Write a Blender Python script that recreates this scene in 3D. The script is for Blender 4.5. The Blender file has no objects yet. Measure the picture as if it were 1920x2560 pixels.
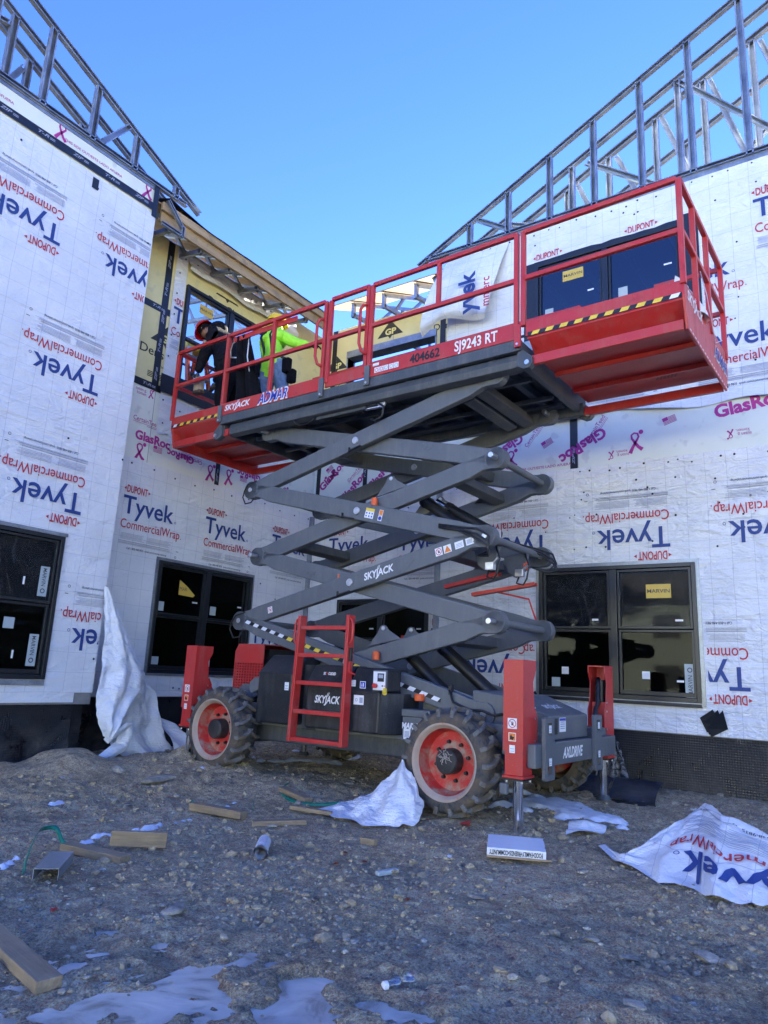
import bpy, bmesh, math, random
import numpy as np
from mathutils import Vector, Matrix
R = math.radians
random.seed(7)
rng = np.random.default_rng(7)
scene = bpy.context.scene
COL = scene.collection

# ------------------------------------------------------------------ camera, world, sun, exposure
cam = bpy.data.objects.new('camera', bpy.data.cameras.new('camera'))
COL.objects.link(cam)
cam.data.sensor_fit = 'VERTICAL'
cam.data.sensor_height = 36.0
cam.data.lens = 1775.0 / 2560.0 * 36.0
cam.data.clip_start = 0.05
cam.data.clip_end = 2000
cx_ = Vector((0.8268, 0.5606, 0.0457)); cy_ = Vector((-0.0876, 0.2086, -0.9741)); cz_ = Vector((-0.5556, 0.8014, 0.2216))
m3 = Matrix((cx_, -cy_, -cz_)).transposed()
cam.matrix_world = Matrix.Translation((0, 0, 1.15)) @ m3.to_4x4()
scene.camera = cam

SUN_AZ = -0.5     # degrees clockwise from +Y
SUN_EL = 15.0
world = bpy.data.worlds.new('World')
scene.world = world
world.use_nodes = True
wn = world.node_tree.nodes; wl = world.node_tree.links
wn.clear()
sky = wn.new('ShaderNodeTexSky'); sky.sky_type = 'NISHITA'; sky.sun_disc = False
sky.sun_elevation = R(SUN_EL); sky.sun_rotation = R(SUN_AZ)
sky.air_density = 1.0; sky.dust_density = 0.0; sky.ozone_density = 2.6; sky.altitude = 200
hs = wn.new('ShaderNodeHueSaturation'); hs.inputs['Saturation'].default_value = 1.26; hs.inputs['Hue'].default_value = 0.531
bg = wn.new('ShaderNodeBackground'); bg.inputs['Strength'].default_value = 0.06
wo = wn.new('ShaderNodeOutputWorld')
wl.new(sky.outputs[0], hs.inputs['Color']); wl.new(hs.outputs[0], bg.inputs[0]); wl.new(bg.outputs[0], wo.inputs[0])
sun = bpy.data.objects.new('sun', bpy.data.lights.new('sun', 'SUN'))
COL.objects.link(sun)
sun.data.energy = 5.0; sun.data.angle = R(0.5); sun.data.color = (1.0, 0.94, 0.82)
sd = Vector((math.sin(R(SUN_AZ)) * math.cos(R(SUN_EL)), math.cos(R(SUN_AZ)) * math.cos(R(SUN_EL)), math.sin(R(SUN_EL))))
sun.rotation_euler = sd.to_track_quat('Z', 'Y').to_euler()
sun.location = sd * 50
scene.view_settings.view_transform = 'Standard'
scene.view_settings.look = 'None'
scene.view_settings.exposure = 3.58
scene.view_settings.gamma = 1.0
scene.view_settings.use_curve_mapping = False
scene.render.engine = 'CYCLES'
scene.cycles.max_bounces = 8

# ------------------------------------------------------------------ helpers
def tag(o, label=None, cat=None, group=None, kind=None):
    if label: o['label'] = label
    if cat: o['category'] = cat
    if group: o['group'] = group
    if kind: o['kind'] = kind
    return o

def empty(name, loc=(0, 0, 0), rz=0, label=None, cat=None, group=None):
    o = bpy.data.objects.new(name, None)
    COL.objects.link(o)
    o.location = loc; o.rotation_euler = (0, 0, rz)
    o.empty_display_size = 0.1
    return tag(o, label, cat, group)

class MB:
    def __init__(s): s.v = []; s.f = []; s.mi = []
    def add(s, vs, fs, m=0):
        b = len(s.v)
        s.v += [tuple(v) for v in vs]
        s.f += [tuple(b + i for i in f) for f in fs]
        s.mi += [m] * len(fs)
        return s
    def box(s, lo, hi, m=0):
        x0, y0, z0 = lo; x1, y1, z1 = hi
        vs = [(x0,y0,z0),(x1,y0,z0),(x1,y1,z0),(x0,y1,z0),(x0,y0,z1),(x1,y0,z1),(x1,y1,z1),(x0,y1,z1)]
        return s.add(vs, [(0,3,2,1),(4,5,6,7),(0,1,5,4),(1,2,6,5),(2,3,7,6),(3,0,4,7)], m)
    def cbox(s, c, d, m=0):
        return s.box([c[i]-d[i]/2 for i in range(3)], [c[i]+d[i]/2 for i in range(3)], m)
    def beam(s, a, b, w, h, up=(0,0,1), m=0, off=(0,0)):
        a = Vector(a); b = Vector(b); d = (b-a).normalized(); up = Vector(up)
        sx = d.cross(up)
        if sx.length < 1e-4: sx = d.cross(Vector((1,0,0)))
        sx.normalize(); sz = sx.cross(d).normalized()
        o = sx*off[0] + sz*off[1]
        vs = []
        for p in (a, b):
            for i, j in ((-1,-1),(1,-1),(1,1),(-1,1)):
                vs.append(p + o + sx*(i*w/2) + sz*(j*h/2))
        return s.add(vs, [(0,3,2,1),(4,5,6,7),(0,1,5,4),(1,2,6,5),(2,3,7,6),(3,0,4,7)], m)
    def channel(s, a, b, w, h, up=(0,0,1), t=0.004, m=0, flip=1):
        # C stud: web on the -up side, flanges pointing +up
        s.beam(a, b, w, t, up, m, off=(0, -flip*(h-t)/2))
        s.beam(a, b, t, h-t, up, m, off=((w-t)/2, flip*t/2))
        s.beam(a, b, t, h-t, up, m, off=(-(w-t)/2, flip*t/2))
        s.beam(a, b, w*0.2, t, up, m, off=(w*0.38, flip*(h+t)/2))
        s.beam(a, b, w*0.2, t, up, m, off=(-w*0.38, flip*(h+t)/2))
        return s
    def cyl(s, a, b, r0, r1=None, n=16, m=0, caps=True):
        a = Vector(a); b = Vector(b); r1 = r0 if r1 is None else r1
        d = (b-a).normalized()
        u = d.orthogonal().normalized(); w = d.cross(u)
        vs = []
        for p, r in ((a, r0), (b, r1)):
            for i in range(n):
                t = 2*math.pi*i/n
                vs.append(p + u*(r*math.cos(t)) + w*(r*math.sin(t)))
        fs = [(i, (i+1) % n, n+(i+1) % n, n+i) for i in range(n)]
        if caps: fs += [tuple(range(n-1, -1, -1)), tuple(range(n, 2*n))]
        return s.add(vs, fs, m)
    def ring(s, c, axis, prof, n=40, m=0, close=False):
        # lathe: prof = [(r, along axis)]
        c = Vector(c); d = Vector(axis).normalized(); u = d.orthogonal().normalized(); w = d.cross(u)
        vs = []
        for r, t in prof:
            for i in range(n):
                a = 2*math.pi*i/n
                vs.append(c + d*t + u*(r*math.cos(a)) + w*(r*math.sin(a)))
        fs = []
        k = len(prof)
        for j in range(k-1 if not close else k):
            j2 = (j+1) % k
            for i in range(n):
                i2 = (i+1) % n
                fs.append((j*n+i, j*n+i2, j2*n+i2, j2*n+i))
        return s.add(vs, fs, m)
    def tube(s, pts, r, n=8, m=0, closed=False):
        P = [Vector(p) for p in pts]; k = len(P); vs = []
        prev = None
        for i, p in enumerate(P):
            if closed: d = P[(i+1) % k]-P[i-1]
            else: d = (P[min(i+1, k-1)]-P[max(i-1, 0)])
            d.normalize()
            if prev is None: u = d.orthogonal().normalized()
            else:
                u = prev - d*prev.dot(d)
                u = u.normalized() if u.length > 1e-5 else d.orthogonal().normalized()
            prev = u; w = d.cross(u)
            rr = r[i] if isinstance(r, (list, tuple)) else r
            for j in range(n):
                t = 2*math.pi*j/n
                vs.append(p + u*(rr*math.cos(t)) + w*(rr*math.sin(t)))
        fs = []
        for i in range(k if closed else k-1):
            i2 = (i+1) % k
            for j in range(n):
                j2 = (j+1) % n
                fs.append((i*n+j, i*n+j2, i2*n+j2, i2*n+j))
        if not closed: fs += [tuple(range(n-1, -1, -1)), tuple((k-1)*n+j for j in range(n))]
        return s.add(vs, fs, m)
    def prism(s, poly, y0, y1, m=0, plane='xz'):
        n = len(poly)
        def P(p, y):
            if plane == 'xz': return (p[0], y, p[1])
            if plane == 'yz': return (y, p[0], p[1])
            return (p[0], p[1], y)
        vs = [P(p, y0) for p in poly] + [P(p, y1) for p in poly]
        fs = [tuple(range(n)), tuple(range(2*n-1, n-1, -1))] + [(i, n+i, n+(i+1) % n, (i+1) % n) for i in range(n)]
        return s.add(vs, fs, m)
    def mesh(s, name, mats):
        me = bpy.data.meshes.new(name)
        me.from_pydata(s.v, [], s.f)
        if not isinstance(mats, (list, tuple)): mats = [mats]
        for m in mats: me.materials.append(m)
        if len(mats) > 1: me.polygons.foreach_set('material_index', s.mi)
        bm = bmesh.new(); bm.from_mesh(me); bmesh.ops.recalc_face_normals(bm, faces=bm.faces); bm.to_mesh(me); bm.free()
        me.update()
        return me
    def build(s, name, mats, parent=None, bevel=0, smooth=False, seg=2):
        return link(s.mesh(name, mats), name, parent, bevel, smooth, seg)

def link(me, name, parent=None, bevel=0, smooth=False, seg=2):
    o = bpy.data.objects.new(name, me)
    COL.objects.link(o)
    if parent: o.parent = parent
    if smooth:
        me.polygons.foreach_set('use_smooth', [True]*len(me.polygons))
        if smooth == 'auto':
            me.set_sharp_from_angle(angle=R(35))
    if bevel:
        b = o.modifiers.new('bevel', 'BEVEL'); b.width = bevel; b.segments = seg; b.limit_method = 'ANGLE'; b.angle_limit = R(40)
    return o

def copy_tree(o, parent=None):
    c = o.copy(); COL.objects.link(c); c.parent = parent
    for ch in list(o.children): copy_tree(ch, c)
    return c

# ---- numpy value noise
_perm = rng.random((256, 256))
def vnoise(x, y):
    x = np.asarray(x, float); y = np.asarray(y, float)
    xi = np.floor(x).astype(int); yi = np.floor(y).astype(int)
    fx = x-xi; fy = y-yi
    fx = fx*fx*(3-2*fx); fy = fy*fy*(3-2*fy)
    g = lambda a, b: _perm[a & 255, b & 255]
    return (g(xi, yi)*(1-fx)+g(xi+1, yi)*fx)*(1-fy) + (g(xi, yi+1)*(1-fx)+g(xi+1, yi+1)*fx)*fy - 0.5
def fbm(x, y, oct=4, lac=2.03, gain=0.5):
    t = 0; a = 1
    for i in range(oct):
        t = t + a*vnoise(np.asarray(x)*lac**i + 17.3*i, np.asarray(y)*lac**i + 9.1*i); a *= gain
    return t
def ss(a, b, x):
    t = np.clip((x-a)/(b-a), 0, 1); return t*t*(3-2*t)

# ------------------------------------------------------------------ materials
def newmat(name):
    m = bpy.data.materials.new(name); m.use_nodes = True
    return m, m.node_tree.nodes, m.node_tree.links, m.node_tree.nodes['Principled BSDF']
def noise(n, l, scale, detail=4, rough=0.6, co=None, dist=0):
    t = n.new('ShaderNodeTexNoise'); t.inputs['Scale'].default_value = scale
    t.inputs['Detail'].default_value = detail; t.inputs['Roughness'].default_value = rough; t.inputs['Distortion'].default_value = dist
    if co is not None: l.new(co, t.inputs['Vector'])
    return t.outputs['Fac']
def ramp(n, l, fac, stops):
    r = n.new('ShaderNodeValToRGB'); e = r.color_ramp.elements
    while len(e) > 1: e.remove(e[0])
    e[0].position = stops[0][0]; e[0].color = (*stops[0][1], 1)
    for p, c in stops[1:]:
        q = e.new(p); q.color = (*c, 1)
    l.new(fac, r.inputs[0])
    return r.outputs[0]
def mixc(n, l, fac, a, b, mode='MIX'):
    x = n.new('ShaderNodeMix'); x.data_type = 'RGBA'; x.blend_type = mode
    for i, v in ((0, fac), (6, a), (7, b)):
        if isinstance(v, (int, float)): x.inputs[i].default_value = v
        elif isinstance(v, tuple): x.inputs[i].default_value = (*v, 1)
        else: l.new(v, x.inputs[i])
    return x.outputs[2]
def math_(n, l, op, a, b=None):
    x = n.new('ShaderNodeMath'); x.operation = op
    for i, v in ((0, a), (1, b)):
        if v is None: continue
        if isinstance(v, (int, float)): x.inputs[i].default_value = v
        else: l.new(v, x.inputs[i])
    return x.outputs[0]
def bump(n, l, bsdf, h, strength=0.3, dist=0.01):
    b = n.new('ShaderNodeBump'); b.inputs['Strength'].default_value = strength; b.inputs['Distance'].default_value = dist
    l.new(h, b.inputs['Height']); l.new(b.outputs[0], bsdf.inputs['Normal'])
def objco(n):
    return n.new('ShaderNodeTexCoord').outputs['Object']
def geomco(n):
    return n.new('ShaderNodeNewGeometry').outputs['Position']

def plain(name, col, rough=0.6, metal=0.0, bumps=None, var=0.15, spec=0.5, scale=20):
    m, n, l, b = newmat(name)
    co = objco(n)
    f = noise(n, l, scale, 5, 0.65, co)
    dark = tuple(c*(1-var) for c in col); lite = tuple(min(1, c*(1+var)) for c in col)
    l.new(ramp(n, l, f, [(0.3, dark), (0.7, lite)]), b.inputs['Base Color'])
    b.inputs['Roughness'].default_value = rough; b.inputs['Metallic'].default_value = metal
    b.inputs['Specular IOR Level'].default_value = spec
    if bumps: bump(n, l, b, noise(n, l, bumps[0], 4, 0.6, co), bumps[1], bumps[2])
    return m

def painted(name, col, dust=(0.16, 0.14, 0.12), dust_amt=0.35, rough=0.38, streak=True):
    m, n, l, b = newmat(name)
    co = geomco(n)
    mp = n.new('ShaderNodeMapping'); mp.inputs['Scale'].default_value = (9, 9, 1.2); l.new(co, mp.inputs[0])
    f1 = noise(n, l, 3.0, 6, 0.7, co)
    f2 = noise(n, l, 1.6, 5, 0.7, mp.outputs[0])
    spk = noise(n, l, 95, 3, 0.6, co)
    f = math_(n, l, 'MULTIPLY', f1, f2 if streak else 0.6)
    fr = ramp(n, l, f, [(0.22, (0, 0, 0)), (0.48, (1, 1, 1))])
    c = mixc(n, l, math_(n, l, 'MULTIPLY', fr, dust_amt), col, dust)
    gr_ = noise(n, l, 5.5, 6, 0.75, co, dist=0.6)
    c = mixc(n, l, math_(n, l, 'MULTIPLY', ramp(n, l, gr_, [(0.60, (0, 0, 0)), (0.70, (1, 1, 1))]), 0.45), c, tuple(x*0.35 for x in col))
    sp = ramp(n, l, spk, [(0.68, (0, 0, 0)), (0.72, (1, 1, 1))])
    c = mixc(n, l, math_(n, l, 'MULTIPLY', sp, 0.5), c, (0.35, 0.33, 0.3))
    l.new(c, b.inputs['Base Color'])
    rr = math_(n, l, 'ADD', math_(n, l, 'MULTIPLY', fr, 0.3), rough)
    l.new(rr, b.inputs['Roughness'])
    bump(n, l, b, noise(n, l, 60, 3, 0.5, co), 0.05, 0.002)
    return m

M = {}
M['red'] = painted('red_paint', (0.50, 0.026, 0.023), dust=(0.34, 0.14, 0.11), dust_amt=0.55)
M['grey'] = painted('grey_paint', (0.105, 0.114, 0.124), dust=(0.22, 0.215, 0.20), dust_amt=0.45, rough=0.42)
M['deckgrey'] = painted('dark_grey_paint', (0.06, 0.068, 0.078), dust=(0.2, 0.19, 0.18), dust_amt=0.6, rough=0.5)
M['black'] = painted('black_cover', (0.012, 0.013, 0.016), dust=(0.11, 0.11, 0.11), dust_amt=0.55, rough=0.42)
M['hose'] = plain('black_hose', (0.012, 0.012, 0.013), 0.45)
M['steel'] = plain('chrome_rod', (0.75, 0.76, 0.78), 0.12, 1.0, var=0.04)
M['zinc'] = plain('zinc_bolt', (0.6, 0.6, 0.62), 0.35, 0.9, var=0.15)
M['orange'] = plain('orange_plastic', (0.75, 0.11, 0.02), 0.45)
M['white'] = plain('white_decal', (0.78, 0.78, 0.78), 0.5, var=0.03)
M['decalblack'] = plain('black_decal', (0.01, 0.01, 0.012), 0.5, var=0.1)
M['decalblue'] = plain('blue_decal', (0.01, 0.03, 0.35), 0.4, var=0.05)
M['decalred'] = plain('red_decal', (0.62, 0.03, 0.03), 0.5, var=0.05)
M['decalorange'] = plain('orange_decal', (0.8, 0.22, 0.03), 0.5, var=0.05)
M['yellow'] = plain('yellow_decal', (0.78, 0.55, 0.05), 0.5, var=0.08)
M['paleyellow'] = plain('pale_yellow_tape', (0.75, 0.66, 0.25), 0.5, var=0.08)
M['wframe'] = plain('black_window_frame', (0.012, 0.014, 0.018), 0.35, var=0.1)
M['tape'] = plain('black_flashing_tape', (0.008, 0.010, 0.016), 0.42, bumps=(30, 0.3, 0.004), var=0.3)
M['navy'] = plain('navy_print', (0.018, 0.05, 0.22), 0.6, var=0.08)
M['redprint'] = plain('red_print', (0.48, 0.03, 0.045), 0.6, var=0.08)
M['greyprint'] = plain('grey_print', (0.36, 0.38, 0.46), 0.6, var=0.05)
M['darkprint'] = plain('dark_print', (0.05, 0.05, 0.07), 0.6, var=0.05)
M['magenta'] = plain('magenta_print', (0.45, 0.03, 0.24), 0.6, var=0.12, scale=6)
M['blackprint'] = plain('black_print', (0.035, 0.034, 0.03), 0.7, var=0.4, scale=40)
M['cloth_black'] = plain('black_fabric', (0.006, 0.006, 0.008), 0.9, bumps=(45, 0.5, 0.01), var=0.4, spec=0.15)
M['camo'] = plain('black_patterned_fabric', (0.010, 0.009, 0.012), 0.9, bumps=(30, 0.7, 0.012), var=0.9, scale=35, spec=0.15)
M['lime'] = plain('lime_fabric', (0.42, 0.95, 0.05), 0.8, bumps=(14, 0.9, 0.02), var=0.12, scale=9)
M['denim'] = plain('blue_denim', (0.15, 0.22, 0.34), 0.85, bumps=(25, 0.8, 0.012), var=0.35, scale=14)
M['skin'] = plain('skin', (0.22, 0.10, 0.06), 0.55, var=0.1)
M['hatred'] = plain('red_hard_hat', (0.55, 0.012, 0.02), 0.18, var=0.05)
M['hatyellow'] = plain('yellow_hard_hat', (0.85, 0.55, 0.02), 0.25, var=0.05)
M['canvas'] = plain('tan_canvas', (0.32, 0.25, 0.17), 0.85, bumps=(30, 0.4, 0.01), var=0.2)
M['green'] = plain('green_strap', (0.0, 0.16, 0.10), 0.4, var=0.2)
M['concrete'] = plain('concrete', (0.22, 0.21, 0.2), 0.9, bumps=(25, 0.4, 0.01), var=0.2, scale=5)
M['brownwall'] = plain('bare_woods', (0.06, 0.048, 0.036), 0.9, var=0.5, scale=0.4)
M['mudlite'] = plain('dry_mud', (0.38, 0.33, 0.27), 0.9)
M['darkroom'] = plain('room_shade_dark', (0.06, 0.056, 0.05), 0.9, var=0.2, scale=3)  # room shade put into the colour of slabs, walls and ceilings

def wood(name, c0, c1, stretch=(2, 25, 25)):
    m, n, l, b = newmat(name)
    mp = n.new('ShaderNodeMapping'); mp.inputs['Scale'].default_value = stretch; l.new(objco(n), mp.inputs[0])
    f = noise(n, l, 1.0, 7, 0.65, mp.outputs[0], dist=0.6)
    f2 = noise(n, l, 0.5, 3, 0.5, mp.outputs[0])
    c = ramp(n, l, f, [(0.25, c0), (0.55, tuple((a+b_)/2 for a, b_ in zip(c0, c1))), (0.75, c1)])
    c = mixc(n, l, math_(n, l, 'MULTIPLY', f2, 0.35), c, tuple(x*0.55 for x in c0))
    st = noise(n, l, 6, 4, 0.7, objco(n))
    c = mixc(n, l, math_(n, l, 'MULTIPLY', ramp(n, l, st, [(0.5, (0, 0, 0)), (0.65, (1, 1, 1))]), 0.4), c, (0.13, 0.11, 0.085))
    l.new(c, b.inputs['Base Color']); b.inputs['Roughness'].default_value = 0.75
    bump(n, l, b, f, 0.35, 0.004)
    return m
M['lumber'] = wood('sawn_lumber', (0.20, 0.135, 0.075), (0.50, 0.385, 0.235), (3, 45, 45))
M['fascia'] = wood('fascia_lumber', (0.36, 0.24, 0.12), (0.58, 0.42, 0.23), (25, 2, 25))
M['ply'] = wood('plywood', (0.36, 0.22, 0.10), (0.55, 0.37, 0.19), (3, 3, 20))

M['card'] = plain('brown_cardboard', (0.34, 0.24, 0.15), 0.85, var=0.1)
M['tarp'] = plain('dusty_black_sheet', (0.022, 0.026, 0.040), 0.4, bumps=(14, 0.5, 0.02), var=0.6, scale=5)
M['leaf'] = plain('rust_leaf', (0.30, 0.06, 0.02), 0.7, var=0.3)
M['pinkred'] = plain('pink_red_plastic', (0.60, 0.09, 0.07), 0.5, var=0.2)
M['greyglove'] = plain('grey_glove', (0.07, 0.065, 0.065), 0.8, var=0.4)
M['leather'] = plain('dark_leather', (0.06, 0.035, 0.02), 0.6, var=0.3)
def frayedm():
    m, n, l, b = newmat('frayed_membrane')
    f = noise(n, l, 7, 8, 0.8, geomco(n), dist=1.5)
    l.new(ramp(n, l, f, [(0.45, (0.02, 0.02, 0.02)), (0.6, (0.22, 0.21, 0.20))]), b.inputs['Base Color'])
    l.new(ramp(n, l, f, [(0.44, (0, 0, 0)), (0.5, (1, 1, 1))]), b.inputs['Alpha'])
    return m
M['frayed'] = frayedm()
def tyvek(name, axis, grid=0.208, wr=0.35, lines=True, satin=0.42):
    m, n, l, b = newmat(name)
    co = geomco(n)
    sep = n.new('ShaderNodeSeparateXYZ'); l.new(co, sep.inputs[0])
    def line(out, off, w):
        a = math_(n, l, 'ADD', math_(n, l, 'DIVIDE', out, grid), off)
        fr = math_(n, l, 'FRACT', a)
        return math_(n, l, 'LESS_THAN', fr, w/grid)
    wob = math_(n, l, 'MULTIPLY', noise(n, l, 1.3, 2, 0.5, co), 0.05)
    u = math_(n, l, 'ADD', sep.outputs[axis], wob)
    z = math_(n, l, 'ADD', sep.outputs[2], math_(n, l, 'MULTIPLY', wob, -0.7))
    g = math_(n, l, 'MAXIMUM', line(u, 0.37, 0.0042), line(z, 0.21, 0.0036))
    f = noise(n, l, 2.2, 4, 0.6, co)
    base = ramp(n, l, f, [(0.3, (0.66, 0.675, 0.70)), (0.75, (0.80, 0.805, 0.81))])
    fine = noise(n, l, 70, 3, 0.7, co)
    base = mixc(n, l, 0.10, base, ramp(n, l, fine, [(0.3, (0.55, 0.57, 0.6)), (0.7, (1, 1, 1))]))
    if lines:
        base = mixc(n, l, math_(n, l, 'MULTIPLY', g, 0.45), base, (0.22, 0.24, 0.30))
    l.new(base, b.inputs['Base Color'])
    b.inputs['Roughness'].default_value = satin
    b.inputs['Specular IOR Level'].default_value = 0.55
    mp = n.new('ShaderNodeMapping'); mp.inputs['Rotation'].default_value = (0.4, 0.5, 0.3); mp.inputs['Scale'].default_value = (1, 1, 1.8); l.new(co, mp.inputs[0])
    w1 = noise(n, l, 3.2, 5, 0.55, mp.outputs[0], dist=1.2)
    w2 = noise(n, l, 14, 4, 0.6, co, dist=0.8)
    mp3 = n.new('ShaderNodeMapping'); mp3.inputs['Rotation'].default_value = (0.2, 0.6, 0.2); mp3.inputs['Scale'].default_value = (0.7, 0.7, 4.0); l.new(co, mp3.inputs[0])
    w3 = noise(n, l, 2.0, 4, 0.6, mp3.outputs[0], dist=0.8)
    h = math_(n, l, 'ADD', math_(n, l, 'ADD', math_(n, l, 'MULTIPLY', w1, 0.8), math_(n, l, 'MULTIPLY', w3, 0.6)), math_(n, l, 'MULTIPLY', w2, 0.25))
    bump(n, l, b, h, wr, 0.08)
    return m
M['tyvekL'] = tyvek('house_wrap_left', 1, wr=0.42)
M['tyvekR'] = tyvek('house_wrap_right', 0, wr=0.8)
M['tyvekR2'] = tyvek('house_wrap_upper', 0, wr=0.55)
M['tyvekG'] = tyvek('house_wrap_loose', 0, wr=0.6)
M['tyvekS'] = tyvek('house_wrap_sheet', 0, wr=0.45, grid=0.19)
M['tyvekP'] = tyvek('house_wrap_back_side', 0, wr=0.6, lines=False)

def board(name, c0, c1, blot, bl_amt=0.25):
    m, n, l, b = newmat(name)
    co = geomco(n)
    f = noise(n, l, 1.5, 4, 0.6, co)
    c = ramp(n, l, f, [(0.3, c0), (0.7, c1)])
    s = noise(n, l, 7, 2, 0.4, co)
    c = mixc(n, l, math_(n, l, 'MULTIPLY', ramp(n, l, s, [(0.62, (0, 0, 0)), (0.70, (1, 1, 1))]), bl_amt), c, blot)
    l.new(c, b.inputs['Base Color']); b.inputs['Roughness'].default_value = 0.85
    bump(n, l, b, noise(n, l, 120, 3, 0.6, co), 0.12, 0.002)
    return m
M['dens'] = board('yellow_sheathing', (0.66, 0.57, 0.27), (0.78, 0.70, 0.36), (0.42, 0.42, 0.34))
M['bounce_board'] = board('bounce_wall_sheathing', (0.38, 0.42, 0.33), (0.46, 0.50, 0.40), (0.36, 0.36, 0.3))  # colour mixed to tint the light bounced off the added building
M['glas'] = board('white_sheathing', (0.69, 0.72, 0.64), (0.78, 0.80, 0.72), (0.45, 0.42, 0.42), 0.35)

def galv():
    m, n, l, b = newmat('galvanised_steel')
    co = objco(n)
    f = noise(n, l, 5, 3, 0.5, co)
    g = noise(n, l, 45, 3, 0.6, co)
    c = ramp(n, l, f, [(0.3, (0.20, 0.22, 0.25)), (0.7, (0.34, 0.37, 0.41))])
    c = mixc(n, l, 0.25, c, ramp(n, l, g, [(0.35, (0.3,)*3), (0.65, (0.7,)*3)]), 'OVERLAY')
    l.new(c, b.inputs['Base Color']); b.inputs['Metallic'].default_value = 0.55
    l.new(ramp(n, l, f, [(0.3, (0.30,)*3), (0.7, (0.42,)*3)]), b.inputs['Roughness'])
    return m
M['galv'] = galv()

def membrane():
    m, n, l, b = newmat('dampproof_membrane')
    co = geomco(n)
    sep = n.new('ShaderNodeSeparateXYZ'); l.new(co, sep.inputs[0])
    s = math_(n, l, 'SINE', math_(n, l, 'MULTIPLY', sep.outputs[2], 260))
    s2 = math_(n, l, 'SINE', math_(n, l, 'MULTIPLY', math_(n, l, 'ADD', sep.outputs[0], sep.outputs[1]), 260))
    f = noise(n, l, 4, 6, 0.75, co, dist=0.5)
    hgt = math_(n, l, 'MULTIPLY', math_(n, l, 'SUBTRACT', 0.55, sep.outputs[2]), 0.35)
    k = math_(n, l, 'ADD', f, hgt)
    c = ramp(n, l, k, [(0.5, (0.008, 0.008, 0.010)), (0.64, (0.03, 0.028, 0.025)), (0.85, (0.12, 0.10, 0.08))])
    l.new(c, b.inputs['Base Color'])
    l.new(ramp(n, l, f, [(0.4, (0.25,)*3), (0.6, (0.7,)*3)]), b.inputs['Roughness'])
    bump(n, l, b, math_(n, l, 'ADD', math_(n, l, 'MULTIPLY', math_(n, l, 'ADD', s, s2), 0.1), f), 0.6, 0.012)
    return m
M['membrane'] = membrane()

def rubber():
    m, n, l, b = newmat('muddy_tyre_rubber')
    co = objco(n)
    f = noise(n, l, 7, 7, 0.72, co, dist=0.4)
    c = ramp(n, l, f, [(0.38, (0.03, 0.03, 0.032)), (0.46, (0.075, 0.07, 0.065)), (0.54, (0.11, 0.082, 0.055)), (0.70, (0.17, 0.13, 0.09))])
    l.new(c, b.inputs['Base Color']); b.inputs['Roughness'].default_value = 0.85
    bump(n, l, b, f, 0.7, 0.02)
    return m
M['rubber'] = rubber()
def lugm():
    m, n, l, b = newmat('worn_tread_rubber')
    f = noise(n, l, 9, 6, 0.7, objco(n))
    c = ramp(n, l, f, [(0.35, (0.06, 0.06, 0.06)), (0.46, (0.16, 0.158, 0.15)), (0.56, (0.12, 0.092, 0.062)), (0.70, (0.16, 0.125, 0.085))])
    l.new(c, b.inputs['Base Color']); b.inputs['Roughness'].default_value = 0.8
    bump(n, l, b, f, 0.5, 0.01)
    return m
M['lug'] = lugm()
def rimm():
    m, n, l, b = newmat('dusty_red_rim')
    co = objco(n)
    f = noise(n, l, 6, 6, 0.7, co, dist=0.5)
    c = ramp(n, l, f, [(0.48, (0.50, 0.028, 0.022)), (0.58, (0.40, 0.13, 0.09)), (0.68, (0.33, 0.26, 0.20))])
    l.new(c, b.inputs['Base Color']); b.inputs['Roughness'].default_value = 0.6
    return m
M['rim'] = rimm()
def rimdust():
    m, n, l, b = newmat('mud_caked_rim')
    f = noise(n, l, 5, 6, 0.7, objco(n), dist=0.5)
    c = ramp(n, l, f, [(0.30, (0.50, 0.04, 0.035)), (0.38, (0.40, 0.27, 0.20)), (0.7, (0.42, 0.37, 0.29))])
    l.new(c, b.inputs['Base Color']); b.inputs['Roughness'].default_value = 0.8
    return m
M['rimdust'] = rimdust()

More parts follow.
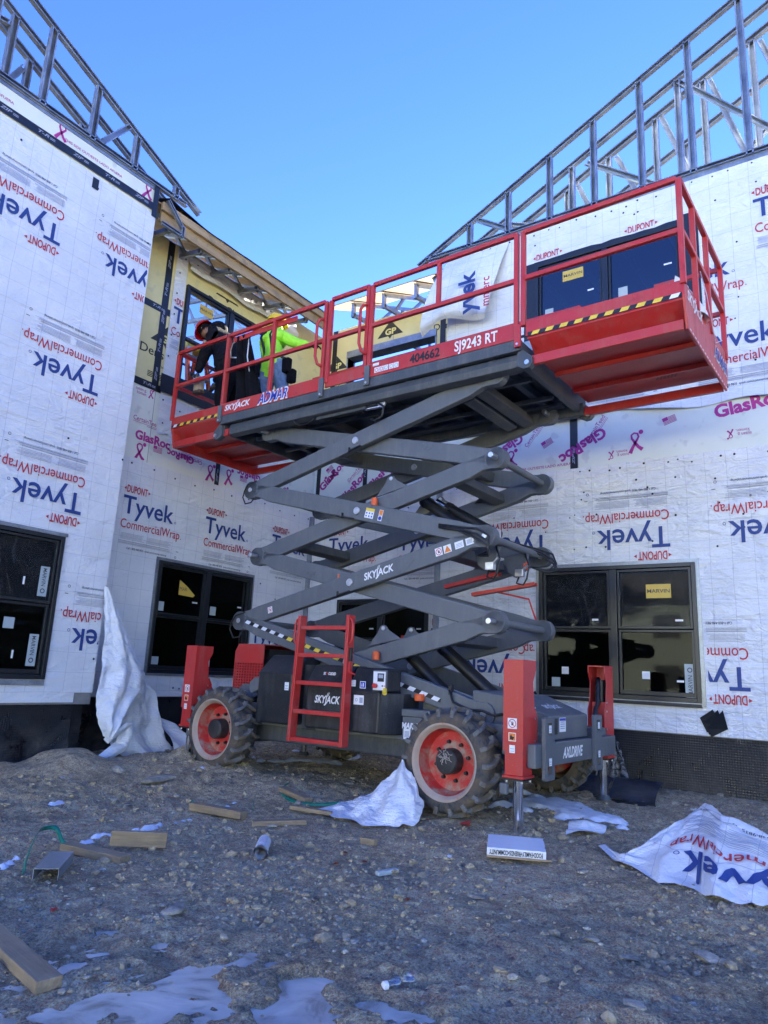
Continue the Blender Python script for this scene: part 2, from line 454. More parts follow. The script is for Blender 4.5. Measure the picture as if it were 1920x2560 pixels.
def groundm():
    m, n, l, b = newmat('frozen_dirt')
    co = geomco(n)
    f = noise(n, l, 0.9, 6, 0.65, co)
    g = noise(n, l, 16, 8, 0.85, co)
    h = noise(n, l, 90, 5, 0.85, co)
    c = ramp(n, l, f, [(0.30, (0.37, 0.285, 0.17)), (0.45, (0.55, 0.44, 0.27)), (0.66, (0.68, 0.56, 0.37))])
    c = mixc(n, l, 0.9, c, ramp(n, l, g, [(0.32, (0.03, 0.03, 0.03)), (0.5, (0.48, 0.47, 0.46)), (0.68, (0.95, 0.93, 0.90))]), 'OVERLAY')
    c = mixc(n, l, 0.85, c, ramp(n, l, h, [(0.34, (0.05, 0.05, 0.06)), (0.66, (0.93, 0.93, 0.92))]), 'OVERLAY')
    hh = math_(n, l, 'ADD', g, math_(n, l, 'MULTIPLY', h, 0.5))
    for sc_, thr, amt in ((55.0, 0.74, 0.7), (120.0, 0.66, 0.6), (22.0, 0.91, 0.7)):
        wob = n.new('ShaderNodeVectorMath'); wob.operation = 'ADD'
        nn = n.new('ShaderNodeTexNoise'); nn.inputs['Scale'].default_value = sc_*0.6; l.new(co, nn.inputs['Vector'])
        vs_ = n.new('ShaderNodeVectorMath'); vs_.operation = 'SCALE'; vs_.inputs['Scale'].default_value = 0.7/sc_; l.new(nn.outputs['Color'], vs_.inputs[0])
        l.new(co, wob.inputs[0]); l.new(vs_.outputs[0], wob.inputs[1])
        v = n.new('ShaderNodeTexVoronoi'); v.inputs['Scale'].default_value = sc_; l.new(wob.outputs[0], v.inputs['Vector'])
        sep = n.new('ShaderNodeSeparateColor'); l.new(v.outputs['Color'], sep.inputs[0])
        pick = math_(n, l, 'GREATER_THAN', sep.outputs[0], thr)
        near = ramp(n, l, v.outputs['Distance'], [(0.28, (1, 1, 1)), (0.42, (0, 0, 0))])
        msk = math_(n, l, 'MULTIPLY', pick, near)
        pc = ramp(n, l, sep.outputs[1], [(0.0, (0.10, 0.09, 0.09)), (0.4, (0.26, 0.235, 0.21)), (0.75, (0.38, 0.34, 0.28)), (1.0, (0.60, 0.55, 0.45))])
        c = mixc(n, l, math_(n, l, 'MULTIPLY', msk, amt), c, pc)
        hh = math_(n, l, 'ADD', hh, math_(n, l, 'MULTIPLY', msk, 0.5*math.sqrt(30/sc_)))
    wet = noise(n, l, 1.7, 5, 0.7, co, dist=1.0)
    c = mixc(n, l, math_(n, l, 'MULTIPLY', ramp(n, l, wet, [(0.50, (0, 0, 0)), (0.64, (1, 1, 1))]), 0.5), c, (0.17, 0.135, 0.09))
    fr = noise(n, l, 2.4, 6, 0.8, co, dist=0.7)
    c = mixc(n, l, math_(n, l, 'MULTIPLY', ramp(n, l, fr, [(0.64, (0, 0, 0)), (0.76, (1, 1, 1))]), 0.4), c, (0.6, 0.61, 0.63))
    l.new(c, b.inputs['Base Color'])
    l.new(ramp(n, l, g, [(0.3, (0.70,)*3), (0.7, (0.95,)*3)]), b.inputs['Roughness'])
    bump(n, l, b, hh, 1.0, 0.03)
    return m
M['ground'] = groundm()
def stonem():
    m, n, l, b = newmat('field_stone')
    co = geomco(n)
    f = noise(n, l, 9, 3, 0.6, co)
    g = noise(n, l, 60, 5, 0.7, co)
    c = ramp(n, l, f, [(0.3, (0.15, 0.135, 0.11)), (0.5, (0.32, 0.28, 0.21)), (0.7, (0.54, 0.48, 0.36))])
    c = mixc(n, l, 0.5, c, ramp(n, l, g, [(0.3, (0.2,)*3), (0.7, (0.8,)*3)]), 'OVERLAY')
    l.new(c, b.inputs['Base Color']); b.inputs['Roughness'].default_value = 0.85
    bump(n, l, b, g, 0.4, 0.006)
    return m
M['stone'] = stonem()
def icem():
    m, n, l, b = newmat('puddle_ice')
    co = geomco(n)
    f = noise(n, l, 3.5, 6, 0.6, co, dist=2.5)
    g = noise(n, l, 1.7, 4, 0.6, co)
    c = ramp(n, l, f, [(0.25, (0.20, 0.17, 0.12)), (0.40, (0.38, 0.35, 0.28)), (0.48, (0.55, 0.52, 0.44)), (0.7, (0.68, 0.65, 0.56))])
    c = mixc(n, l, math_(n, l, 'MULTIPLY', ramp(n, l, g, [(0.38, (1,)*3), (0.52, (0,)*3)]), 0.5), c, (0.27, 0.25, 0.22))
    l.new(c, b.inputs['Base Color'])
    b.inputs['Roughness'].default_value = 0.32; b.inputs['Coat Weight'].default_value = 0.3; b.inputs['Coat Roughness'].default_value = 0.15
    bump(n, l, b, f, 0.3, 0.012)
    return m
M['ice'] = icem()
M['snow'] = plain('old_snow', (0.70, 0.72, 0.76), 0.7, bumps=(18, 0.6, 0.02), var=0.12, scale=8)

def glassm(name, tint, alpha):
    m, n, l, b = newmat(name)
    n.remove(b)
    out = n['Material Output']
    tr = n.new('ShaderNodeBsdfTransparent'); tr.inputs[0].default_value = (*tint, 1)
    gl = n.new('ShaderNodeBsdfGlossy'); gl.inputs['Roughness'].default_value = 0.03; gl.inputs[0].default_value = (0.95, 0.97, 1, 1)
    lw_ = n.new('ShaderNodeLayerWeight'); fz = math_(n, l, 'POWER', lw_.outputs['Facing'], 5.0); sch = math_(n, l, 'ADD', math_(n, l, 'MULTIPLY', fz, 0.8), 0.006)
    k = math_(n, l, 'MINIMUM', math_(n, l, 'ADD', sch, alpha), 1.0)
    mx = n.new('ShaderNodeMixShader'); l.new(k, mx.inputs[0]); l.new(tr.outputs[0], mx.inputs[1]); l.new(gl.outputs[0], mx.inputs[2])
    l.new(mx.outputs[0], out.inputs[0])
    return m
M['glass'] = glassm('window_glass', (0.80, 0.84, 0.86), 0.012)
M['glassup'] = glassm('room_shade_glass', (0.42, 0.48, 0.52), 0.06)  # same glass; shade of the room behind put into the tint, reflection raised
M['glassdark'] = glassm('low_e_glass', (0.45, 0.5, 0.55), 0.0)
M['bottle'] = glassm('clear_plastic', (0.85, 0.88, 0.9), 0.15)

def filmm():
    m, n, l, b = newmat('protective_film')
    co = geomco(n)
    mp = n.new('ShaderNodeMapping'); mp.inputs['Scale'].default_value = (1.6, 1.6, 0.7); mp.inputs['Rotation'].default_value = (0.3, 0.5, 0.2); l.new(co, mp.inputs[0])
    f = noise(n, l, 2.2, 2, 0.5, mp.outputs[0], dist=2.2)
    band = math_(n, l, 'ABSOLUTE', math_(n, l, 'SUBTRACT', f, 0.5))
    a = ramp(n, l, band, [(0.0, (0.07,)*3), (0.006, (0.03,)*3), (0.03, (0.012,)*3)])
    l.new(a, b.inputs['Alpha']); b.inputs['Base Color'].default_value = (0.6, 0.6, 0.6, 1); b.inputs['Roughness'].default_value = 0.35
    b.inputs['Specular IOR Level'].default_value = 0.2
    return m
M['film'] = filmm()

# ------------------------------------------------------------------ lettering
_tc = {}
def text2d(s, bold=0.0, shear=0.0):
    key = (s, bold, shear)
    if key in _tc: return _tc[key]
    cu = bpy.data.curves.new('lettering', 'FONT'); cu.body = s; cu.size = 1.0; cu.resolution_u = 3
    cu.offset = bold; cu.shear = shear; cu.fill_mode = 'FRONT'
    o = bpy.data.objects.new('lettering', cu); COL.objects.link(o)
    bpy.context.view_layer.update()
    dg = bpy.context.evaluated_depsgraph_get()
    me = bpy.data.meshes.new_from_object(o.evaluated_get(dg))
    v = np.array([x.co[:2] for x in me.vertices]) if len(me.vertices) else np.zeros((0, 2))
    f = [tuple(p.vertices) for p in me.polygons]
    bpy.data.objects.remove(o); bpy.data.curves.remove(cu); bpy.data.meshes.remove(me)
    _tc[key] = (v, f)
    return v, f
CAP = text2d('T')[0][:, 1].max()
def lettering(mb, s, x, y, w, cap, m=0, z=0.0, bold=0.0, shear=0.0):
    """text in the xy plane, left-baseline at (x, y), total width w, cap height cap"""
    v, f = text2d(s, bold, shear)
    x0 = v[:, 0].min(); x1 = v[:, 0].max()
    P = [((a-x0)/(x1-x0)*w+x, b/CAP*cap+y, z) for a, b in v]
    mb.add(P, f, m)
def rect(mb, x0, y0, x1, y1, m=0, z=0.0):
    mb.add([(x0, y0, z), (x1, y0, z), (x1, y1, z), (x0, y1, z)], [(0, 1, 2, 3)], m)
def disc(mb, cx, cy, r, m=0, z=0.0, n=20, r0=0):
    if r0 == 0:
        mb.add([(cx+r*math.cos(2*math.pi*i/n), cy+r*math.sin(2*math.pi*i/n), z) for i in range(n)], [tuple(range(n))], m)
    else:
        vs = [(cx+q*math.cos(2*math.pi*i/n), cy+q*math.sin(2*math.pi*i/n), z) for q in (r0, r) for i in range(n)]
        mb.add(vs, [(i, (i+1) % n, n+(i+1) % n, n+i) for i in range(n)], m)
def strip(mb, pts, w, m=0, z=0.0):
    P = [Vector(p) for p in pts]; vs = []
    for i, p in enumerate(P):
        d = (P[min(i+1, len(P)-1)]-P[max(i-1, 0)]).normalized(); q = Vector((-d.y, d.x))
        ww = w[i] if isinstance(w, list) else w
        vs += [(*(p+q*ww/2), z), (*(p-q*ww/2), z)]
    mb.add(vs, [(2*i, 2*i+1, 2*i+3, 2*i+2) for i in range(len(P)-1)], m)
def print_mesh(mb, name, mats):
    me = bpy.data.meshes.new(name); me.from_pydata(mb.v, [], mb.f)
    for m in mats: me.materials.append(m)
    me.polygons.foreach_set('material_index', mb.mi); me.update()
    return me

def clip_mesh(me, keep=None, holes=()):
    """keep = (x0, y0, x1, y1); holes = rectangles cut away"""
    bm = bmesh.new(); bm.from_mesh(me)
    def cut(co, no, outer=True):
        g = bm.verts[:]+bm.edges[:]+bm.faces[:]
        bmesh.ops.bisect_plane(bm, geom=g, plane_co=co, plane_no=no, clear_outer=outer)
    if keep:
        x0, y0, x1, y1 = keep
        cut((x1, 0, 0), (1, 0, 0)); cut((x0, 0, 0), (-1, 0, 0)); cut((0, y1, 0), (0, 1, 0)); cut((0, y0, 0), (0, -1, 0))
    for x0, x1, y0, y1 in holes:
        for co, no in (((x0, 0, 0), (1, 0, 0)), ((x1, 0, 0), (1, 0, 0)), ((0, y0, 0), (0, 1, 0)), ((0, y1, 0), (0, 1, 0))):
            cut(co, no, False)
        dead = [f for f in bm.faces if x0 < f.calc_center_median().x < x1 and y0 < f.calc_center_median().y < y1]
        bmesh.ops.delete(bm, geom=dead, context='FACES')
    m2 = me.copy(); bm.to_mesh(m2); bm.free()
    return m2

class Wall:
    """face of a wall; u to the right as seen from the yard, z up, n out of the wall"""
    def __init__(s, axis, c, root):
        s.axis = axis; s.c = c; s.root = root
    def P(s, u, z, n=0.0):
        return (u, s.c-n, z) if s.axis == 1 else (s.c+n, u, z)
    def mat(s, n=0.0):
        if s.axis == 1: return Matrix(((1,0,0,0),(0,0,-1,s.c-n),(0,1,0,0),(0,0,0,1)))
        return Matrix(((0,0,1,s.c+n),(1,0,0,0),(0,1,0,0),(0,0,0,1)))
    def box(s, mb, u0, u1, z0, z1, n0, n1, m=0):
        a = s.P(u0, z0, n0); b = s.P(u1, z1, n1)
        mb.box([min(a[i], b[i]) for i in range(3)], [max(a[i], b[i]) for i in range(3)], m)
    def flat(s, me, name, n=0.010, parent=None):
        o = bpy.data.objects.new(name, me); COL.objects.link(o); o.parent = parent or s.root
        o.matrix_basis = s.mat(n)
        return o
    def rects(s, u0, u1, z0, z1, openings):
        us = sorted({u0, u1, *[a for o in openings for a in (o[0], o[1]) if u0 < a < u1]})
        zs = sorted({z0, z1, *[a for o in openings for a in (o[2], o[3]) if z0 < a < z1]})
        out = []
        for i in range(len(us)-1):
            for j in range(len(zs)-1):
                cu = (us[i]+us[i+1])/2; cz = (zs[j]+zs[j+1])/2
                if not any(o[0] < cu < o[1] and o[2] < cz < o[3] for o in openings):
                    out.append((us[i], us[i+1], zs[j], zs[j+1]))
        return out
    def body(s, u0, u1, z0, z1, openings, mat, n0=-0.16, n1=0.0, name='wall_core'):
        mb = MB()
        for a, b, c, d in s.rects(u0, u1, z0, z1, openings): s.box(mb, a, b, c, d, n0, n1)
        return mb.build(name, mat, s.root)
    def sheet(s, name, u0, u1, zb, zt, mat, holes=(), n=0.006, amp=0.004, step=0.05, sc=2.0, bulge=None):
        """wrinkled membrane: zb, zt callables or numbers"""
        zb_ = zb if callable(zb) else (lambda u: zb); zt_ = zt if callable(zt) else (lambda u: zt)
        nu = max(2, int((u1-u0)/step)); nz = max(2, int((zt_((u0+u1)/2)-zb_((u0+u1)/2))/step))
        U = np.linspace(u0, u1, nu+1); V = np.linspace(0, 1, nz+1)
        # snap rows/cols to holes when the sheet is rectangular
        if holes and not callable(zb) and not callable(zt):
            for h in holes:
                for a in (h[0], h[1]):
                    if u0 < a < u1: U[np.argmin(abs(U-a))] = a
                for a in (h[2], h[3]):
                    if zb < a < zt: V[np.argmin(abs(V-(a-zb)/(zt-zb)))] = (a-zb)/(zt-zb)
        vs = []; 
        for u in U:
            b = zb_(u); t = zt_(u)
            for v in V:
                z = b+(t-b)*v
                d = amp*(1+2*float(fbm(u*sc+s.c*3, z*sc*0.7, 3)))
                d = max(0.0, min(2*amp, d))
                if bulge: d += bulge(u, z, v)
                vs.append(s.P(u, z, n+d))
        fs = []
        for i in range(nu):
            for j in range(nz):
                cu = (U[i]+U[i+1])/2; b = zb_(cu); t = zt_(cu); cz = b+(t-b)*(V[j]+V[j+1])/2
                if any(h[0] < cu < h[1] and h[2] < cz < h[3] for h in holes): continue
                a = i*(nz+1)+j
                fs.append((a, a+nz+1, a+nz+2, a+1))
        mb = MB(); mb.add(vs, fs)
        o = mb.build(name, mat, s.root, smooth=True)
        return o
    def nails(s, pts, name='cap_nails', r=0.013, n=0.012):
        mb = MB()
        for u, z in pts:
            mb.cyl(s.P(u, z, n), s.P(u, z, n+0.006), r, r*0.7, 8)
        return tag(mb.build(name, M['tape'], s.root), kind='stuff')
    def tape(s, a, b, w, n=0.014, mark=False, jag=0.0):
        (u0, z0), (u1, z1) = a, b
        L = math.hypot(u1-u0, z1-z0); k = max(2, int(L/0.12)); du = (u1-u0)/L; dz = (z1-z0)/L
        vs = []
        for i in range(k+1):
            t = i/k
            for sg in (-1, 1):
                ww = w/2+random.uniform(-1, 1)*jag
                vs.append((u0+du*L*t-dz*ww*sg, z0+dz*L*t+du*ww*sg, 0))
        mb = MB(); mb.add([s.P(v[0], v[1], n+random.uniform(0, 0.0015)) for v in vs], [(2*i, 2*i+2, 2*i+3, 2*i+1) for i in range(k)])
        o = mb.build('flashing_tape', M['tape'], s.root)
        if mark:
            q = MB(); j = 0
            step = 0.42; x = 0.12
            while x+0.2 < L:
                tx = 'ZIP' if j % 2 == 0 else 'T-R'
                lettering(q, tx, x, -w*0.12, 0.13, w*0.34, 0, bold=0.02, shear=0.3)
                for r_ in range(2): rect(q, x+0.14, -w*0.12+r_*w*0.16, x+0.2, -w*0.12+r_*w*0.16+w*0.08, 0)
                x += step; j += 1
            if q.v:
                me = print_mesh(q, 'tape_print', [M['greyprint']])
                ob = bpy.data.objects.new('tape_print', me); COL.objects.link(ob); ob.parent = o
                ob.matrix_basis = s.mat(n+0.003) @ Matrix.Translation((u0, z0, 0)) @ Matrix.Rotation(math.atan2(dz, du), 4, 'Z')
        return o

# ---- the house-wrap logo (DUPONT / Tyvek / CommercialWrap), origin at left end of the CommercialWrap baseline
def logo_mesh():
    q = MB()
    lettering(q, 'CommercialWrap', 0, 0, 0.93, 0.112, 1, bold=0.004)
    lettering(q, '.', 0.945, 0.0, 0.012, 0.10, 1)
    lettering(q, 'Tyvek', 0.0, 0.19, 0.80, 0.225, 0, bold=0.012)
    disc(q, 0.835, 0.19+0.02, 0.016, 0, r0=0.011, n=14)
    lettering(q, 'DUPONT', 0.035, 0.462, 0.31, 0.09, 1, bold=0.02)
    q.add([(-0.012, 0.507, 0), (0.022, 0.487, 0), (0.022, 0.527, 0)], [(0, 1, 2)], 1)
    q.add([(0.392, 0.507, 0), (0.358, 0.527, 0), (0.358, 0.487, 0)], [(0, 1, 2)], 1)
    random.seed(3)
    for blk in ((0.02, 0.38), (0.42, 0.82)):
        for i in range(6):
            y = -0.065-i*0.014
            rect(q, blk[0], y-0.0042, blk[1]-random.uniform(0, 0.06), y, 2)
    for i in range(4):
        y = -0.163-i*0.012
        rect(q, 0.0, y-0.0035, 0.86-random.uniform(0, 0.1), y, 2 if i % 2 else 3)
    lettering(q, 'Call 1-800-448-9835  tyvek.com/commercialwrap', 0.13, -0.262, 0.62, 0.026, 3, bold=0.01)
    disc(q, 0.9, -0.25, 0.016, 3, r0=0.011, n=12)
    rect(q, 0.90, -0.175, 0.94, -0.168, 3)
    return print_mesh(q, 'printed_logo', [M['navy'], M['redprint'], M['greyprint'], M['darkprint']])
LOGO = logo_mesh()
def put_logo(W, u, z, flip=False, n=0.018, keep=None, holes=(), sc=1.0, rot=0.0):
    """(u, z) = left end of the baseline in the logo's own reading direction"""
    T = Matrix.Translation((u, z, 0)) @ Matrix.Rotation(math.pi*(1 if flip else 0)+rot, 4, 'Z') @ Matrix.Scale(sc, 4)
    me = LOGO
    if keep or holes:
        me = LOGO.copy(); me.transform(T)
        m2 = clip_mesh(me, keep, holes); bpy.data.meshes.remove(me); me = m2
        o = W.flat(me, 'printed_logo', n)
    else:
        o = W.flat(me, 'printed_logo', n); o.matrix_basis = W.mat(n) @ T
    return o

# ---- marks printed on the white sheathing
def ribbon(q, x, y, h, m=0):
    pts = [(-0.42, -0.85), (-0.2, -0.35), (0.1, 0.15), (0.32, 0.55), (0.22, 0.85), (-0.05, 0.92), (-0.28, 0.75), (-0.25, 0.45), (0.0, 0.05), (0.28, -0.35), (0.6, -0.62)]
    w = [0.34, 0.26, 0.2, 0.16, 0.15, 0.15, 0.15, 0.18, 0.24, 0.26, 0.34]
    sp = []; sw = []
    for i in range(len(pts)-1):
        for k in range(3):
            t = k/3
            sp.append(((x+(pts[i][0]*(1-t)+pts[i+1][0]*t)*h/2), y+(pts[i][1]*(1-t)+pts[i+1][1]*t)*h/2)); sw.append((w[i]*(1-t)+w[i+1]*t)*h/2)
    sp.append((x+pts[-1][0]*h/2, y+pts[-1][1]*h/2)); sw.append(w[-1]*h/2)
    strip(q, sp, sw, m)
    disc(q, x+0.52*h/2, y+0.95*h/2, 0.1*h, m, n=10)
def flag(q, x, y, w, m=0):
    for i in range(6): rect(q, x+(0.45*w if i > 2 else 0), y+i*w*0.1, x+w, y+i*w*0.1+w*0.05, m)
    rect(q, x, y+0.3*w, x+0.42*w, y+0.6*w, m)
def glasroc_marks(W, items, name='sheathing_print', n=0.004, keep=None, holes=()):
    q = MB()
    for kind, u, z, s_, rot in items:
        p = MB()
        if kind == 'glas': lettering(p, 'GlasRoc', 0, 0, 0.62, 0.125, 0, bold=0.04)
        elif kind == 'ct':
            lettering(p, 'CertainTeed', 0, 0, 0.40, 0.06, 0, bold=0.005); rect(p, 0.0, -0.02, 0.40, -0.015, 0); rect(p, 0.22, -0.04, 0.40, -0.034, 0)
        elif kind == 'rib': ribbon(p, 0, 0, 0.27, 0)
        elif kind == 'flag': flag(p, 0, 0, 0.16, 0)
        elif kind == 'susan':
            lettering(p, 'susan g.', 0, 0.045, 0.14, 0.035, 0); lettering(p, 'komen.', 0.02, 0, 0.13, 0.035, 0); ribbon(p, 0.2, 0.04, 0.11, 0)
        elif kind == 'side': lettering(p, 'THIS SIDE OUT/ESTE LADO AFUERA', 0, 0, 0.80, 0.032, 0, bold=0.01)
        c, sn = math.cos(rot)*s_, math.sin(rot)*s_
        q.add([(u+a*c-b*sn, z+a*sn+b*c, 0) for a, b, _ in p.v], p.f, 0)
    me = print_mesh(q, name, [M['magenta']])
    if keep or holes: me = clip_mesh(me, keep, holes)
    return W.flat(me, name, n)
def dens_marks(W, items, n=0.004, keep=None, holes=()):
    q = MB()
    for u, z, s_, rot in items:
        p = MB()
        p.add([(0.0, 0.06, 0), (0.52, 0.06, 0), (0.26, 0.34, 0)], [(0, 1, 2)], 0)
        p.add([(0.22, 0.06, 0), (0.30, 0.06, 0), (0.26, 0.01, 0)], [(0, 1, 2)], 0)
        lettering(p, 'GP', 0.16, 0.09, 0.22, 0.10, 1, z=0.002, bold=0.04)
        lettering(p, 'DensGlass', -0.14, -0.16, 0.80, 0.12, 0, bold=0.01)
        lettering(p, 'Sheathing', 0.16, -0.29, 0.34, 0.055, 0)
        for i in range(4): rect(p, 0.02, -0.40-i*0.022, 0.28, -0.388-i*0.022, 0)
        c, sn = math.cos(rot)*s_, math.sin(rot)*s_
        b0 = len(q.v)
        q.v += [(u+a*c-b*sn, z+a*sn+b*c, zz) for a, b, zz in p.v]; q.f += [tuple(b0+i for i in f) for f in p.f]; q.mi += p.mi
    me = print_mesh(q, 'sheathing_print', [M['blackprint'], M['paleyellow']])
    if keep or holes: me = clip_mesh(me, keep, holes)
    return W.flat(me, 'sheathing_print', n)

# ------------------------------------------------------------------ ground
ICE_Z = 0.0
ICE = [(-2.42,1.51,.047),(-2.36,1.57,.05),(-2.3,1.63,.05),(-2.3,1.72,.055),(-2.33,1.81,.05),(-2.23,1.8,.05),(-2.19,1.85,.055),(-2.15,1.9,.06),(-2.22,1.99,.05),(-2.2,2.05,.062),(-2.16,2.1,.05),(-2.05,2.01,.08),(-1.93,1.98,.05),(-2.25,2.14,.045),(-2.22,2.22,.036),(-2.21,2.31,.038),(-2.2,2.38,.034),(-2.08,1.83,.042),(-1.84,2.06,.05),(-1.78,2.11,.062),(-1.71,2.15,.062),(-1.9,2.31,.055),(-1.86,2.38,.048),(-1.79,2.25,.038),(-2.06,2.43,.038),(-2.09,2.4,.03),(-2.67,1.88,.036),(-2.64,1.91,.036),(-2.83,2.19,.055),(-2.86,2.17,.036),(-2.7,1.99,.028),(-2.68,2.03,.03),(-2.47,2.01,.033),(-2.73,1.79,.03),(-2.72,1.82,.026),(-2.6,2.22,.03),(-2.58,2.25,.027),(-2.44,1.88,.028),(-2.63,1.65,.025),(-1.91,2.3,.055),(-1.85,2.35,.048),(-1.79,2.16,.056),(-1.76,2.24,.045),(-1.71,2.13,.05),(-1.58,2.35,.045),(-1.52,2.35,.062),(-1.43,2.39,.056),(-1.36,2.4,.045),(-1.52,2.62,.036),(-1.54,2.56,.026),(-2.6,1.35,.08),(-2.45,1.3,.09),(-2.2,1.6,.06),(-2.1,1.7,.05),(-1.95,1.85,.05),(-1.6,2.1,.06),(-1.35,2.25,.07)]
SNOW = [(-4.11,2.38,.024),(-4.15,2.44,.022),(-4.21,2.51,.02),(-4.26,2.93,.019),(-4.29,2.99,.018),(-4.29,3.04,.024),(-4.35,3.12,.023),(-4.34,3.17,.022),(-4.31,3.21,.022),(-4.25,3.22,.02),(-4.27,3.35,.02),(-4.26,3.39,.023),(-4.29,3.47,.029),(-4.3,3.54,.034),(-4.34,3.61,.028),(-4.38,3.67,.026),(-4.4,3.76,.022),(-4.4,3.83,.027),(-4.41,3.91,.023),(-4.41,3.97,.018),(-6.46,4.42,.025),(-6.22,4.25,.027),(-5.41,3.47,.03),(-5.4,3.43,.025),(-5.43,3.53,.03),(-5.29,3.39,.02),(-6.13,5.19,.04),(-6.87,5.88,.045),(-4.47,4.4,.046),(-4.47,4.31,.038),(-4.51,4.53,.034),
 (-5.72,6.27,.07),(-5.67,6.4,.087),(-5.73,6.6,.071),(-5.63,6.75,.09),(-5.48,6.74,.107),(-5.49,6.92,.109),(-5.33,6.92,.072),(-5.46,7.34,.056),(-5.42,7.48,.057),(-5.47,6.1,.05),(-5.27,6.32,.034),(-6.36,7.4,.05),(-4.85,5.86,.024),(-6.09,6.36,.036),(-5.52,5.05,.03),(-5.9,6.3,.05),(-5.75,6.1,.04),
 (-2.83,5.93,.059),(-2.72,5.95,.079),(-2.7,6.2,.1),(-2.61,6.21,.1),(-2.48,6.17,.11),(-2.35,6.14,.11),(-2.22,6.12,.11),(-2.09,6.1,.11),(-1.99,6.14,.1),(-1.86,6.07,.08),(-1.78,6.09,.066),(-3.05,6.73,.06),(-2.92,6.76,.075),(-2.72,6.65,.075),(-2.5,6.58,.09),(-2.6,6.4,.11),(-2.4,6.35,.11),(-2.2,6.3,.1),(-2.28,6.44,.09),(-1.74,5.89,.05),(-2.5,5.85,.06),(-2.2,5.9,.06),(-1.95,5.93,.06)]
def blobs(x, y, B, k=2.2):
    f = np.zeros_like(x)
    for bx, by, r in B:
        d2 = ((x-bx)**2+(y-by)**2)/(r*r*(0.86 if B is ICE else 1.0))
        f = f + np.exp(-d2/ (k*0.72))
    return f
def gbase(x, y):
    z = 0.10*ss(3.6, 5.6, y) + 0.03*ss(6.5, 8.2, y)
    z = z + 0.11*np.exp(-(((x+6.0)/1.0)**2+((y-5.15)/0.75)**2))
    z = z + 0.10*np.exp(-(((x+6.4)/0.9)**2+((y-3.8)/0.7)**2))
    z = z - 0.05*np.exp(-(((x+1.0)/1.2)**2+((y-6.0)/1.5)**2))
    return z
def gfull(x, y):
    x = np.asarray(x, float); y = np.asarray(y, float)
    z = gbase(x, y)
    rough = 0.35+0.65*ss(-0.3, 0.35, fbm(x*0.9+4, y*0.9, 3))
    left = ss(-3.0, -4.5, x)
    z = z + 0.030*fbm(x*1.7, y*1.7, 3) + rough*0.042*fbm(x*6, y*6, 4) + (0.4+0.6*rough)*0.020*fbm(x*24+3, y*24, 4)
    cl = fbm(x*11+31, y*11+7, 3)
    z = z + (0.3+0.7*left)*0.03*np.clip(cl-0.12, 0, 1)
    # ruts beside the wheels
    z = z - 0.03*np.exp(-((y-5.28)/0.16)**2)*ss(-4.6, -3.6, x)*ss(-1.6, -2.6, x)
    near = ss(3.2, 2.6, y+0.25*(x+2))
    ib = blobs(x, y, ICE) + 0.75*fbm(x*8, y*8, 4) + 0.45*fbm(x*30+2, y*30, 3)
    im = ss(0.55, 0.9, ib)
    lift = 0.012*near
    z = z + lift*(1-im)
    z = np.where(near > 0, z*(1-0.6*near*im) - im*0.028*near, z)
    return z
def _dummy(): pass
def gz(x, y): return float(gfull(np.array([x]), np.array([y]))[0])

def axis_(lo, hi, step, far):
    a = list(np.arange(lo, hi, step)); s_ = step
    x = lo; L_ = []
    while x > -far: s_ *= 1.25; x -= s_; L_.append(x)
    s_ = step; x = a[-1]; H_ = []
    while x < far: s_ *= 1.25; x += s_; H_.append(x)
    return np.array(L_[::-1]+a+H_)
gx = axis_(-7.9, 0.4, 0.022, 400); gy = axis_(1.0, 8.6, 0.022, 400)
GX, GY = np.meshgrid(gx, gy, indexing='ij')
GZ = gfull(GX, GY)
farm = ss(12, 40, np.hypot(GX+4, GY-5)); GZ = GZ*(1-farm)
V = np.stack([GX, GY, GZ], -1).reshape(-1, 3)
nx, ny = len(gx), len(gy)
I = np.arange(nx*ny).reshape(nx, ny)
F = np.stack([I[:-1, :-1], I[1:, :-1], I[1:, 1:], I[:-1, 1:]], -1).reshape(-1, 4)
def np_mesh(name, V, F, mats):
    me = bpy.data.meshes.new(name)
    me.vertices.add(len(V)); me.vertices.foreach_set('co', np.asarray(V, 'f').ravel())
    k = F.shape[1]
    me.loops.add(F.size); me.loops.foreach_set('vertex_index', F.astype('i').ravel())
    me.polygons.add(len(F)); me.polygons.foreach_set('loop_start', np.arange(0, F.size, k, dtype='i'))
    me.polygons.foreach_set('use_smooth', np.ones(len(F), bool))
    for m in mats: me.materials.append(m)
    me.update(calc_edges=True); me.validate()
    return me
g = link(np_mesh('ground', V, F, [M['ground']]), 'ground'); tag(g, kind='structure')

# puddle ice lies level in the hollows
def patch(name, B, pad, step, zf, mat, thr):
    xs = [b[0] for b in B]; ys = [b[1] for b in B]
    ax = np.arange(min(xs)-pad, max(xs)+pad, step); ay = np.arange(min(ys)-pad, max(ys)+pad, step)
    X, Y = np.meshgrid(ax, ay, indexing='ij')
    Z, keep = zf(X, Y)
    I = np.arange(X.size).reshape(X.shape)
    F = np.stack([I[:-1, :-1], I[1:, :-1], I[1:, 1:], I[:-1, 1:]], -1).reshape(-1, 4)
    kf = keep.ravel()[F].any(axis=1); F = F[kf]
    used = np.unique(F); mp = -np.ones(X.size, int); mp[used] = np.arange(len(used))
    V = np.stack([X, Y, Z], -1).reshape(-1, 3)[used]
    return link(np_mesh(name, V, mp[F], [mat]), name)
def icez(X, Y):
    k = blobs(X, Y, ICE)
    return np.full_like(X, -0.004)+0.0015*fbm(X*8, Y*8, 2), k > 0.12
tag(patch('puddle_ice', ICE, 0.2, 0.02, icez, M['ice'], 0), kind='structure')
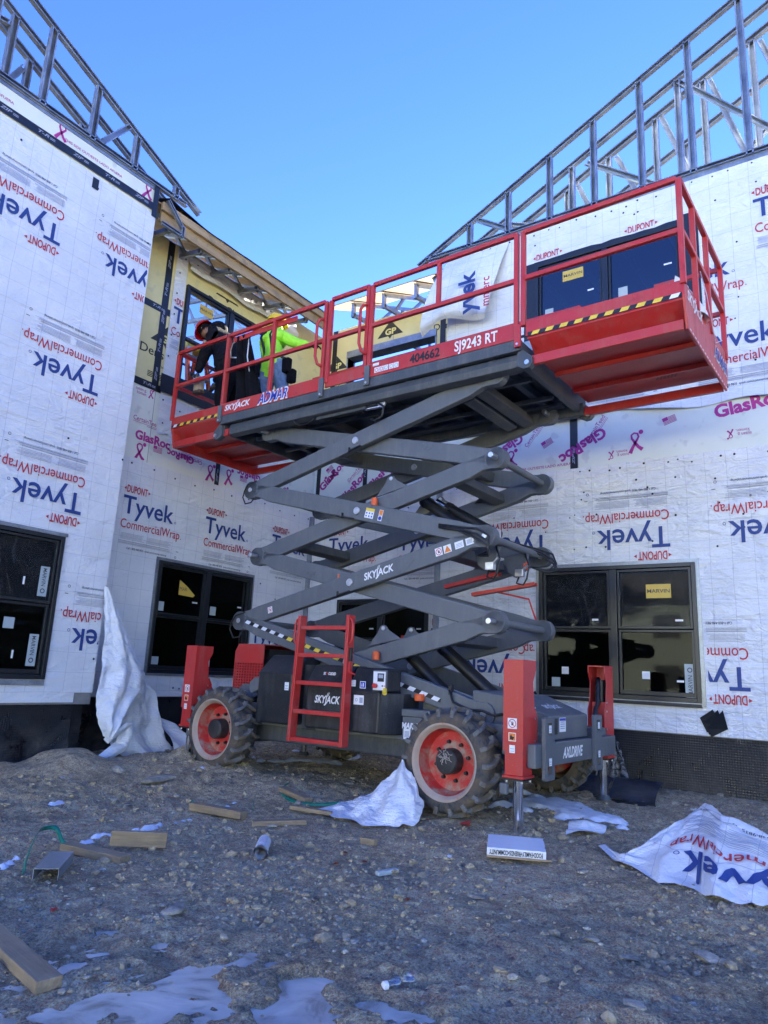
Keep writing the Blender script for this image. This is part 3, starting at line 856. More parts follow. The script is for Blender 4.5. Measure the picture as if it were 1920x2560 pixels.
def snowz(X, Y):
    k = blobs(X, Y, SNOW, 2.4) + 0.6*fbm(X*9, Y*9, 4)
    h = 0.035*ss(0.45, 1.3, k)-0.012*ss(0.62, 0.40, k)+0.006*fbm(X*14, Y*14, 3)*(k > 0.5)
    return gfull(X, Y)*0.75+gbase(X, Y)*0.25+h, k > 0.38
for nm, sl in (('snow', SNOW[:31]), ('snow', SNOW[31:47]), ('snow', SNOW[47:])):
    tag(patch(nm, sl, 0.25, 0.02, snowz, M['snow'], 0), kind='structure')

# gravel and clods: too many to count
def ico():
    bm = bmesh.new(); bmesh.ops.create_icosphere(bm, subdivisions=1, radius=1)
    v = np.array([x.co[:] for x in bm.verts]); f = np.array([[q.index for q in p.verts] for p in bm.faces]); bm.free(); return v, f
iv, if_ = ico()
def scatter(name, N, size, region, mat, dens):
    vs = []; fs = []; k = 0; c = 0
    while c < N:
        x = rng.uniform(region[0], region[1], N*2); y = rng.uniform(region[2], region[3], N*2)
        d = np.hypot(x, y); w = np.clip((2.6/d)**dens, 0, 1)*(0.25+0.75*(fbm(x*1.3+8, y*1.3, 3) > -0.02))
        ok = rng.random(N*2) < w
        ok &= (blobs(x, y, ICE) < 0.5)
        x = x[ok]; y = y[ok]; z = gfull(x, y)
        for i in range(len(x)):
            s_ = size(rng)
            sc = s_*np.array([rng.uniform(0.7, 1.35), rng.uniform(0.7, 1.35), rng.uniform(0.4, 0.85)])
            a = rng.uniform(0, 6.28); ca, sa = math.cos(a), math.sin(a)
            p = iv*(1+rng.uniform(-0.25, 0.2, (12, 1)))*sc
            p = np.stack([p[:, 0]*ca-p[:, 1]*sa, p[:, 0]*sa+p[:, 1]*ca, p[:, 2]], -1)
            vs.append(p+np.array([x[i], y[i], z[i]+sc[2]*0.25])); fs.append(if_+k); k += 12; c += 1
            if c >= N: break
    me = np_mesh(name, np.concatenate(vs), np.concatenate(fs), [mat])
    me.polygons.foreach_set('use_smooth', np.zeros(len(me.polygons), bool))
    return link(me, name)
tag(scatter('gravel', 13000, lambda r: 0.0028+0.006*r.random()**3+0.014*r.random()**9, (-6.6, 0.3, 1.1, 7.6), M['stone'], 1.3), kind='stuff')
M['clod'] = plain('dirt_clod', (0.36, 0.285, 0.175), 0.95, bumps=(40, 0.8, 0.01), var=0.45, scale=30)
tag(scatter('dirt_clods', 12000, lambda r: 0.004+0.012*r.random()**3, (-7.0, 0.3, 1.1, 8.0), M['clod'], 0.7), kind='stuff')

tag(scatter('large_clods', 900, lambda r: 0.014+0.022*r.random()**2, (-7.0, -0.5, 2.6, 7.4), M['clod'], 0.2), kind='stuff')
# single stones
def rock_mesh(seed, squash):
    r_ = np.random.default_rng(seed)
    bm = bmesh.new(); bmesh.ops.create_icosphere(bm, subdivisions=2, radius=1)
    pl = [(Vector(r_.normal(size=3)).normalized(), r_.uniform(0.55, 0.85)) for _ in range(8)]
    for v in bm.verts:
        for n_, d in pl:
            t = v.co.dot(n_)
            if t > d: v.co -= n_*(t-d)
        v.co *= 1+r_.uniform(-0.03, 0.03)
        v.co.z *= squash
    me = bpy.data.meshes.new('stone'); bm.to_mesh(me); bm.free(); me.materials.append(M['stone'])
    return me
RM = [rock_mesh(i, q) for i, q in enumerate((0.6, 0.5, 0.7, 0.35, 0.55, 0.45))]
STONES = [
 (-6.22,4.07,.085,0,1.3,'large cracked grey boulder half buried in front of the left foundation'),
 (-6.05,4.51,.075,2,1.3,'rounded brown boulder in front of the fallen house wrap'),
 (-5.5,4.54,.11,3,2.2,'long flat brown slab of rock left of the rear wheel'),
 (-5.92,3.9,.033,4,1,'small tan stone at the foot of the large grey boulder'),
 (-5.33,3.96,.04,1,1.2,'dark bluish stone between the boulders and the long lumber scrap'),
 (-5.07,4.4,.041,5,1,'dark flat stone right of the flat brown slab'),
 (-5.09,3.92,.031,0,1,'greenish grey stone left of the thin snow streak'),
 (-2.82,2.5,.05,3,2.0,'upright brown wedge of stone in the middle of the foreground dirt'),
 (-2.93,2.52,.02,1,1,'small grey stone just left of the brown wedge stone'),
 (-2.43,2.45,.022,2,1.2,'pale pinkish stone right of the brown wedge stone'),
 (-3.98,3.95,.038,2,1,'knobbly white stone below the lumber with the green strap'),
 (-4.03,3.84,.02,0,1,'small whitish stone left of the knobbly white stone'),
 (-3.77,4.19,.032,3,1.3,'flat pale stone against the short lumber under the white stub'),
 (-3.73,4.29,.03,4,1.2,'pale stone resting on the right part of the short lumber'),
 (-4.06,4.83,.04,2,1,'round grey stone against the strapped lumber scrap'),
 (-4.1,4.61,.022,5,1,'small grey stone between the two strapped lumber scraps'),
 (-1.97,4.06,.028,1,1.4,'long grey stone standing in front of the white pizza box'),
 (-1.88,3.75,.036,3,1.6,'flat sliver of grey stone below the white pizza box'),
 (-2.25,3.44,.02,2,1.1,'rounded tan stone left of centre in the open dirt'),
 (-1.67,3.63,.022,0,1.1,'tan stone right of the flat stone sliver'),
 (-1.25,3.66,.022,4,1,'grey upright stone in the right part of the open dirt'),
 (-1.18,3.52,.033,5,1.3,'wide pale stone just below the grey upright stone'),
 (-2.01,2.77,.02,0,1,'tan stone beside a blue grey one above the ice'),
 (-1.97,2.77,.022,3,1.2,'blue grey stone beside the tan one above the ice'),
 (-2.46,5.15,.026,1,1.1,'pale angular stone left of the chrome outrigger rod'),
 (-2.27,5.16,.02,2,1.1,'round stone right of the chrome outrigger rod foot'),
 (-0.74,3.71,.048,0,1.5,'large yellowish stone at the right of the foreground'),
 (-0.66,3.69,.034,5,1.5,'grey brown stone touching the large yellowish stone'),
 (-1.6,4.61,.04,3,1.2,'flat grey stone left of the lettered house wrap sheet'),
 (-1.0,3.48,.034,5,1.6,'thin bluish stone lying below the lettered sheet'),
 (-0.82,2.91,.036,0,1.5,'angular pale stone at the lower right edge of the picture'),
 (-0.72,3.04,.02,2,1.2,'brownish stone just above the angular pale stone'),
 (-0.69,3.2,.016,1,1,'small purple grey stone in the lower right'),
 (-1.3,4.02,.018,4,1,'small whitish stone below the flat grey stone'),
 (-1.38,8.0,.034,2,1.1,'tan cobble against the membrane at the right wall'),
 (-4.45,6.1,.042,0,1,'angular tan stone under the machine'),
 (-4.28,5.82,.04,1,1.2,'flat grey stone at the foot of the angular tan stone under the machine'),
]
for i, (x, y, r, k, el, lab) in enumerate(STONES):
    o = bpy.data.objects.new('stone', RM[k]); COL.objects.link(o)
    o.location = (x, y, gz(x, y)+r*0.25); o.scale = (r*el, r, r*(0.9 if i != 7 else 1.2)); o.rotation_euler = (0, 0, (i*2.4) % 6.28 if i != 7 else 1.9)
    tag(o, lab, 'stone', 'loose stones on the dirt')
o = None

# ------------------------------------------------------------------ building
RW_WIN = (-3.24, -1.50, 1.00, 2.45)       # lower window of the right wing
RW_UP = (-3.28, -1.46, 5.17, 6.50)        # upper window of the right wing
LW_WIN = (2.62, 4.25, 0.93, 2.42)
RL_WIN = (5.95, 7.68, 1.02, 2.47)
RL_UP = (5.88, 7.62, 4.95, 6.44)
RR_WIN = (-7.02, -5.33, 0.98, 2.26)
RR_OPEN = (-7.12, -5.37, 5.05, 6.54)

def marvin(q, x, y, w, h, bgm=0, tm=1, txt=True):
    rect(q, x, y, x+w, y+h, bgm, 0.0)
    if txt: lettering(q, 'MARVIN', x+w*0.05, y+h*0.38, w*0.9, h*0.26, tm, z=0.0015, bold=0.01)

def window(W, u0, u1, z0, z1, units, hung=True, glass='glassdark', decals=(), film=False, flange=False, n=0.0):
    root = bpy.data.objects.new('window', None); COL.objects.link(root); root.parent = W.root
    root.empty_display_size = 0.1
    mb = MB(); fw = 0.045
    for a in ((u0, u0+fw, z0, z1), (u1-fw, u1, z0, z1), (u0+fw, u1-fw, z1-fw, z1), (u0+fw, u1-fw, z0, z0+fw*1.1)):
        W.box(mb, *a, n-0.09, n+0.03)
    us = [u0+fw+(u1-u0-2*fw)*i/units for i in range(units+1)]
    for i in range(1, units):
        W.box(mb, us[i]-0.038, us[i]+0.038, z0+fw*1.1, z1-fw, n-0.09, n+0.022)
    mb.build('frame', M['wframe'], root, bevel=0.004)
    if flange:
        mb = MB(); e = 0.04
        W.box(mb, u0-e, u0, z0-e*0.4, z1+e, n+0.002, n+0.012); W.box(mb, u1, u1+e, z0-e*0.4, z1+e, n+0.002, n+0.012)
        W.box(mb, u0, u1, z1, z1+e, n+0.002, n+0.011); W.box(mb, u0-0.02, u1+e, z0-0.03, z0, n+0.002, n+0.03)
        mb.build('flashing_flange', M['galv'], root)
    for i in range(units):
        a = us[i]+(0.038 if i else 0); b = us[i+1]-(0.038 if i < units-1 else 0)
        zs = [(z0+fw*1.1, z1-fw)]
        if hung:
            zm = (z0+z1)/2+0.02
            zs = [(zm, z1-fw), (z0+fw*1.1, zm)]
        for k, (c, d) in enumerate(zs):
            s_ = 0.032; dn = -0.012 if (hung and k == 1) else 0.006
            mb = MB()
            W.box(mb, a+0.006, a+s_, c+0.004, d-0.004, n-0.05+dn, n+dn); W.box(mb, b-s_, b-0.006, c+0.004, d-0.004, n-0.05+dn, n+dn)
            W.box(mb, a+s_, b-s_, d-s_, d-0.004, n-0.05+dn, n+dn); W.box(mb, a+s_, b-s_, c+0.004, c+s_*(1.5 if k else 1.0), n-0.05+dn, n+dn)
            mb.build('sash', M['wframe'], root, bevel=0.003)
            mb = MB(); W.box(mb, a+s_-0.004, b-s_+0.004, c+s_-0.004, d-s_+0.004, n-0.034+dn, n-0.028+dn)
            mb.build('pane', M[glass], root)
            if film and (k == 0):
                mb = MB(); W.box(mb, a+s_+0.002, b-s_-0.002, c+s_+0.004, d-s_-0.002, n-0.024+dn, n-0.023+dn)
                mb.build('protective_film', M['film'], root)
    for kind, u, z, w, h in decals:
        q = MB()
        if kind == 'marvin': marvin(q, 0, 0, w, h)
        elif kind == 'side':
            rect(q, 0, 0, w, h, 2)
            p = MB(); lettering(p, 'MARVIN', 0, 0, h*0.6, w*0.42, 0, bold=0.01); disc(p, h*0.76, w*0.21, w*0.26, 0, r0=w*0.16)
            q.add([(w*0.72-b, h*0.06+a, 0.0015) for a, b, _ in p.v], p.f, 1)
        elif kind == 'sideT':
            rect(q, 0, 0, w, h, 2)
            p = MB(); lettering(p, 'MARVIN', 0, 0, h*0.6, w*0.42, 0, bold=0.01); disc(p, h*0.76, w*0.21, w*0.26, 0, r0=w*0.16)
            q.add([(w*0.3+b, h*0.94-a, 0.0015) for a, b, _ in p.v], p.f, 1)
        elif kind == 'torn':
            q.add([(0, 0, 0), (0, h, 0), (w*0.5, h*0.62, 0), (w, h*0.1, 0), (w*0.9, -0.01, 0)], [(0, 4, 3, 2, 1)], 0)
            lettering(q, 'MAR', w*0.04, h*0.3, w*0.45, h*0.24, 1, z=0.0015)
        elif kind == 'sq': rect(q, 0, 0, w, h, 2)
        elif kind == 'label':
            rect(q, 0, 0, w, h, 3)
            for i in range(5): rect(q, w*0.1, h*(0.1+i*0.15), w*0.9, h*(0.14+i*0.15), 4, 0.001)
        elif kind == 'dash': rect(q, 0, 0, w, h, 3)
        me = print_mesh(q, 'window_sticker', [M['stick'], M['darkprint'], M['sticksq'], M['white'], M['greyprint']])
        o = bpy.data.objects.new('window_sticker', me); COL.objects.link(o); o.parent = root
        o.matrix_basis = W.mat(n-0.0155 if film else n-0.020) @ Matrix.Translation((u, z, 0))
        o.matrix_basis = W.mat(n+0.001) @ Matrix.Translation((u, z, 0)) if kind == 'x' else o.matrix_basis
    return root
M['stick'] = plain('yellow_sticker', (0.62, 0.42, 0.07), 0.5, var=0.05)
M['sticksq'] = plain('pale_green_sticker', (0.40, 0.46, 0.46), 0.5, var=0.05)

def std_decals(u0, u1, z0, z1, units):
    out = []
    w = (u1-u0)/units
    for i in range(units):
        a = u0+w*i
        out += [('sq', a+0.07, (z0+z1)/2+0.10, 0.085, 0.10), ('dash', a+w-0.25, (z0+z1)/2+0.22, 0.07, 0.022)]
        out += [('sq', a+0.09, z0+0.12, 0.085, 0.09)]
    return out

# --- right wing wall (nearest on the right)
rw = empty('wing_wall', (0, 0, 0)); tag(rw, 'right wing wall wrapped in wrinkled white house wrap behind the lift', 'wall')
W = Wall(1, 8.0, rw)
RWX0, RWX1 = -4.60, 3.2
W.body(RWX0, RWX1, 0.68, 7.08, [RW_WIN, RW_UP], M['concrete'])
for (a, b) in ((-4.6, -2.85), (-2.75, 0.2), (0.26, 3.2)):
    mb = MB(); W.box(mb, a, b, 3.4, 4.6, 0.0, 0.004); mb.build('sheathing_board', M['glas'], rw)
W.tape((-2.80, 3.58), (-2.80, 4.30), 0.085, 0.0055, mark=True)
W.sheet('house_wrap', RWX0, RWX1, 0.69, 3.645, M['tyvekR'], holes=[RW_WIN], n=0.008, amp=0.006, step=0.06)
def upb(u): return 4.27+0.02*math.sin(u*5)-0.10*ss(-2.4, -0.9, u)+0.03*float(vnoise(u*3, 1))
def flapcurl(u, z, v): return 0.05*math.exp(-(v/0.04)**2)*(0.6+0.5*math.sin(u*6))
W.sheet('house_wrap', RWX0+0.0, RWX1, upb, 7.06, M['tyvekR2'], holes=[RW_UP], n=0.009, amp=0.004, step=0.06, bulge=flapcurl)
mb = MB()   # foundation and membrane
W.box(mb, RWX0, RWX1, -0.3, 0.70, -0.10, -0.03); mb.build('foundation', M['membrane'], rw)
W.sheet('dimpled_membrane', -1.98, RWX1, -0.05, 0.62, M['membrane'], n=-0.01, amp=0.008, step=0.08)
mb = MB(); W.box(mb, RWX0, RWX1, 7.08, 7.10, -0.20, 0.02); W.box(mb, RWX0, RWX1, 7.03, 7.08, 0.012, 0.018); mb.build('top_track', M['galv'], rw)
dk = std_decals(*RW_WIN, 2)[:]
dk = [('marvin', -2.02, 2.08, 0.26, 0.15), ('sq', -3.10, 1.10, 0.10, 0.10), ('label', -2.98, 1.24, 0.08, 0.08), ('label', -2.09, 1.22, 0.08, 0.08), ('side', -1.66, 1.05, 0.10, 0.34), ('dash', -1.73, 1.83, 0.08, 0.02), ('dash', -2.62, 1.84, 0.07, 0.02), ('dash', -1.74, 1.20, 0.07, 0.022)]
window(W, *RW_WIN, 2, True, 'glassdark', dk, film=True, flange=True, n=0.012)
dk = [('marvin', -2.92, 6.17, 0.27, 0.145), ('sq', -3.16, 5.72, 0.11, 0.12), ('sq', -2.22, 5.76, 0.11, 0.12), ('dash', -2.60, 5.95, 0.08, 0.022), ('dash', -1.68, 6.02, 0.09, 0.022)]
dk = [(k_, u_, z_-0.0, w_, h_) for k_, u_, z_, w_, h_ in dk]
window(W, *RW_UP, 2, False, 'glassup', dk, n=0.012)
# black membrane round the upper window
for a in ((-3.44, -3.28, 5.10, 6.54), (-1.46, -1.28, 5.10, 6.60)):
    W.sheet('flashing_membrane', a[0], a[1], a[2], a[3], M['tape'], n=0.020, amp=0.003, step=0.06)
W.tape((-3.3, 6.525), (-1.5, 6.525), 0.05, 0.019, jag=0.01)
for (u, z, fl, kp, ho) in (
    (-1.74, 3.05, True, None, [RW_WIN]), (-0.36, 3.05, True, None, ()), (-3.12, 3.05, True, (-4.6, 0, 3, 9), ()),
    (-1.05, 1.56, True, (-1.43, 0.7, 3, 9), ()), (0.33, 1.56, True, None, ()), (1.0, 3.05, True, None, ()),
    (-2.50, 1.56, True, (-4.6, 0.7, -3.30, 9), ()), (-3.42, 1.56, True, (-4.55, 0.7, -3.31, 9), ()),
    (-3.30, 6.10, False, (-4.6, 6.57, 5, 9), ()), (-2.11, 6.10, False, (-4.6, 6.57, -1.2, 9), ()), (-0.70, 6.10, False, None, ()),
    (-4.78, 4.72, False, (-4.58, 4.3, -3.46, 9), ()), (-1.78, 5.50, False, (-1.26, 5.4, 5, 9), ()), (-1.37, 4.62, False, (-1.6, 4.2, 5, 9), ()), (0.02, 4.62, False, None, ()), (0.7, 6.10, False, None, ()), (-2.75, 4.62, False, (-4.6, 4.3, 5, 5.08), ())):
    put_logo(W, u, z, fl, 0.022, kp, ho)
random.seed(5)
pts = [(u+random.uniform(-.05, .05), 6.98+random.uniform(-.03, .02)) for u in np.arange(-4.5, 3.1, 0.2)]
pts += [(random.uniform(-4.5, 3), random.choice([6.85, 6.7])+random.uniform(-.05, .05)) for _ in range(14)]
pts += [(u+random.uniform(-.08, .08), 4.35+random.uniform(-.05, .05)) for u in np.arange(-4.4, 3.1, 0.33)]
pts += [(random.uniform(-1.2, 0.6), random.uniform(4.5, 6.5)) for _ in range(26)]
pts += [(u+random.uniform(-.08, .08), 3.59+random.uniform(-.04, .02)) for u in np.arange(-4.4, 3.1, 0.2)]
pts += [(random.uniform(-4.5, -1.4), random.uniform(2.65, 3.5)) for _ in range(26)] + [(random.uniform(-1.4, 1.5), random.uniform(2.5, 3.5)) for _ in range(14)]
W.nails(pts)
# crumpled tape scraps under the lower window
mb = MB(); 
for k in range(3):
    mb.add([W.P(-1.53+0.03*k, 0.86-0.05*k, 0.03), W.P(-1.40+0.05*k, 0.95, 0.06+0.02*k), W.P(-1.33+0.03*k, 0.83-0.03*k, 0.05), W.P(-1.47+0.02*k, 0.72-0.02*k, 0.025)], [(0, 1, 2, 3)])
mb.build('loose_tape_end', M['tape'], rw)
mb = MB(); mb.add([W.P(-3.40, 0.93, 0.03), W.P(-3.28, 1.04, 0.05), W.P(-3.22, 0.92, 0.04), W.P(-3.34, 0.86, 0.03)], [(0, 1, 2, 3)]); mb.build('loose_tape_end', M['tape'], rw)
mb = MB(); W.box(mb, -3.3, -1.5, 0.955, 0.99, 0.012, 0.05); mb.build('window_sill_tape', M['tape'], rw)
glasroc_marks(W, [('rib', -3.62, 3.86, .95, 0), ('rib', -2.08, 3.86, 1.0, 0), ('rib', -0.55, 3.86, 1, 0), ('ct', -2.62, 3.95, .9, 0.95), ('ct', -3.4, 4.0, .8, 0.95), ('flag', -3.18, 3.95, .9, 0.5), ('flag', -1.75, 4.02, .9, 0.3),
  ('susan', -2.15, 3.80, 1, 3.14), ('susan', -0.88, 3.86, 1, 3.14), ('side', -3.62, 3.70, .98, 0), ('glas', -2.45, 4.12, 1.0, 3.64), ('glas', -1.22, 4.02, 1.1, 0.12), ('glas', -3.5, 4.2, .9, 3.7), ('side', -0.4, 3.7, 1, 0)],
  keep=(-4.6, 3.6, 3.2, 4.5), n=0.007)
# torn flap hanging off the wing's left end
mb = MB()
nu, nv = 16, 22
for i in range(nu+1):
    for j in range(nv+1):
        s_ = i/nu; t = j/nv
        top = Vector((-4.62+0.95*s_, 7.98, 6.98-0.02*s_)); bot = Vector((-4.92+0.98*s_, 7.72-0.05*math.sin(s_*5), 5.75+0.08*math.sin(s_*4)+0.1*s_))
        p = top.lerp(bot, t); p.y -= 0.12*math.sin(t*3.1)*(0.4+0.6*(1-s_)); p.y -= 0.04*math.sin(s_*9+t*4)*t
        if t > 0.9: p.y += (t-0.9)*0.9; p.z += (t-0.9)*0.6
        mb.v.append(tuple(p))
mb.f = [(i*(nv+1)+j, (i+1)*(nv+1)+j, (i+1)*(nv+1)+j+1, i*(nv+1)+j+1) for i in range(nu) for j in range(nv)]; mb.mi = [0]*len(mb.f)
fo = mb.build('torn_flap', M['tyvekR2'], rw, smooth=True)
q = MB(); p = MB()
lettering(p, 'yvek', 0, 0, 0.62, 0.235, 0, bold=0.03)
lettering(p, 'mmerc', 0.05, -0.22, 0.42, 0.118, 1, bold=0.012)
q.add([(-4.02-b, 5.88+a, 0) for a, b, _ in p.v], p.f, 0); q.mi = p.mi
W.flat(print_mesh(q, 'printed_logo', [M['navy'], M['redprint']]), 'printed_logo', 0.33)

# --- left wing wall
lw = empty('wing_wall', (0, 0, 0)); tag(lw, 'left wing wall in smooth house wrap with upside down lettering', 'wall')
W = Wall(0, -7.12, lw)
LY0, LY1 = -1.5, 4.83
W.body(LY0, LY1, 0.68, 7.08, [LW_WIN], M['concrete'])
mb = MB(); W.box(mb, LY0, LY1, 6.3, 7.09, 0.0, 0.004); mb.build('sheathing_board', M['glas'], lw)
W.sheet('house_wrap', LY0, LY1+0.004, 0.80, 3.60, M['tyvekL'], holes=[LW_WIN], n=0.008, amp=0.004, step=0.07)
W.sheet('house_wrap', LY0, LY1+0.004, 3.57, 6.70, M['tyvekL'], n=0.013, amp=0.004, step=0.07)
W.sheet('wrap_hem', LY0, 4.62, 0.70, 0.84, M['tyvekP'], n=0.003, amp=0.004, step=0.06)
W.tape((LY0, 6.72), (4.80, 6.80), 0.10, 0.024, mark=True)
W.tape((4.80, 6.66), (4.80, 7.10), 0.075, 0.026, mark=False)
W.tape((3.94, 6.60), (4.02, 6.60), 0.14, 0.023)
mb = MB(); W.box(mb, LY0, LY1, 7.08, 7.10, -0.2, 0.02); W.box(mb, LY0, LY1, 7.04, 7.08, 0.006, 0.012); mb.build('top_track', M['galv'], lw)
mb = MB(); W.box(mb, LY0, 4.66, -0.3, 0.70, -0.10, -0.04); W.box(mb, 4.66, LY1, -0.3, 0.78, -0.2, -0.12); mb.build('foundation', M['membrane'], lw)
W.sheet('dimpled_membrane', 3.55, 4.60, -0.05, lambda u: 0.56+0.05*math.sin(u*4), M['membrane'], n=0.01, amp=0.012, step=0.05, bulge=lambda u, z, v: 0.05*(1-v)*(1+math.sin(u*7)))
glasroc_marks(W, [('rib', 3.50, 6.95, .9, -0.1), ('rib', 4.68, 6.95, .9, -0.1), ('side', 3.55, 6.89, .95, 0.02), ('side', 2.2, 6.88, .95, 0.02), ('rib', 2.0, 6.95, .9, -0.1)], keep=(LY0, 6.8, 4.76, 7.08), n=0.007)
for (u, z, kp, ho) in ((4.39, 4.50, None, ()), (3.02, 4.50, None, ()), (3.68, 6.02, (-2, 0, 4.83, 6.66), ()), (5.03, 6.02, (-2, 0, 4.815, 6.66), ()), (2.3, 6.02, (-2, 0, 4.83, 6.66), ()),
    (4.39, 3.11, None, ()), (3.02, 3.11, None, [LW_WIN]), (5.28, 1.66, (4.32, 0, 4.82, 9), ())):
    put_logo(W, u, z, True, 0.023, kp, ho)
W.nails([(3.09, 6.55), (4.02, 6.56), (4.77, 6.27), (4.12, 3.5), (4.82, 3.45), (4.79, 1.16), (3.62, 0.86), (3.2, 3.5), (2.6, 0.9)], n=0.022)
dk = [('sideT', 4.05, 1.77, 0.10, 0.31), ('sideT', 4.04, 1.06, 0.10, 0.32), ('sq', 3.75, 1.42, 0.11, 0.11), ('dash', 3.88, 1.87, 0.02, 0.08), ('dash', 3.88, 1.13, 0.02, 0.08)]
window(W, *LW_WIN, 2, True, 'glassdark', dk, film=True, flange=False, n=0.012)
mb = MB(); W.box(mb, LW_WIN[0]-0.04, LW_WIN[1]+0.03, 2.425, 2.46, 0.016, 0.03); W.box(mb, LW_WIN[0], LW_WIN[1], 0.87, 0.925, 0.016, 0.035); mb.build('flashing_flange', M['galv'], lw)

# --- recessed wall left of the corner
rl = empty('recessed_wall', (0, 0, 0)); tag(rl, 'recessed wall left of the inside corner, yellow sheathing above upright lettering', 'wall')
W = Wall(0, -7.7, rl)
C0, C1 = 4.83, 8.97
W.body(C0, C1, 0.72, 6.95, [RL_WIN, RL_UP], M['concrete'])
def boards(W, rects, mat, holes, root):
    for a in rects:
        for r_ in W.rects(*a, holes):
            mb = MB(); W.box(mb, r_[0], r_[1], r_[2], r_[3], 0.0, 0.004); mb.build('sheathing_board', mat, root)
boards(W, [(C0, 5.585, 4.76, 5.875), (C0, 5.585, 5.885, 6.95), (5.595, C1-0.01, 4.76, 6.95)], M['dens'], [RL_UP], rl)
boards(W, [(C0, 5.585, 3.5, 4.75), (5.595, 6.79, 3.5, 4.75), (6.80, 8.0, 3.5, 4.75), (8.01, C1-0.01, 3.5, 4.75)], M['glas'], [], rl)
W.sheet('house_wrap', C0, C1, 0.73, 3.70, M['tyvekL'], holes=[RL_WIN], n=0.010, amp=0.006, step=0.07)
W.tape((5.56, 4.72), (5.56, 6.93), 0.11, 0.008, mark=True)
W.tape((C0, 5.88), (5.66, 5.88), 0.10, 0.007, mark=True)
W.tape((C0, 4.75), (5.70, 4.75), 0.10, 0.0095, mark=True)
W.tape((6.80, 3.62), (6.80, 4.75), 0.085, 0.007, mark=True)
# wrap patch round the upper window
W.sheet('house_wrap', 5.66, 5.86, lambda u: 4.12+0.3*(u-5.66), 6.90, M['tyvekP'], n=0.012, amp=0.005, step=0.05)
W.sheet('house_wrap', 5.86, 8.2, lambda u: 6.66-0.02*(u-5.86)+0.02*math.sin(u*7), lambda u: 6.90, M['tyvekP'], n=0.012, amp=0.012, step=0.05, bulge=lambda u, z, v: 0.07*math.exp(-((v-0.15)/0.25)**2))
W.sheet('house_wrap', 5.86, 8.2, lambda u: 4.10+0.05*math.sin(u*3), lambda u: 4.90, M['tyvekL'], n=0.011, amp=0.005, step=0.06)
W.sheet('flashing_membrane', 5.62, 7.7, lambda u: 4.72, lambda u: 4.98, M['tape'], n=0.035, amp=0.01, step=0.06)
dk = [('marvin', 6.16, 6.14, 0.26, 0.145), ('sq', 6.02, 5.45, 0.10, 0.12), ('sq', 6.9, 5.5, 0.10, 0.12)]
window(W, *RL_UP, 2, False, 'glass', dk, n=0.02)
mb = MB(); W.box(mb, 5.93, 6.76, 5.62, 5.66, -0.02, 0.035); mb.build('transom_bar', M['wframe'], rl)
window(W, *RL_WIN, 2, True, 'glassdark', [('torn', 6.35, 2.06, 0.28, 0.20), ('sq', 6.02, 1.82, 0.11, 0.12), ('sq', 6.93, 1.84, 0.11, 0.12), ('dash', 6.60, 1.97, 0.09, 0.02), ('dash', 7.45, 1.99, 0.08, 0.02), ('sq', 6.02, 1.13, 0.12, 0.10), ('sq', 6.9, 1.13, 0.12, 0.10)], flange=True, n=0.012)
for (u, z, fl, kp, ho) in ((5.30, 2.79, False, (4.85, 0, 9, 9), [RL_WIN]), (6.66, 2.79, False, None, [RL_WIN]), (8.03, 2.79, False, (4.8, 0, 8.95, 9), [RL_WIN]), (7.75, 1.32, False, (7.75, 0.74, 8.95, 9), ()),
    (5.7, 5.6, False, (5.67, 4.2, 5.85, 6.4), ()), (6.85, 4.35, False, (5.87, 4.12, 8.1, 4.70), ())):
    put_logo(W, u, z, fl, 0.026, kp, ho)
W.nails([(5.72+random.uniform(-.02, .02), z) for z in np.arange(4.3, 6.9, 0.32)] + [(u, 6.82+random.uniform(-.03, .03)) for u in np.arange(5.8, 8.1, 0.22)] + [(u, 3.62+random.uniform(-.04, .03)) for u in np.arange(5.0, 8.9, 0.35)] + [(7.85, 2.4), (8.2, 2.2), (7.9, 1.7), (8.5, 1.3), (6.4, 0.84), (6.5, 0.83), (6.0, 4.55), (6.3, 4.3), (5.9, 4.25)], n=0.028)
dens_marks(W, [(5.40, 5.34, 1.0, 0), (6.42, 6.52, 0.9, 0), (7.82, 5.45, 1.0, 0)], n=0.006, keep=(C0, 4.8, 8.9, 6.6), holes=[RL_UP, (5.66, 5.9, 4.1, 7)])
glasroc_marks(W, [('susan', 5.28, 4.58, 1.2, 0), ('ct', 5.30, 4.22, 1.0, 0.0), ('glas', 5.36, 3.98, .9, 0.0), ('rib', 5.45, 3.80, 1, 0), ('flag', 5.66, 3.88, .9, 0), ('glas', 6.35, 3.98, .75, 3.14), ('ct', 6.5, 3.97, 0.95, 3.14), ('rib', 6.66, 3.83, 1, 0), ('rib', 7.02, 3.86, 1, 0), ('flag', 7.25, 3.88, .9, 0), ('glas', 7.68, 4.05, .8, 3.14), ('glas', 6.6, 4.12, .7, 0), ('glas', 7.02, 4.15, .8, 0), ('rib', 8.25, 3.9, .9, 0), ('ct', 7.6, 4.25, 1, 3.14), ('rib', 8.6, 3.9, .9, 0)], keep=(C0, 3.72, 8.95, 4.7), n=0.007)
mb = MB(); W.box(mb, C0, C1, -0.3, 0.74, -0.10, -0.03); mb.build('foundation', M['membrane'], rl)

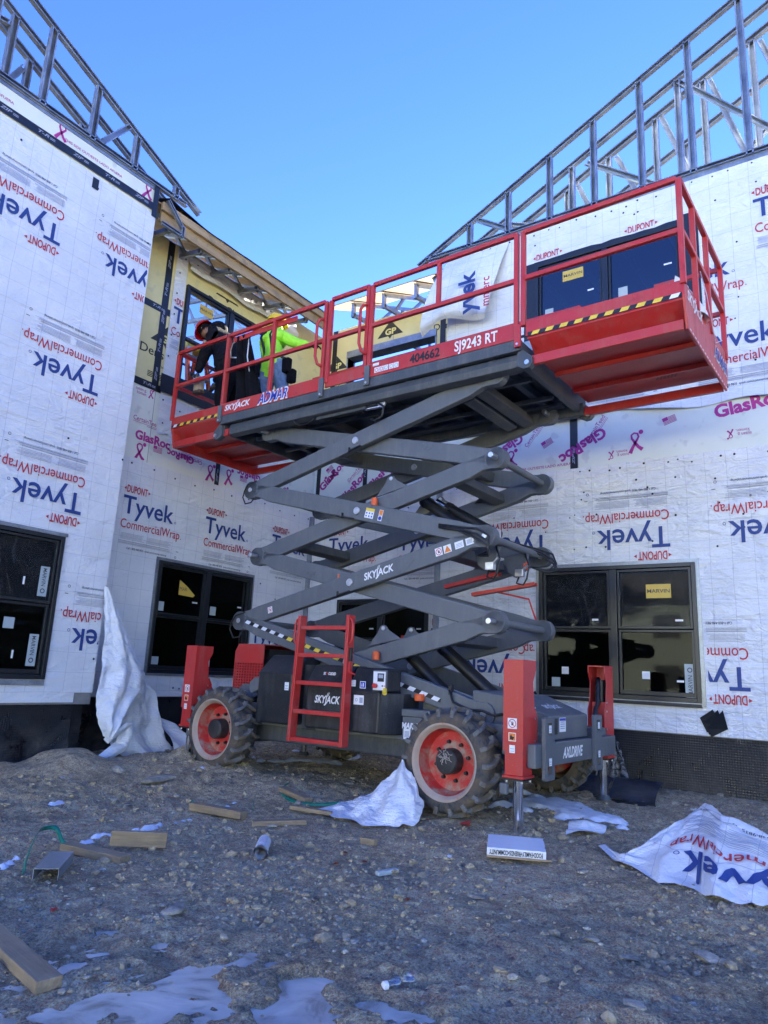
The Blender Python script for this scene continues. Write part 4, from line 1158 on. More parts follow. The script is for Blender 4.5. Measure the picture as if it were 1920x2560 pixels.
# --- recessed wall right of the corner
rr = empty('recessed_wall', (0, 0, 0)); tag(rr, 'recessed wall right of the inside corner with open window hole in yellow sheathing', 'wall')
W = Wall(1, 8.97, rr)
D0, D1 = -7.7, -4.6
W.body(D0, D1, 0.72, 7.0, [RR_WIN, RR_OPEN], M['concrete'])
boards(W, [(D0, -7.44, 4.76, 7.03), (-7.43, -6.2, 4.76, 7.03), (-6.19, -5.25, 4.76, 7.03), (-5.24, D1, 4.76, 7.03)], M['dens'], [RR_OPEN], rr)
boards(W, [(D0, -6.62, 3.5, 4.75), (-6.61, -5.4, 3.5, 4.75), (-5.39, D1, 3.5, 4.75)], M['glas'], [], rr)
W.tape((-7.43, 4.8), (-7.43, 7.03), 0.10, 0.007); W.tape((-5.24, 4.8), (-5.24, 6.9), 0.10, 0.007); W.tape((-7.66, 4.5), (-7.66, 6.9), 0.07, 0.006)
W.tape((-6.62, 3.7), (-6.62, 4.75), 0.085, 0.007, mark=True); W.tape((-7.60, 3.7), (-7.60, 4.75), 0.085, 0.007)
mb = MB()
W.box(mb, RR_OPEN[0]-0.02, RR_OPEN[0], 5.05, 6.54, -0.2, 0.02); W.box(mb, RR_OPEN[1], RR_OPEN[1]+0.02, 5.05, 6.54, -0.2, 0.02)
mb.build('jamb_track', M['galv'], rr)
mb = MB(); W.box(mb, RR_OPEN[0]-0.02, RR_OPEN[1]+0.02, 6.44, 6.56, -0.2, 0.03); mb.build('header_track', M['galv'], rr)
W.sheet('house_wrap', D0, D1, 0.73, 3.74, M['tyvekR2'], holes=[RR_WIN], n=0.010, amp=0.006, step=0.07)
dk = [('marvin', -6.83, 1.93, 0.26, 0.15), ('sq', -6.95, 1.62, 0.10, 0.11), ('sq', -6.08, 1.62, 0.10, 0.11), ('dash', -6.4, 1.8, 0.08, 0.02), ('dash', -5.55, 1.8, 0.08, 0.02)]
window(W, *RR_WIN, 2, True, 'glassdark', dk, flange=False, n=0.012)
for (u, z, fl, kp, ho) in ((-7.27, 2.85, False, None, [RR_WIN]), (-5.90, 2.80, False, (D0, 0, -4.62, 9), [RR_WIN]), (-5.30, 1.40, False, (-5.28, 0.74, -4.62, 9), ())):
    put_logo(W, u, z, fl, 0.026, kp, ho)
dens_marks(W, [(-6.52, 6.60, 1.0, 0), (-7.62, 6.22, .95, 0), (-5.28, 6.68, .95, 0)], n=0.006, keep=(D0, 5.1, D1, 7.0), holes=[RR_OPEN, (-7.48, -7.38, 4.8, 7.03)])
glasroc_marks(W, [('glas', -7.5, 4.1, 1, 0.75), ('glas', -7.05, 3.85, 1, 0.75), ('ct', -6.95, 4.2, .9, 0.75), ('ct', -7.0, 3.75, .9, 3.9), ('rib', -7.3, 4.35, 1, 2.2), ('flag', -7.4, 4.4, .9, 0.7), ('glas', -6.5, 4.0, 1, 0.75), ('glas', -5.9, 4.15, 1, 3.9), ('ct', -5.6, 4.3, 1, 0.75), ('rib', -6.1, 4.3, 1, 0.5), ('glas', -5.2, 3.85, .9, 0.75)], keep=(D0, 3.76, D1, 4.72), n=0.007)
W.nails([(u, 3.66+random.uniform(-.04, .03)) for u in np.arange(-7.5, -4.7, 0.25)] + [(-5.05, 2.5), (-4.85, 1.9), (-5.1, 1.5), (-7.3, 2.5), (-7.5, 1.2)], n=0.028)
mb = MB(); W.box(mb, D0, D1, -0.3, 0.74, -0.10, -0.03); mb.build('foundation', M['membrane'], rr)
mb = MB(); mb.box((-7.69, 8.90, 0.9), (-7.62, 8.96, 3.66)); mb.build('corner_trim', M['galv'], rr)
mb = MB(); mb.box((-4.66, 7.93, 0.72), (-4.60, 7.985, 3.62)); mb.build('corner_trim', M['galv'], rw)

# --- return walls of the wings, floors and back walls that close the building
cl = empty('rear_building_shell', (0, 0, 0)); tag(cl, 'shell and floors coloured dark as room shade, seen through the openings of the building', 'building')
mb = MB()
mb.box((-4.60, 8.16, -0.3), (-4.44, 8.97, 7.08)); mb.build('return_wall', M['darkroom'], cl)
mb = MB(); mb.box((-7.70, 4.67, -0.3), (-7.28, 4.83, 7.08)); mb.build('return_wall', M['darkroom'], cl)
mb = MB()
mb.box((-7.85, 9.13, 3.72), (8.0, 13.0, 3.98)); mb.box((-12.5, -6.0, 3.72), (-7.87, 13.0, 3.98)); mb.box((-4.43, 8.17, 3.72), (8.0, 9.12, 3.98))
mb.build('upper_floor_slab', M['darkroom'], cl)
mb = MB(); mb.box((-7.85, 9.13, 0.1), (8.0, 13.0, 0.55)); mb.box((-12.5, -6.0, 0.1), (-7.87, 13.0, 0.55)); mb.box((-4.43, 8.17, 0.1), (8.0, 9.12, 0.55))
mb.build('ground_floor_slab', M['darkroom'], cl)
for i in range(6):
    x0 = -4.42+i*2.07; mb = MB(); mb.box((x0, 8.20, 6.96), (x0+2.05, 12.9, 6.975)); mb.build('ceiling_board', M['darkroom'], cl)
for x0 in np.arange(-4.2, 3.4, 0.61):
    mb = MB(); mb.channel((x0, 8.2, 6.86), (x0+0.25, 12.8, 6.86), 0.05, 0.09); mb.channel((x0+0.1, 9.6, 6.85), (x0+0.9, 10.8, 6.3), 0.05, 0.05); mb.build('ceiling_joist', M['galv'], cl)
mb = MB(); mb.box((-12.7, 13.0, -0.3), (8.0, 13.2, 7.3)); mb.box((-12.7, -6.0, -0.3), (-12.5, 13.0, 6.2)); mb.box((8.0, 8.17, -0.3), (8.2, 13.2, 6.2))  # unseen rear walls, the back one raised to block low sun from the platform
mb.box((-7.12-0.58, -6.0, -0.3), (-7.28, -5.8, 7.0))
mb.build('sun_blocking_rear_wall', M['darkroom'], cl)

# --- roof trusses of light gauge steel
def gable_truss(name, axis, c, u_lo, u_hi, zf, studs, diags, label, base=7.10, depth=0.055, w=0.075, group=None, botend=None):
    t = empty(name); tag(t, label, 'truss', group)
    P = (lambda u, z: (u, c, z)) if axis == 1 else (lambda u, z: (c, u, z))
    up = (0, -1, 0) if axis == 1 else (1, 0, 0)
    mb = MB(); mb.channel(P(u_lo, zf(u_lo)), P(u_hi, zf(u_hi)), w, depth, up); mb.build('top_chord', M['galv'], t)
    b0, b1 = botend
    mb = MB(); mb.channel(P(b0, base+0.03), P(b1, base+0.03), 0.06, depth, up); mb.build('bottom_chord', M['galv'], t)
    for u in studs:
        mb = MB(); mb.channel(P(u, base), P(u, zf(u)-0.02), 0.082, depth, up); mb.build('web_stud', M['galv'], t)
    for (u0, z0, u1, z1) in diags:
        mb = MB(); mb.channel(P(u0, z0), P(u1, z1), 0.07, depth*0.8, up); mb.build('diagonal_web', M['galv'], t)
    return t
zr = lambda X: 7.07+0.51*(X+5.1)
gable_truss('roof_truss', 1, 7.99, -5.12, 3.4, zr, [-4.27, -3.68, -3.08, -2.48, -1.88, -1.29, -0.69, -0.09, .51, 1.11, 1.71, 2.31, 2.91], [(-4.15, 7.5, -3.72, 7.22)], 'front right steel truss nearest the yard with closely spaced upright studs', botend=(-5.0, 3.2))
gable_truss('roof_truss', 1, 8.42, -5.12, 3.4, zr, [-2.92, -1.50, -0.1, 1.3, 2.7], [(-2.72, 8.15, -1.5, 7.2), (-1.48, 8.85, -0.1, 7.25), (-3.9, 7.6, -2.92, 7.2)], 'second right steel truss with long crossing diagonals', botend=(-5.0, 3.2))
gable_truss('roof_truss', 1, 8.74, -5.12, 3.4, zr, [-4.3, -3.70, -3.1, -2.50, -1.86, -1.24, -0.64, 0, .6, 1.2, 2.0], [(-3.62, 7.75, -3.3, 7.25), (-2.95, 8.1, -2.6, 7.2), (-2.4, 8.35, -1.95, 7.2), (-1.78, 8.7, -1.3, 7.2), (-1.16, 9.0, -0.66, 7.2), (-0.55, 9.3, 0, 7.2), (0.1, 9.6, .6, 7.2)], 'third right steel truss with paired studs and steep diagonals', botend=(-5.0, 3.2), w=0.09)
gable_truss('roof_truss', 1, 9.45, -5.12, 3.4, lambda X: zr(X)-0.12, [-1.6, .2], [(0.3, 9.4, -1.9, 7.2), (2.6, 9.6, .6, 7.2)], 'rearmost right steel truss partly hidden behind the others', botend=(-5.0, 3.2), w=0.08)
zl = lambda Y: 8.27-0.445*(Y-2.94)
gable_truss('roof_truss', 0, -7.11, -1.8, 5.50, zl, [5.09, 4.44, 3.85, 3.23, 2.62, 2.0, 1.4], [(4.30, 7.62, 4.0, 7.2)], 'front left steel truss nearest the yard ending in a pointed tail', botend=(-1.5, 5.28))
gable_truss('roof_truss', 0, -7.46, -1.8, 5.42, zl, [4.9, 2.95, 1.6], [(2.9, 8.1, 2.0, 7.9), (4.05, 7.2, 4.75, 7.38)], 'second left steel truss just behind the front one', botend=(-1.5, 5.2))
gable_truss('roof_truss', 0, -7.74, -1.8, 5.2, zl, [3.3, 4.05, 2.7, 2.1], [(2.75, 8.2, 2.3, 7.3), (3.25, 7.95, 2.9, 7.2), (3.98, 7.65, 3.6, 7.2)], 'third left steel truss with short steep webs', botend=(-1.5, 5.0), w=0.09)
# little return frame at the end of the left wing
t = empty('eave_return_frame'); tag(t, 'small triangular steel eave return at the corner of the left wing', 'frame')
for a, b in (((-7.05, 4.95, 6.98), (-7.05, 5.22, 6.72)), ((-7.05, 4.9, 6.62), (-7.05, 5.22, 6.62)), ((-7.05, 5.22, 6.60), (-7.05, 5.22, 6.76)), ((-7.3, 5.22, 6.62), (-7.05, 5.22, 6.62))):
    mb = MB(); mb.channel(a, b, 0.05, 0.04, (1, 0, 0)); mb.build('frame_member', M['galv'], t)

# lower roof over the recess: trusses, plywood deck, fascia
tl = lambda d: 7.0+0.42*d       # top of the rafters, d = distance in from the eave
k = 0
def eave_truss(axis, u, label):
    t = empty('eave_truss'); tag(t, label, 'truss', 'steel eave trusses over the recessed walls')
    P = (lambda d, z: (-7.22-d, u, z)) if axis == 0 else (lambda d, z: (u, 8.42+d, z))
    L = 3.6
    zt = (lambda d: 6.93+0.42*d) if axis == 0 else (lambda d: 7.10+0.42*d)
    for nm, a, b, w in (('top_chord', P(0, zt(0)-0.02), P(L, zt(L)-0.02), 0.06), ('bottom_chord', P(0.02, zt(0)-0.2), P(L, zt(0)-0.2+0.13*L), 0.06), ('tail_plumb', P(0.03, zt(0)-0.24), P(0.03, zt(0)-0.0), 0.06)):
        mb = MB(); mb.channel(a, b, 0.05, w, (0, 0, 1) if nm != 'tail_plumb' else (P(1, 0)[0]-P(0, 0)[0], P(1, 0)[1]-P(0, 0)[1], 0)); mb.build(nm, M['galv'], t)
    for d0, d1 in ((0.35, 0.6), (0.65, 1.2), (1.25, 1.5), (1.5, 2.4), (2.45, 2.6), (2.6, 3.4)):
        mb = MB(); mb.channel(P(d0, zt(0)-0.2+0.13*d0), P(d1, zt(d1)-0.04), 0.04, 0.04, (0, 0, 1) if axis == 0 else (0, 0, 1)); mb.build('web', M['galv'], t)
ordw = ['first', 'second', 'third', 'fourth', 'fifth', 'sixth', 'seventh']
for i, y in enumerate(np.arange(5.15, 8.5, 0.56)): eave_truss(0, float(y), '%s steel eave truss from the left wing, above the yellow sheathing' % ordw[i])
for i, x in enumerate((-6.66, -6.05, -5.44, -4.86)): eave_truss(1, x, '%s steel eave truss right of the inside corner with its tail exposed' % ordw[i])
rf = empty('lower_roof'); tag(rf, 'low plywood roof edge with timber fascia over the recessed corner', 'roof')
mb = MB()
sy = 4.86
while sy < 8.35:
    e = min(8.42, sy+1.2)
    b2 = MB(); z0, z1 = 6.95, 6.95+0.42*1.2
    b2.prism([(-7.16, z0), (-8.36, z1), (-8.36, z1+0.018), (-7.16, z0+0.018)], sy, e-0.006); b2.build('deck_panel', M['ply'], rf); sy = e
for a, b in ((-7.2, -6.22), (-6.21, -5.0), (-4.99, -4.62)):
    b2 = MB(); z0, z1 = 7.115, 7.115+0.42*0.95
    b2.prism([(8.36, z0), (9.30, z1), (9.30, z1+0.018), (8.36, z0+0.018)], a, b, plane='yz'); b2.build('deck_panel', M['ply'], rf)
b2 = MB(); b2.box((-7.20, 4.95, 6.72), (-7.16, 8.40, 6.93)); b2.build('fascia_board', M['fascia'], rf, bevel=0.003)
b2 = MB(); b2.box((-7.155, 4.93, 6.86), (-7.11, 8.42, 6.975)); b2.build('fascia_strip', M['fascia'], rf, bevel=0.003)
b2 = MB()
pr = []
for i, y in enumerate(np.linspace(5.02, 8.44, 30)):
    w = 0.10*max(0, 1-(i/6.0))**1.5+0.01*float(vnoise(i*0.9, 3)); pr.append((y, w))
for i in range(len(pr)-1):
    y0, w0 = pr[i]; y1, w1 = pr[i+1]
    b2.add([(-7.09, y0, 6.975+w0), (-7.09, y1, 6.975+w1), (-8.3, y1, 7.52), (-8.3, y0, 7.52), (-7.09, y0, 6.965+w0), (-7.09, y1, 6.965+w1)], [(0, 1, 2, 3), (0, 4, 5, 1)])
b2.build('roofing_felt', M['tape'], rf)
b2 = MB(); b2.prism([(-7.10, 6.69), (-7.13, 6.72), (-7.7, 6.9), (-7.7, 6.88)], 4.88, 4.9); b2.build('end_lath', M['lumber'], rf)

# step ladder inside, behind the upper left window
# unseen building added to bounce sunlight into the court; the lower windows mirror it
nb = empty('bounce_building', (0, 0, 0)); tag(nb, 'unseen building added behind the camera for bounce light, mirrored in the lower windows', 'building')
for i in range(12):
    mb = MB(); x0 = -42+i*7.2; mb.box((x0, -42, -0.3), (x0+7.17, -33, 6.6)); mb.build('wall', M['bounce_board'], nb)
    for k in range(2):
        for z0 in (1.0, 4.2):
            mb = MB(); mb.box((x0+1.2+3.4*k, -33.0, z0), (x0+2.9+3.4*k, -32.96, z0+1.5)); mb.build('window', M['wframe'], nb)
mb = MB(); mb.prism([(-43, 6.6), (-32, 6.6), (-37.5, 9.2)], -42.5, 45, plane='yz'); mb.build('roof', M['concrete'], nb)

t = empty('step_ladder', (-8.35, 6.62, 3.98)); tag(t, 'orange step ladder with yellow top inside behind the left upper window', 'ladder')
mb = MB(); mb.box((-0.16, -0.2, 1.86), (0.16, 0.2, 2.0)); mb.build('ladder_top', M['yellow'], t, bevel=0.02)
for sx in (-1, 1):
    for sy_ in (-1, 1):
        mb = MB(); mb.channel((0.12*sx, 0.18*sy_, 1.86), (0.5*sx, 0.27*sy_, 0.0), 0.07, 0.035, (0, -sy_, 0)); mb.build('rail', M['orange'], t)
for z in (0.35, 0.7, 1.05, 1.4, 1.7):
    f_ = 1-z/1.86
    mb = MB(); mb.box((0.12+0.38*f_-0.04, -0.18-0.09*f_, z), (0.12+0.38*f_+0.04, 0.18+0.09*f_, z+0.03)); mb.build('step', M['galv'], t)
    mb = MB(); mb.box((-0.12-0.38*f_-0.02, -0.18-0.09*f_, z), (-0.12-0.38*f_+0.02, 0.18+0.09*f_, z+0.02)); mb.build('brace', M['galv'], t)
# ------------------------------------------------------------------ the scissor lift (own frame: x along the machine, y away from the yard)
SL = empty('scissor_lift', (-4.1, 6.2, 0), R(-2.0)); tag(SL, 'red and dark grey scissor lift raised on outriggers in the corner of the yard', 'scissor lift')
def sub(name, parent=None):
    o = bpy.data.objects.new(name, None); COL.objects.link(o); o.parent = parent or SL; o.empty_display_size = 0.1
    return o
def decal(parent, q, mats, loc, face='front', rot=0, name='decal'):
    """flat print: face 'front' looks towards -y, 'right' towards +x, 'top' +z"""
    me = print_mesh(q, name, mats)
    o = bpy.data.objects.new(name, me); COL.objects.link(o); o.parent = parent
    B = {'front': Matrix(((1,0,0,0),(0,0,-1,0),(0,1,0,0),(0,0,0,1))), 'right': Matrix(((0,0,1,0),(1,0,0,0),(0,1,0,0),(0,0,0,1))), 'top': Matrix.Identity(4)}[face]
    o.matrix_basis = Matrix.Translation(loc) @ B @ Matrix.Rotation(rot, 4, 'Z')
    return o
DM = [M['white'], M['decalblack'], M['decalred'], M['decalblue'], M['decalorange'], M['yellow'], M['greyprint']]
def skyjack(q, w, h, m=0):
    lettering(q, 'SKYJACK', 0, 0, w, h, m, bold=0.03, shear=0.22)
    for i in range(2):
        x = w*(0.455+0.045*i)
        q.add([(x, h*0.95, 0.0004), (x+w*0.028, h*0.95, 0.0004), (x+w*0.085, h*1.5, 0.0004), (x+w*0.07, h*1.5, 0.0004)], [(0, 1, 2, 3)], m)
    q.add([(w*0.40, -h*0.28, 0.0004), (w*0.46, -h*0.26, 0.0004), (w*0.50, h*0.15, 0.0004), (w*0.47, h*0.15, 0.0004)], [(0, 1, 2, 3)], m)
def hand_sign(q, s_):
    rect(q, -s_/2, -s_/2, s_/2, s_/2, 0)
    disc(q, 0, 0, s_*0.42, 2, 0.0008, r0=s_*0.34)
    rect(q, -s_*0.10, -s_*0.18, s_*0.13, s_*0.06, 1, 0.0006)
    for i in range(4): rect(q, -s_*0.11+i*s_*0.065, s_*0.06, -s_*0.07+i*s_*0.065, s_*(0.2-0.03*abs(i-1.5)), 1, 0.0006)
    q.add([(-s_*0.29, s_*0.25, 0.001), (-s_*0.25, s_*0.29, 0.001), (s_*0.29, -s_*0.25, 0.001), (s_*0.25, -s_*0.29, 0.001)], [(0, 3, 2, 1)], 2)
def warn_sign(q, s_):
    rect(q, -s_/2, -s_/2, s_/2, s_/2, 0); rect(q, -s_*.43, -s_*.43, s_*.43, s_*.43, 4, 0.0005)
    q.add([(-s_*.3, -s_*.3, .001), (s_*.1, -s_*.35, .001), (s_*.3, .0, .001), (0, s_*.05, .001), (-s_*.15, s_*.3, .001), (-s_*.3, s_*.1, .001)], [(0, 1, 2, 3, 4, 5)], 1)
def paper(q, w, h, m=0, lines=3):
    rect(q, -w/2, -h/2, w/2, h/2, m)
    for i in range(lines): rect(q, -w*0.35, -h*0.3+i*h*0.6/lines, w*0.35, -h*0.3+i*h*0.6/lines+h*0.08, 6, 0.0006)
def hazard(parent, p0, p1, y, hgt, n, cols, name='hazard_stripe'):
    """slanted stripe tape on a face looking to -y, from p0 to p1 (x, z)"""
    q = MB(); L = math.hypot(p1[0]-p0[0], p1[1]-p0[1])
    rect(q, 0, -hgt/2, L, hgt/2, 1)
    for i in range(n):
        x = L*(i+0.25)/n; w = L/n*0.52
        q.add([(x, -hgt/2, 0.0008), (x+w, -hgt/2, 0.0008), (min(L, x+w+hgt*0.6), hgt/2, 0.0008), (x+hgt*0.6, hgt/2, 0.0008)], [(0, 1, 2, 3)], 0 if (i < cols[0] or i >= n-cols[1]) else 5)
    return decal(parent, q, DM, (p0[0], y, p0[1]), 'front', math.atan2(p1[1]-p0[1], p1[0]-p0[0]), name)

# ---- wheels
def make_wheel():
    w = sub('wheel'); r = 0.415
    mb = MB()
    mb.ring((0, 0, 0), (0, 1, 0), [(0.285, 0.0), (0.300, -0.005), (0.345, 0.0), (0.375, 0.02), (0.378, 0.14), (0.375, 0.25), (0.345, 0.28), (0.285, 0.29)], 48)
    mb.build('tyre', M['rubber'], w, smooth=True)
    mb = MB(); nl = 18; rr_ = random.Random(4)
    for i in range(nl*2):
        side = i % 2; a0 = 2*math.pi*(i/2)/nl+(0.5*2*math.pi/nl if side else 0)
        y0, y1 = ((-0.004, 0.165) if side == 0 else (0.125, 0.294))
        seg = []
        for k in range(5):
            t = k/4
            yy = y0+(y1-y0)*t
            inn = t if side == 0 else 1-t
            aa = a0+0.20*inn-0.05*math.sin(inn*3.1)
            edge = 1-inn
            rt = r-0.022*edge**3; rb = 0.372-(0.035 if edge > 0.9 else 0)
            wd = 0.072*(0.85+0.25*edge)*0.5
            seg.append((yy, aa, rt, rb, wd))
        vs = []
        for yy, aa, rt, rb, wd in seg:
            for ang, rad in ((aa-wd*2.6/2, rb), (aa-wd*2.1/2, rt), (aa+wd*2.1/2, rt), (aa+wd*2.6/2, rb)):
                j = rr_.uniform(-.003, .003)
                vs.append((math.cos(ang)*(rad+j), yy, math.sin(ang)*(rad+j)))
        fs = []
        for k in range(4):
            for m_ in range(3): fs.append((k*4+m_, k*4+m_+1, (k+1)*4+m_+1, (k+1)*4+m_))
        fs += [(0, 1, 2, 3), (19, 18, 17, 16)]
        mb.add(vs, fs)
    mb.build('tread', M['lug'], w, bevel=0.005)
    mb = MB()
    mb.ring((0, 0, 0), (0, 1, 0), [(0.292, -0.008), (0.283, -0.012), (0.272, 0.0), (0.258, 0.02), (0.250, 0.03)], 48)
    mb.build('rim_flange', M['rimdust'], w, smooth=True)
    mb = MB()
    mb.ring((0, 0, 0), (0, 1, 0), [(0.250, 0.029), (0.232, 0.10), (0.222, 0.135), (0.0, 0.14)], 48); mb.build('rim', M['rim'], w, smooth='auto')
    mb = MB(); mb.ring((0, 0, 0), (0, 1, 0), [(0.0, 0.018), (0.085, 0.022), (0.096, 0.035), (0.098, 0.14)], 32); mb.build('hub', M['hubm'], w, smooth='auto')
    for i in range(8):
        a = 2*math.pi*(i+0.3)/8
        mb = MB(); mb.cyl((0.147*math.cos(a), 0.137, 0.147*math.sin(a)), (0.147*math.cos(a), 0.112, 0.147*math.sin(a)), 0.017, 0.013, 10); mb.build('lug_nut', M['hose'], w)
    mb = MB(); mb.cyl((0, 0.14, 0), (0, 0.5, 0), 0.09, n=16); mb.build('axle_stub', M['grey'], w)
    return w
M['hubm'] = painted('black_hub', (0.012, 0.012, 0.014), dust=(0.2, 0.18, 0.15), dust_amt=0.35, rough=0.5, streak=False)
wh = make_wheel(); wh.location = (1.305, -1.10, 0.505)
w2 = copy_tree(wh, SL); w2.location = (-1.39, -1.10, 0.535); w2.rotation_euler = (0, 0.5, 0)
w3 = copy_tree(wh, SL); w3.location = (1.33, 1.06, 0.50); w3.rotation_euler = (0, 0.3, math.pi)
w4 = copy_tree(wh, SL); w4.location = (-1.39, 1.06, 0.53); w4.rotation_euler = (0, 0.9, math.pi)
# mud shavings stuck on the near hub
mb = MB()
random.seed(9)
for i in range(26):
    a = random.uniform(0.3, 2.9); r0 = random.uniform(0.0, 0.07)
    p = Vector((r0*math.cos(a)-0.012, 0.015, r0*math.sin(a)+0.012)); d = random.uniform(0, 6.28)
    q1 = p+Vector((math.cos(d), 0, math.sin(d)))*random.uniform(.012, .03); q2 = q1+Vector((math.cos(d+.8), 0, math.sin(d+.8)))*random.uniform(.008, .02)
    mb.tube([p, q1, q2], 0.0025, 5)
mb.build('dried_mud', M['mudlite'], wh) if 'mudlite' in M else None

# ---- chassis
ch = sub('chassis')
mb = MB()
for y0, y1 in ((-0.80, -0.70), (0.66, 0.76)): mb.box((-1.75, y0, 0.60), (1.75, y1, 0.80))
mb.box((-1.75, -0.70, 0.62), (-1.5, 0.66, 0.78)); mb.box((-0.2, -0.70, 0.62), (0.2, 0.66, 0.78)); mb.box((1.2, -0.70, 0.6), (1.5, 0.66, 0.76))
mb.build('frame_rail', M['grey'], ch, bevel=0.006)
mb = MB(); mb.box((-1.6, -0.69, 0.44), (1.6, 0.65, 0.62)); mb.build('belly_pan', M['deckgrey'], ch, bevel=0.02)
for x in (1.31, -1.39):
    mb = MB(); mb.box((x-0.13, -0.83, 0.40), (x+0.13, 0.80, 0.62)); mb.build('axle', M['deckgrey'], ch, bevel=0.03)
mb = MB(); mb.box((0.52, -0.81, 0.80), (0.98, -0.60, 0.86)); mb.build('step_plate', M['grey'], ch, bevel=0.006)
for x in (0.74, -0.02):
    mb = MB(); mb.box((x, -0.55, 0.80), (x+0.18, 0.5, 0.92)); mb.build('cross_member', M['grey'], ch, bevel=0.006)
mb = MB(); mb.cyl((0.8, -0.7, 0.93), (0.8, -0.7, 0.99), 0.045); mb.build('bumper_stop', M['orange'], ch, bevel=0.008)
q = MB(); lettering(q, 'SMART', 0, 0, 0.20, 0.045, 0, bold=0.05, shear=0.2); decal(ch, q, DM, (0.66, -0.803, 0.70), 'front')
q = MB(); paper(q, 0.07, 0.085, 0, 5); decal(ch, q, DM, (0.75, -0.803, 0.655), 'front')
# front (right) end: hood, cross bar, tie-down plates
hd = sub('hood')
mb = MB()
mb.prism([(1.30, 0.80), (1.98, 0.70), (1.98, 0.885), (1.62, 1.02), (1.30, 1.05)], -0.66, 0.16); mb.build('hood_shell', M['grey'], hd, bevel=0.012)
mb = MB(); mb.box((1.972, -0.64, 0.745), (1.984, -0.50, 0.865)); mb.build('hood_opening', M['hose'], hd)
q = MB(); paper(q, 0.13, 0.11, 0, 4); rect(q, -0.06, 0.03, 0.06, 0.05, 3, 0.001); decal(hd, q, DM, (1.983, -0.40, 0.815), 'right')
q = MB(); skyjack(q, 0.34, 0.06); o = decal(hd, q, DM, (1.74, -0.42, 0.982), 'top')
sl = math.atan2(0.885-1.02, 0.36)
o.matrix_basis = Matrix.Translation((1.86, -0.43, 0.935)) @ Matrix.Rotation(-sl, 4, 'Y') @ Matrix.Rotation(math.pi/2, 4, 'Z')
mb = MB(); mb.box((1.96, -1.02, 0.525), (2.03, 0.72, 0.695)); mb.build('outrigger_beam', M['grey'], ch, bevel=0.01)
mb = MB(); mb.box((1.75, -1.0, 0.60), (1.96, -0.72, 0.76)); mb.build('beam_bracket', M['grey'], ch, bevel=0.01)
mb = MB(); mb.box((1.75, 0.42, 0.60), (1.96, 0.70, 0.76)); mb.build('beam_bracket', M['grey'], ch, bevel=0.01)
q = MB(); lettering(q, 'AXLDRIVE', 0, 0, 0.42, 0.075, 0, bold=0.035, shear=0.3); decal(ch, q, DM, (2.033, -0.52, 0.572), 'right')
def round_rect(x0, z0, x1, z1, r, n=5):
    out = []
    for cx, cz, a0 in ((x1-r, z0+r, -90), (x1-r, z1-r, 0), (x0+r, z1-r, 90), (x0+r, z0+r, 180)):
        for i in range(n+1):
            a = R(a0+90*i/n); out.append((cx+r*math.cos(a), cz+r*math.sin(a)))
    return out
for y in (-0.83, 0.20):
    tp = sub('tie_down_plate')
    mb = MB()
    # plate with two slots made of strips
    a, b = y-0.085, y+0.085
    z0, z1 = 0.435, 0.885
    for zz0, zz1 in ((z0, z0+0.04), (z0+0.13, z1-0.13), (z1-0.04, z1)):
        mb.prism(round_rect(a, zz0, b, zz1, 0.018), 2.032, 2.062, plane='yz')
    mb.box((2.033, a, z0+0.02), (2.061, a+0.045, z0+0.15)); mb.box((2.033, b-0.045, z0+0.02), (2.061, b, z0+0.15))
    mb.box((2.033, a, z1-0.15), (2.061, a+0.045, z1-0.02)); mb.box((2.033, b-0.045, z1-0.15), (2.061, b, z1-0.02))
    mb.build('plate', M['grey'], tp)
    for zz in (0.60, 0.80):
        q = MB(); paper(q, 0.05, 0.055, 0, 2); decal(tp, q, DM, (2.064, y, zz-(0.035 if zz < 0.7 else 0)), 'right')

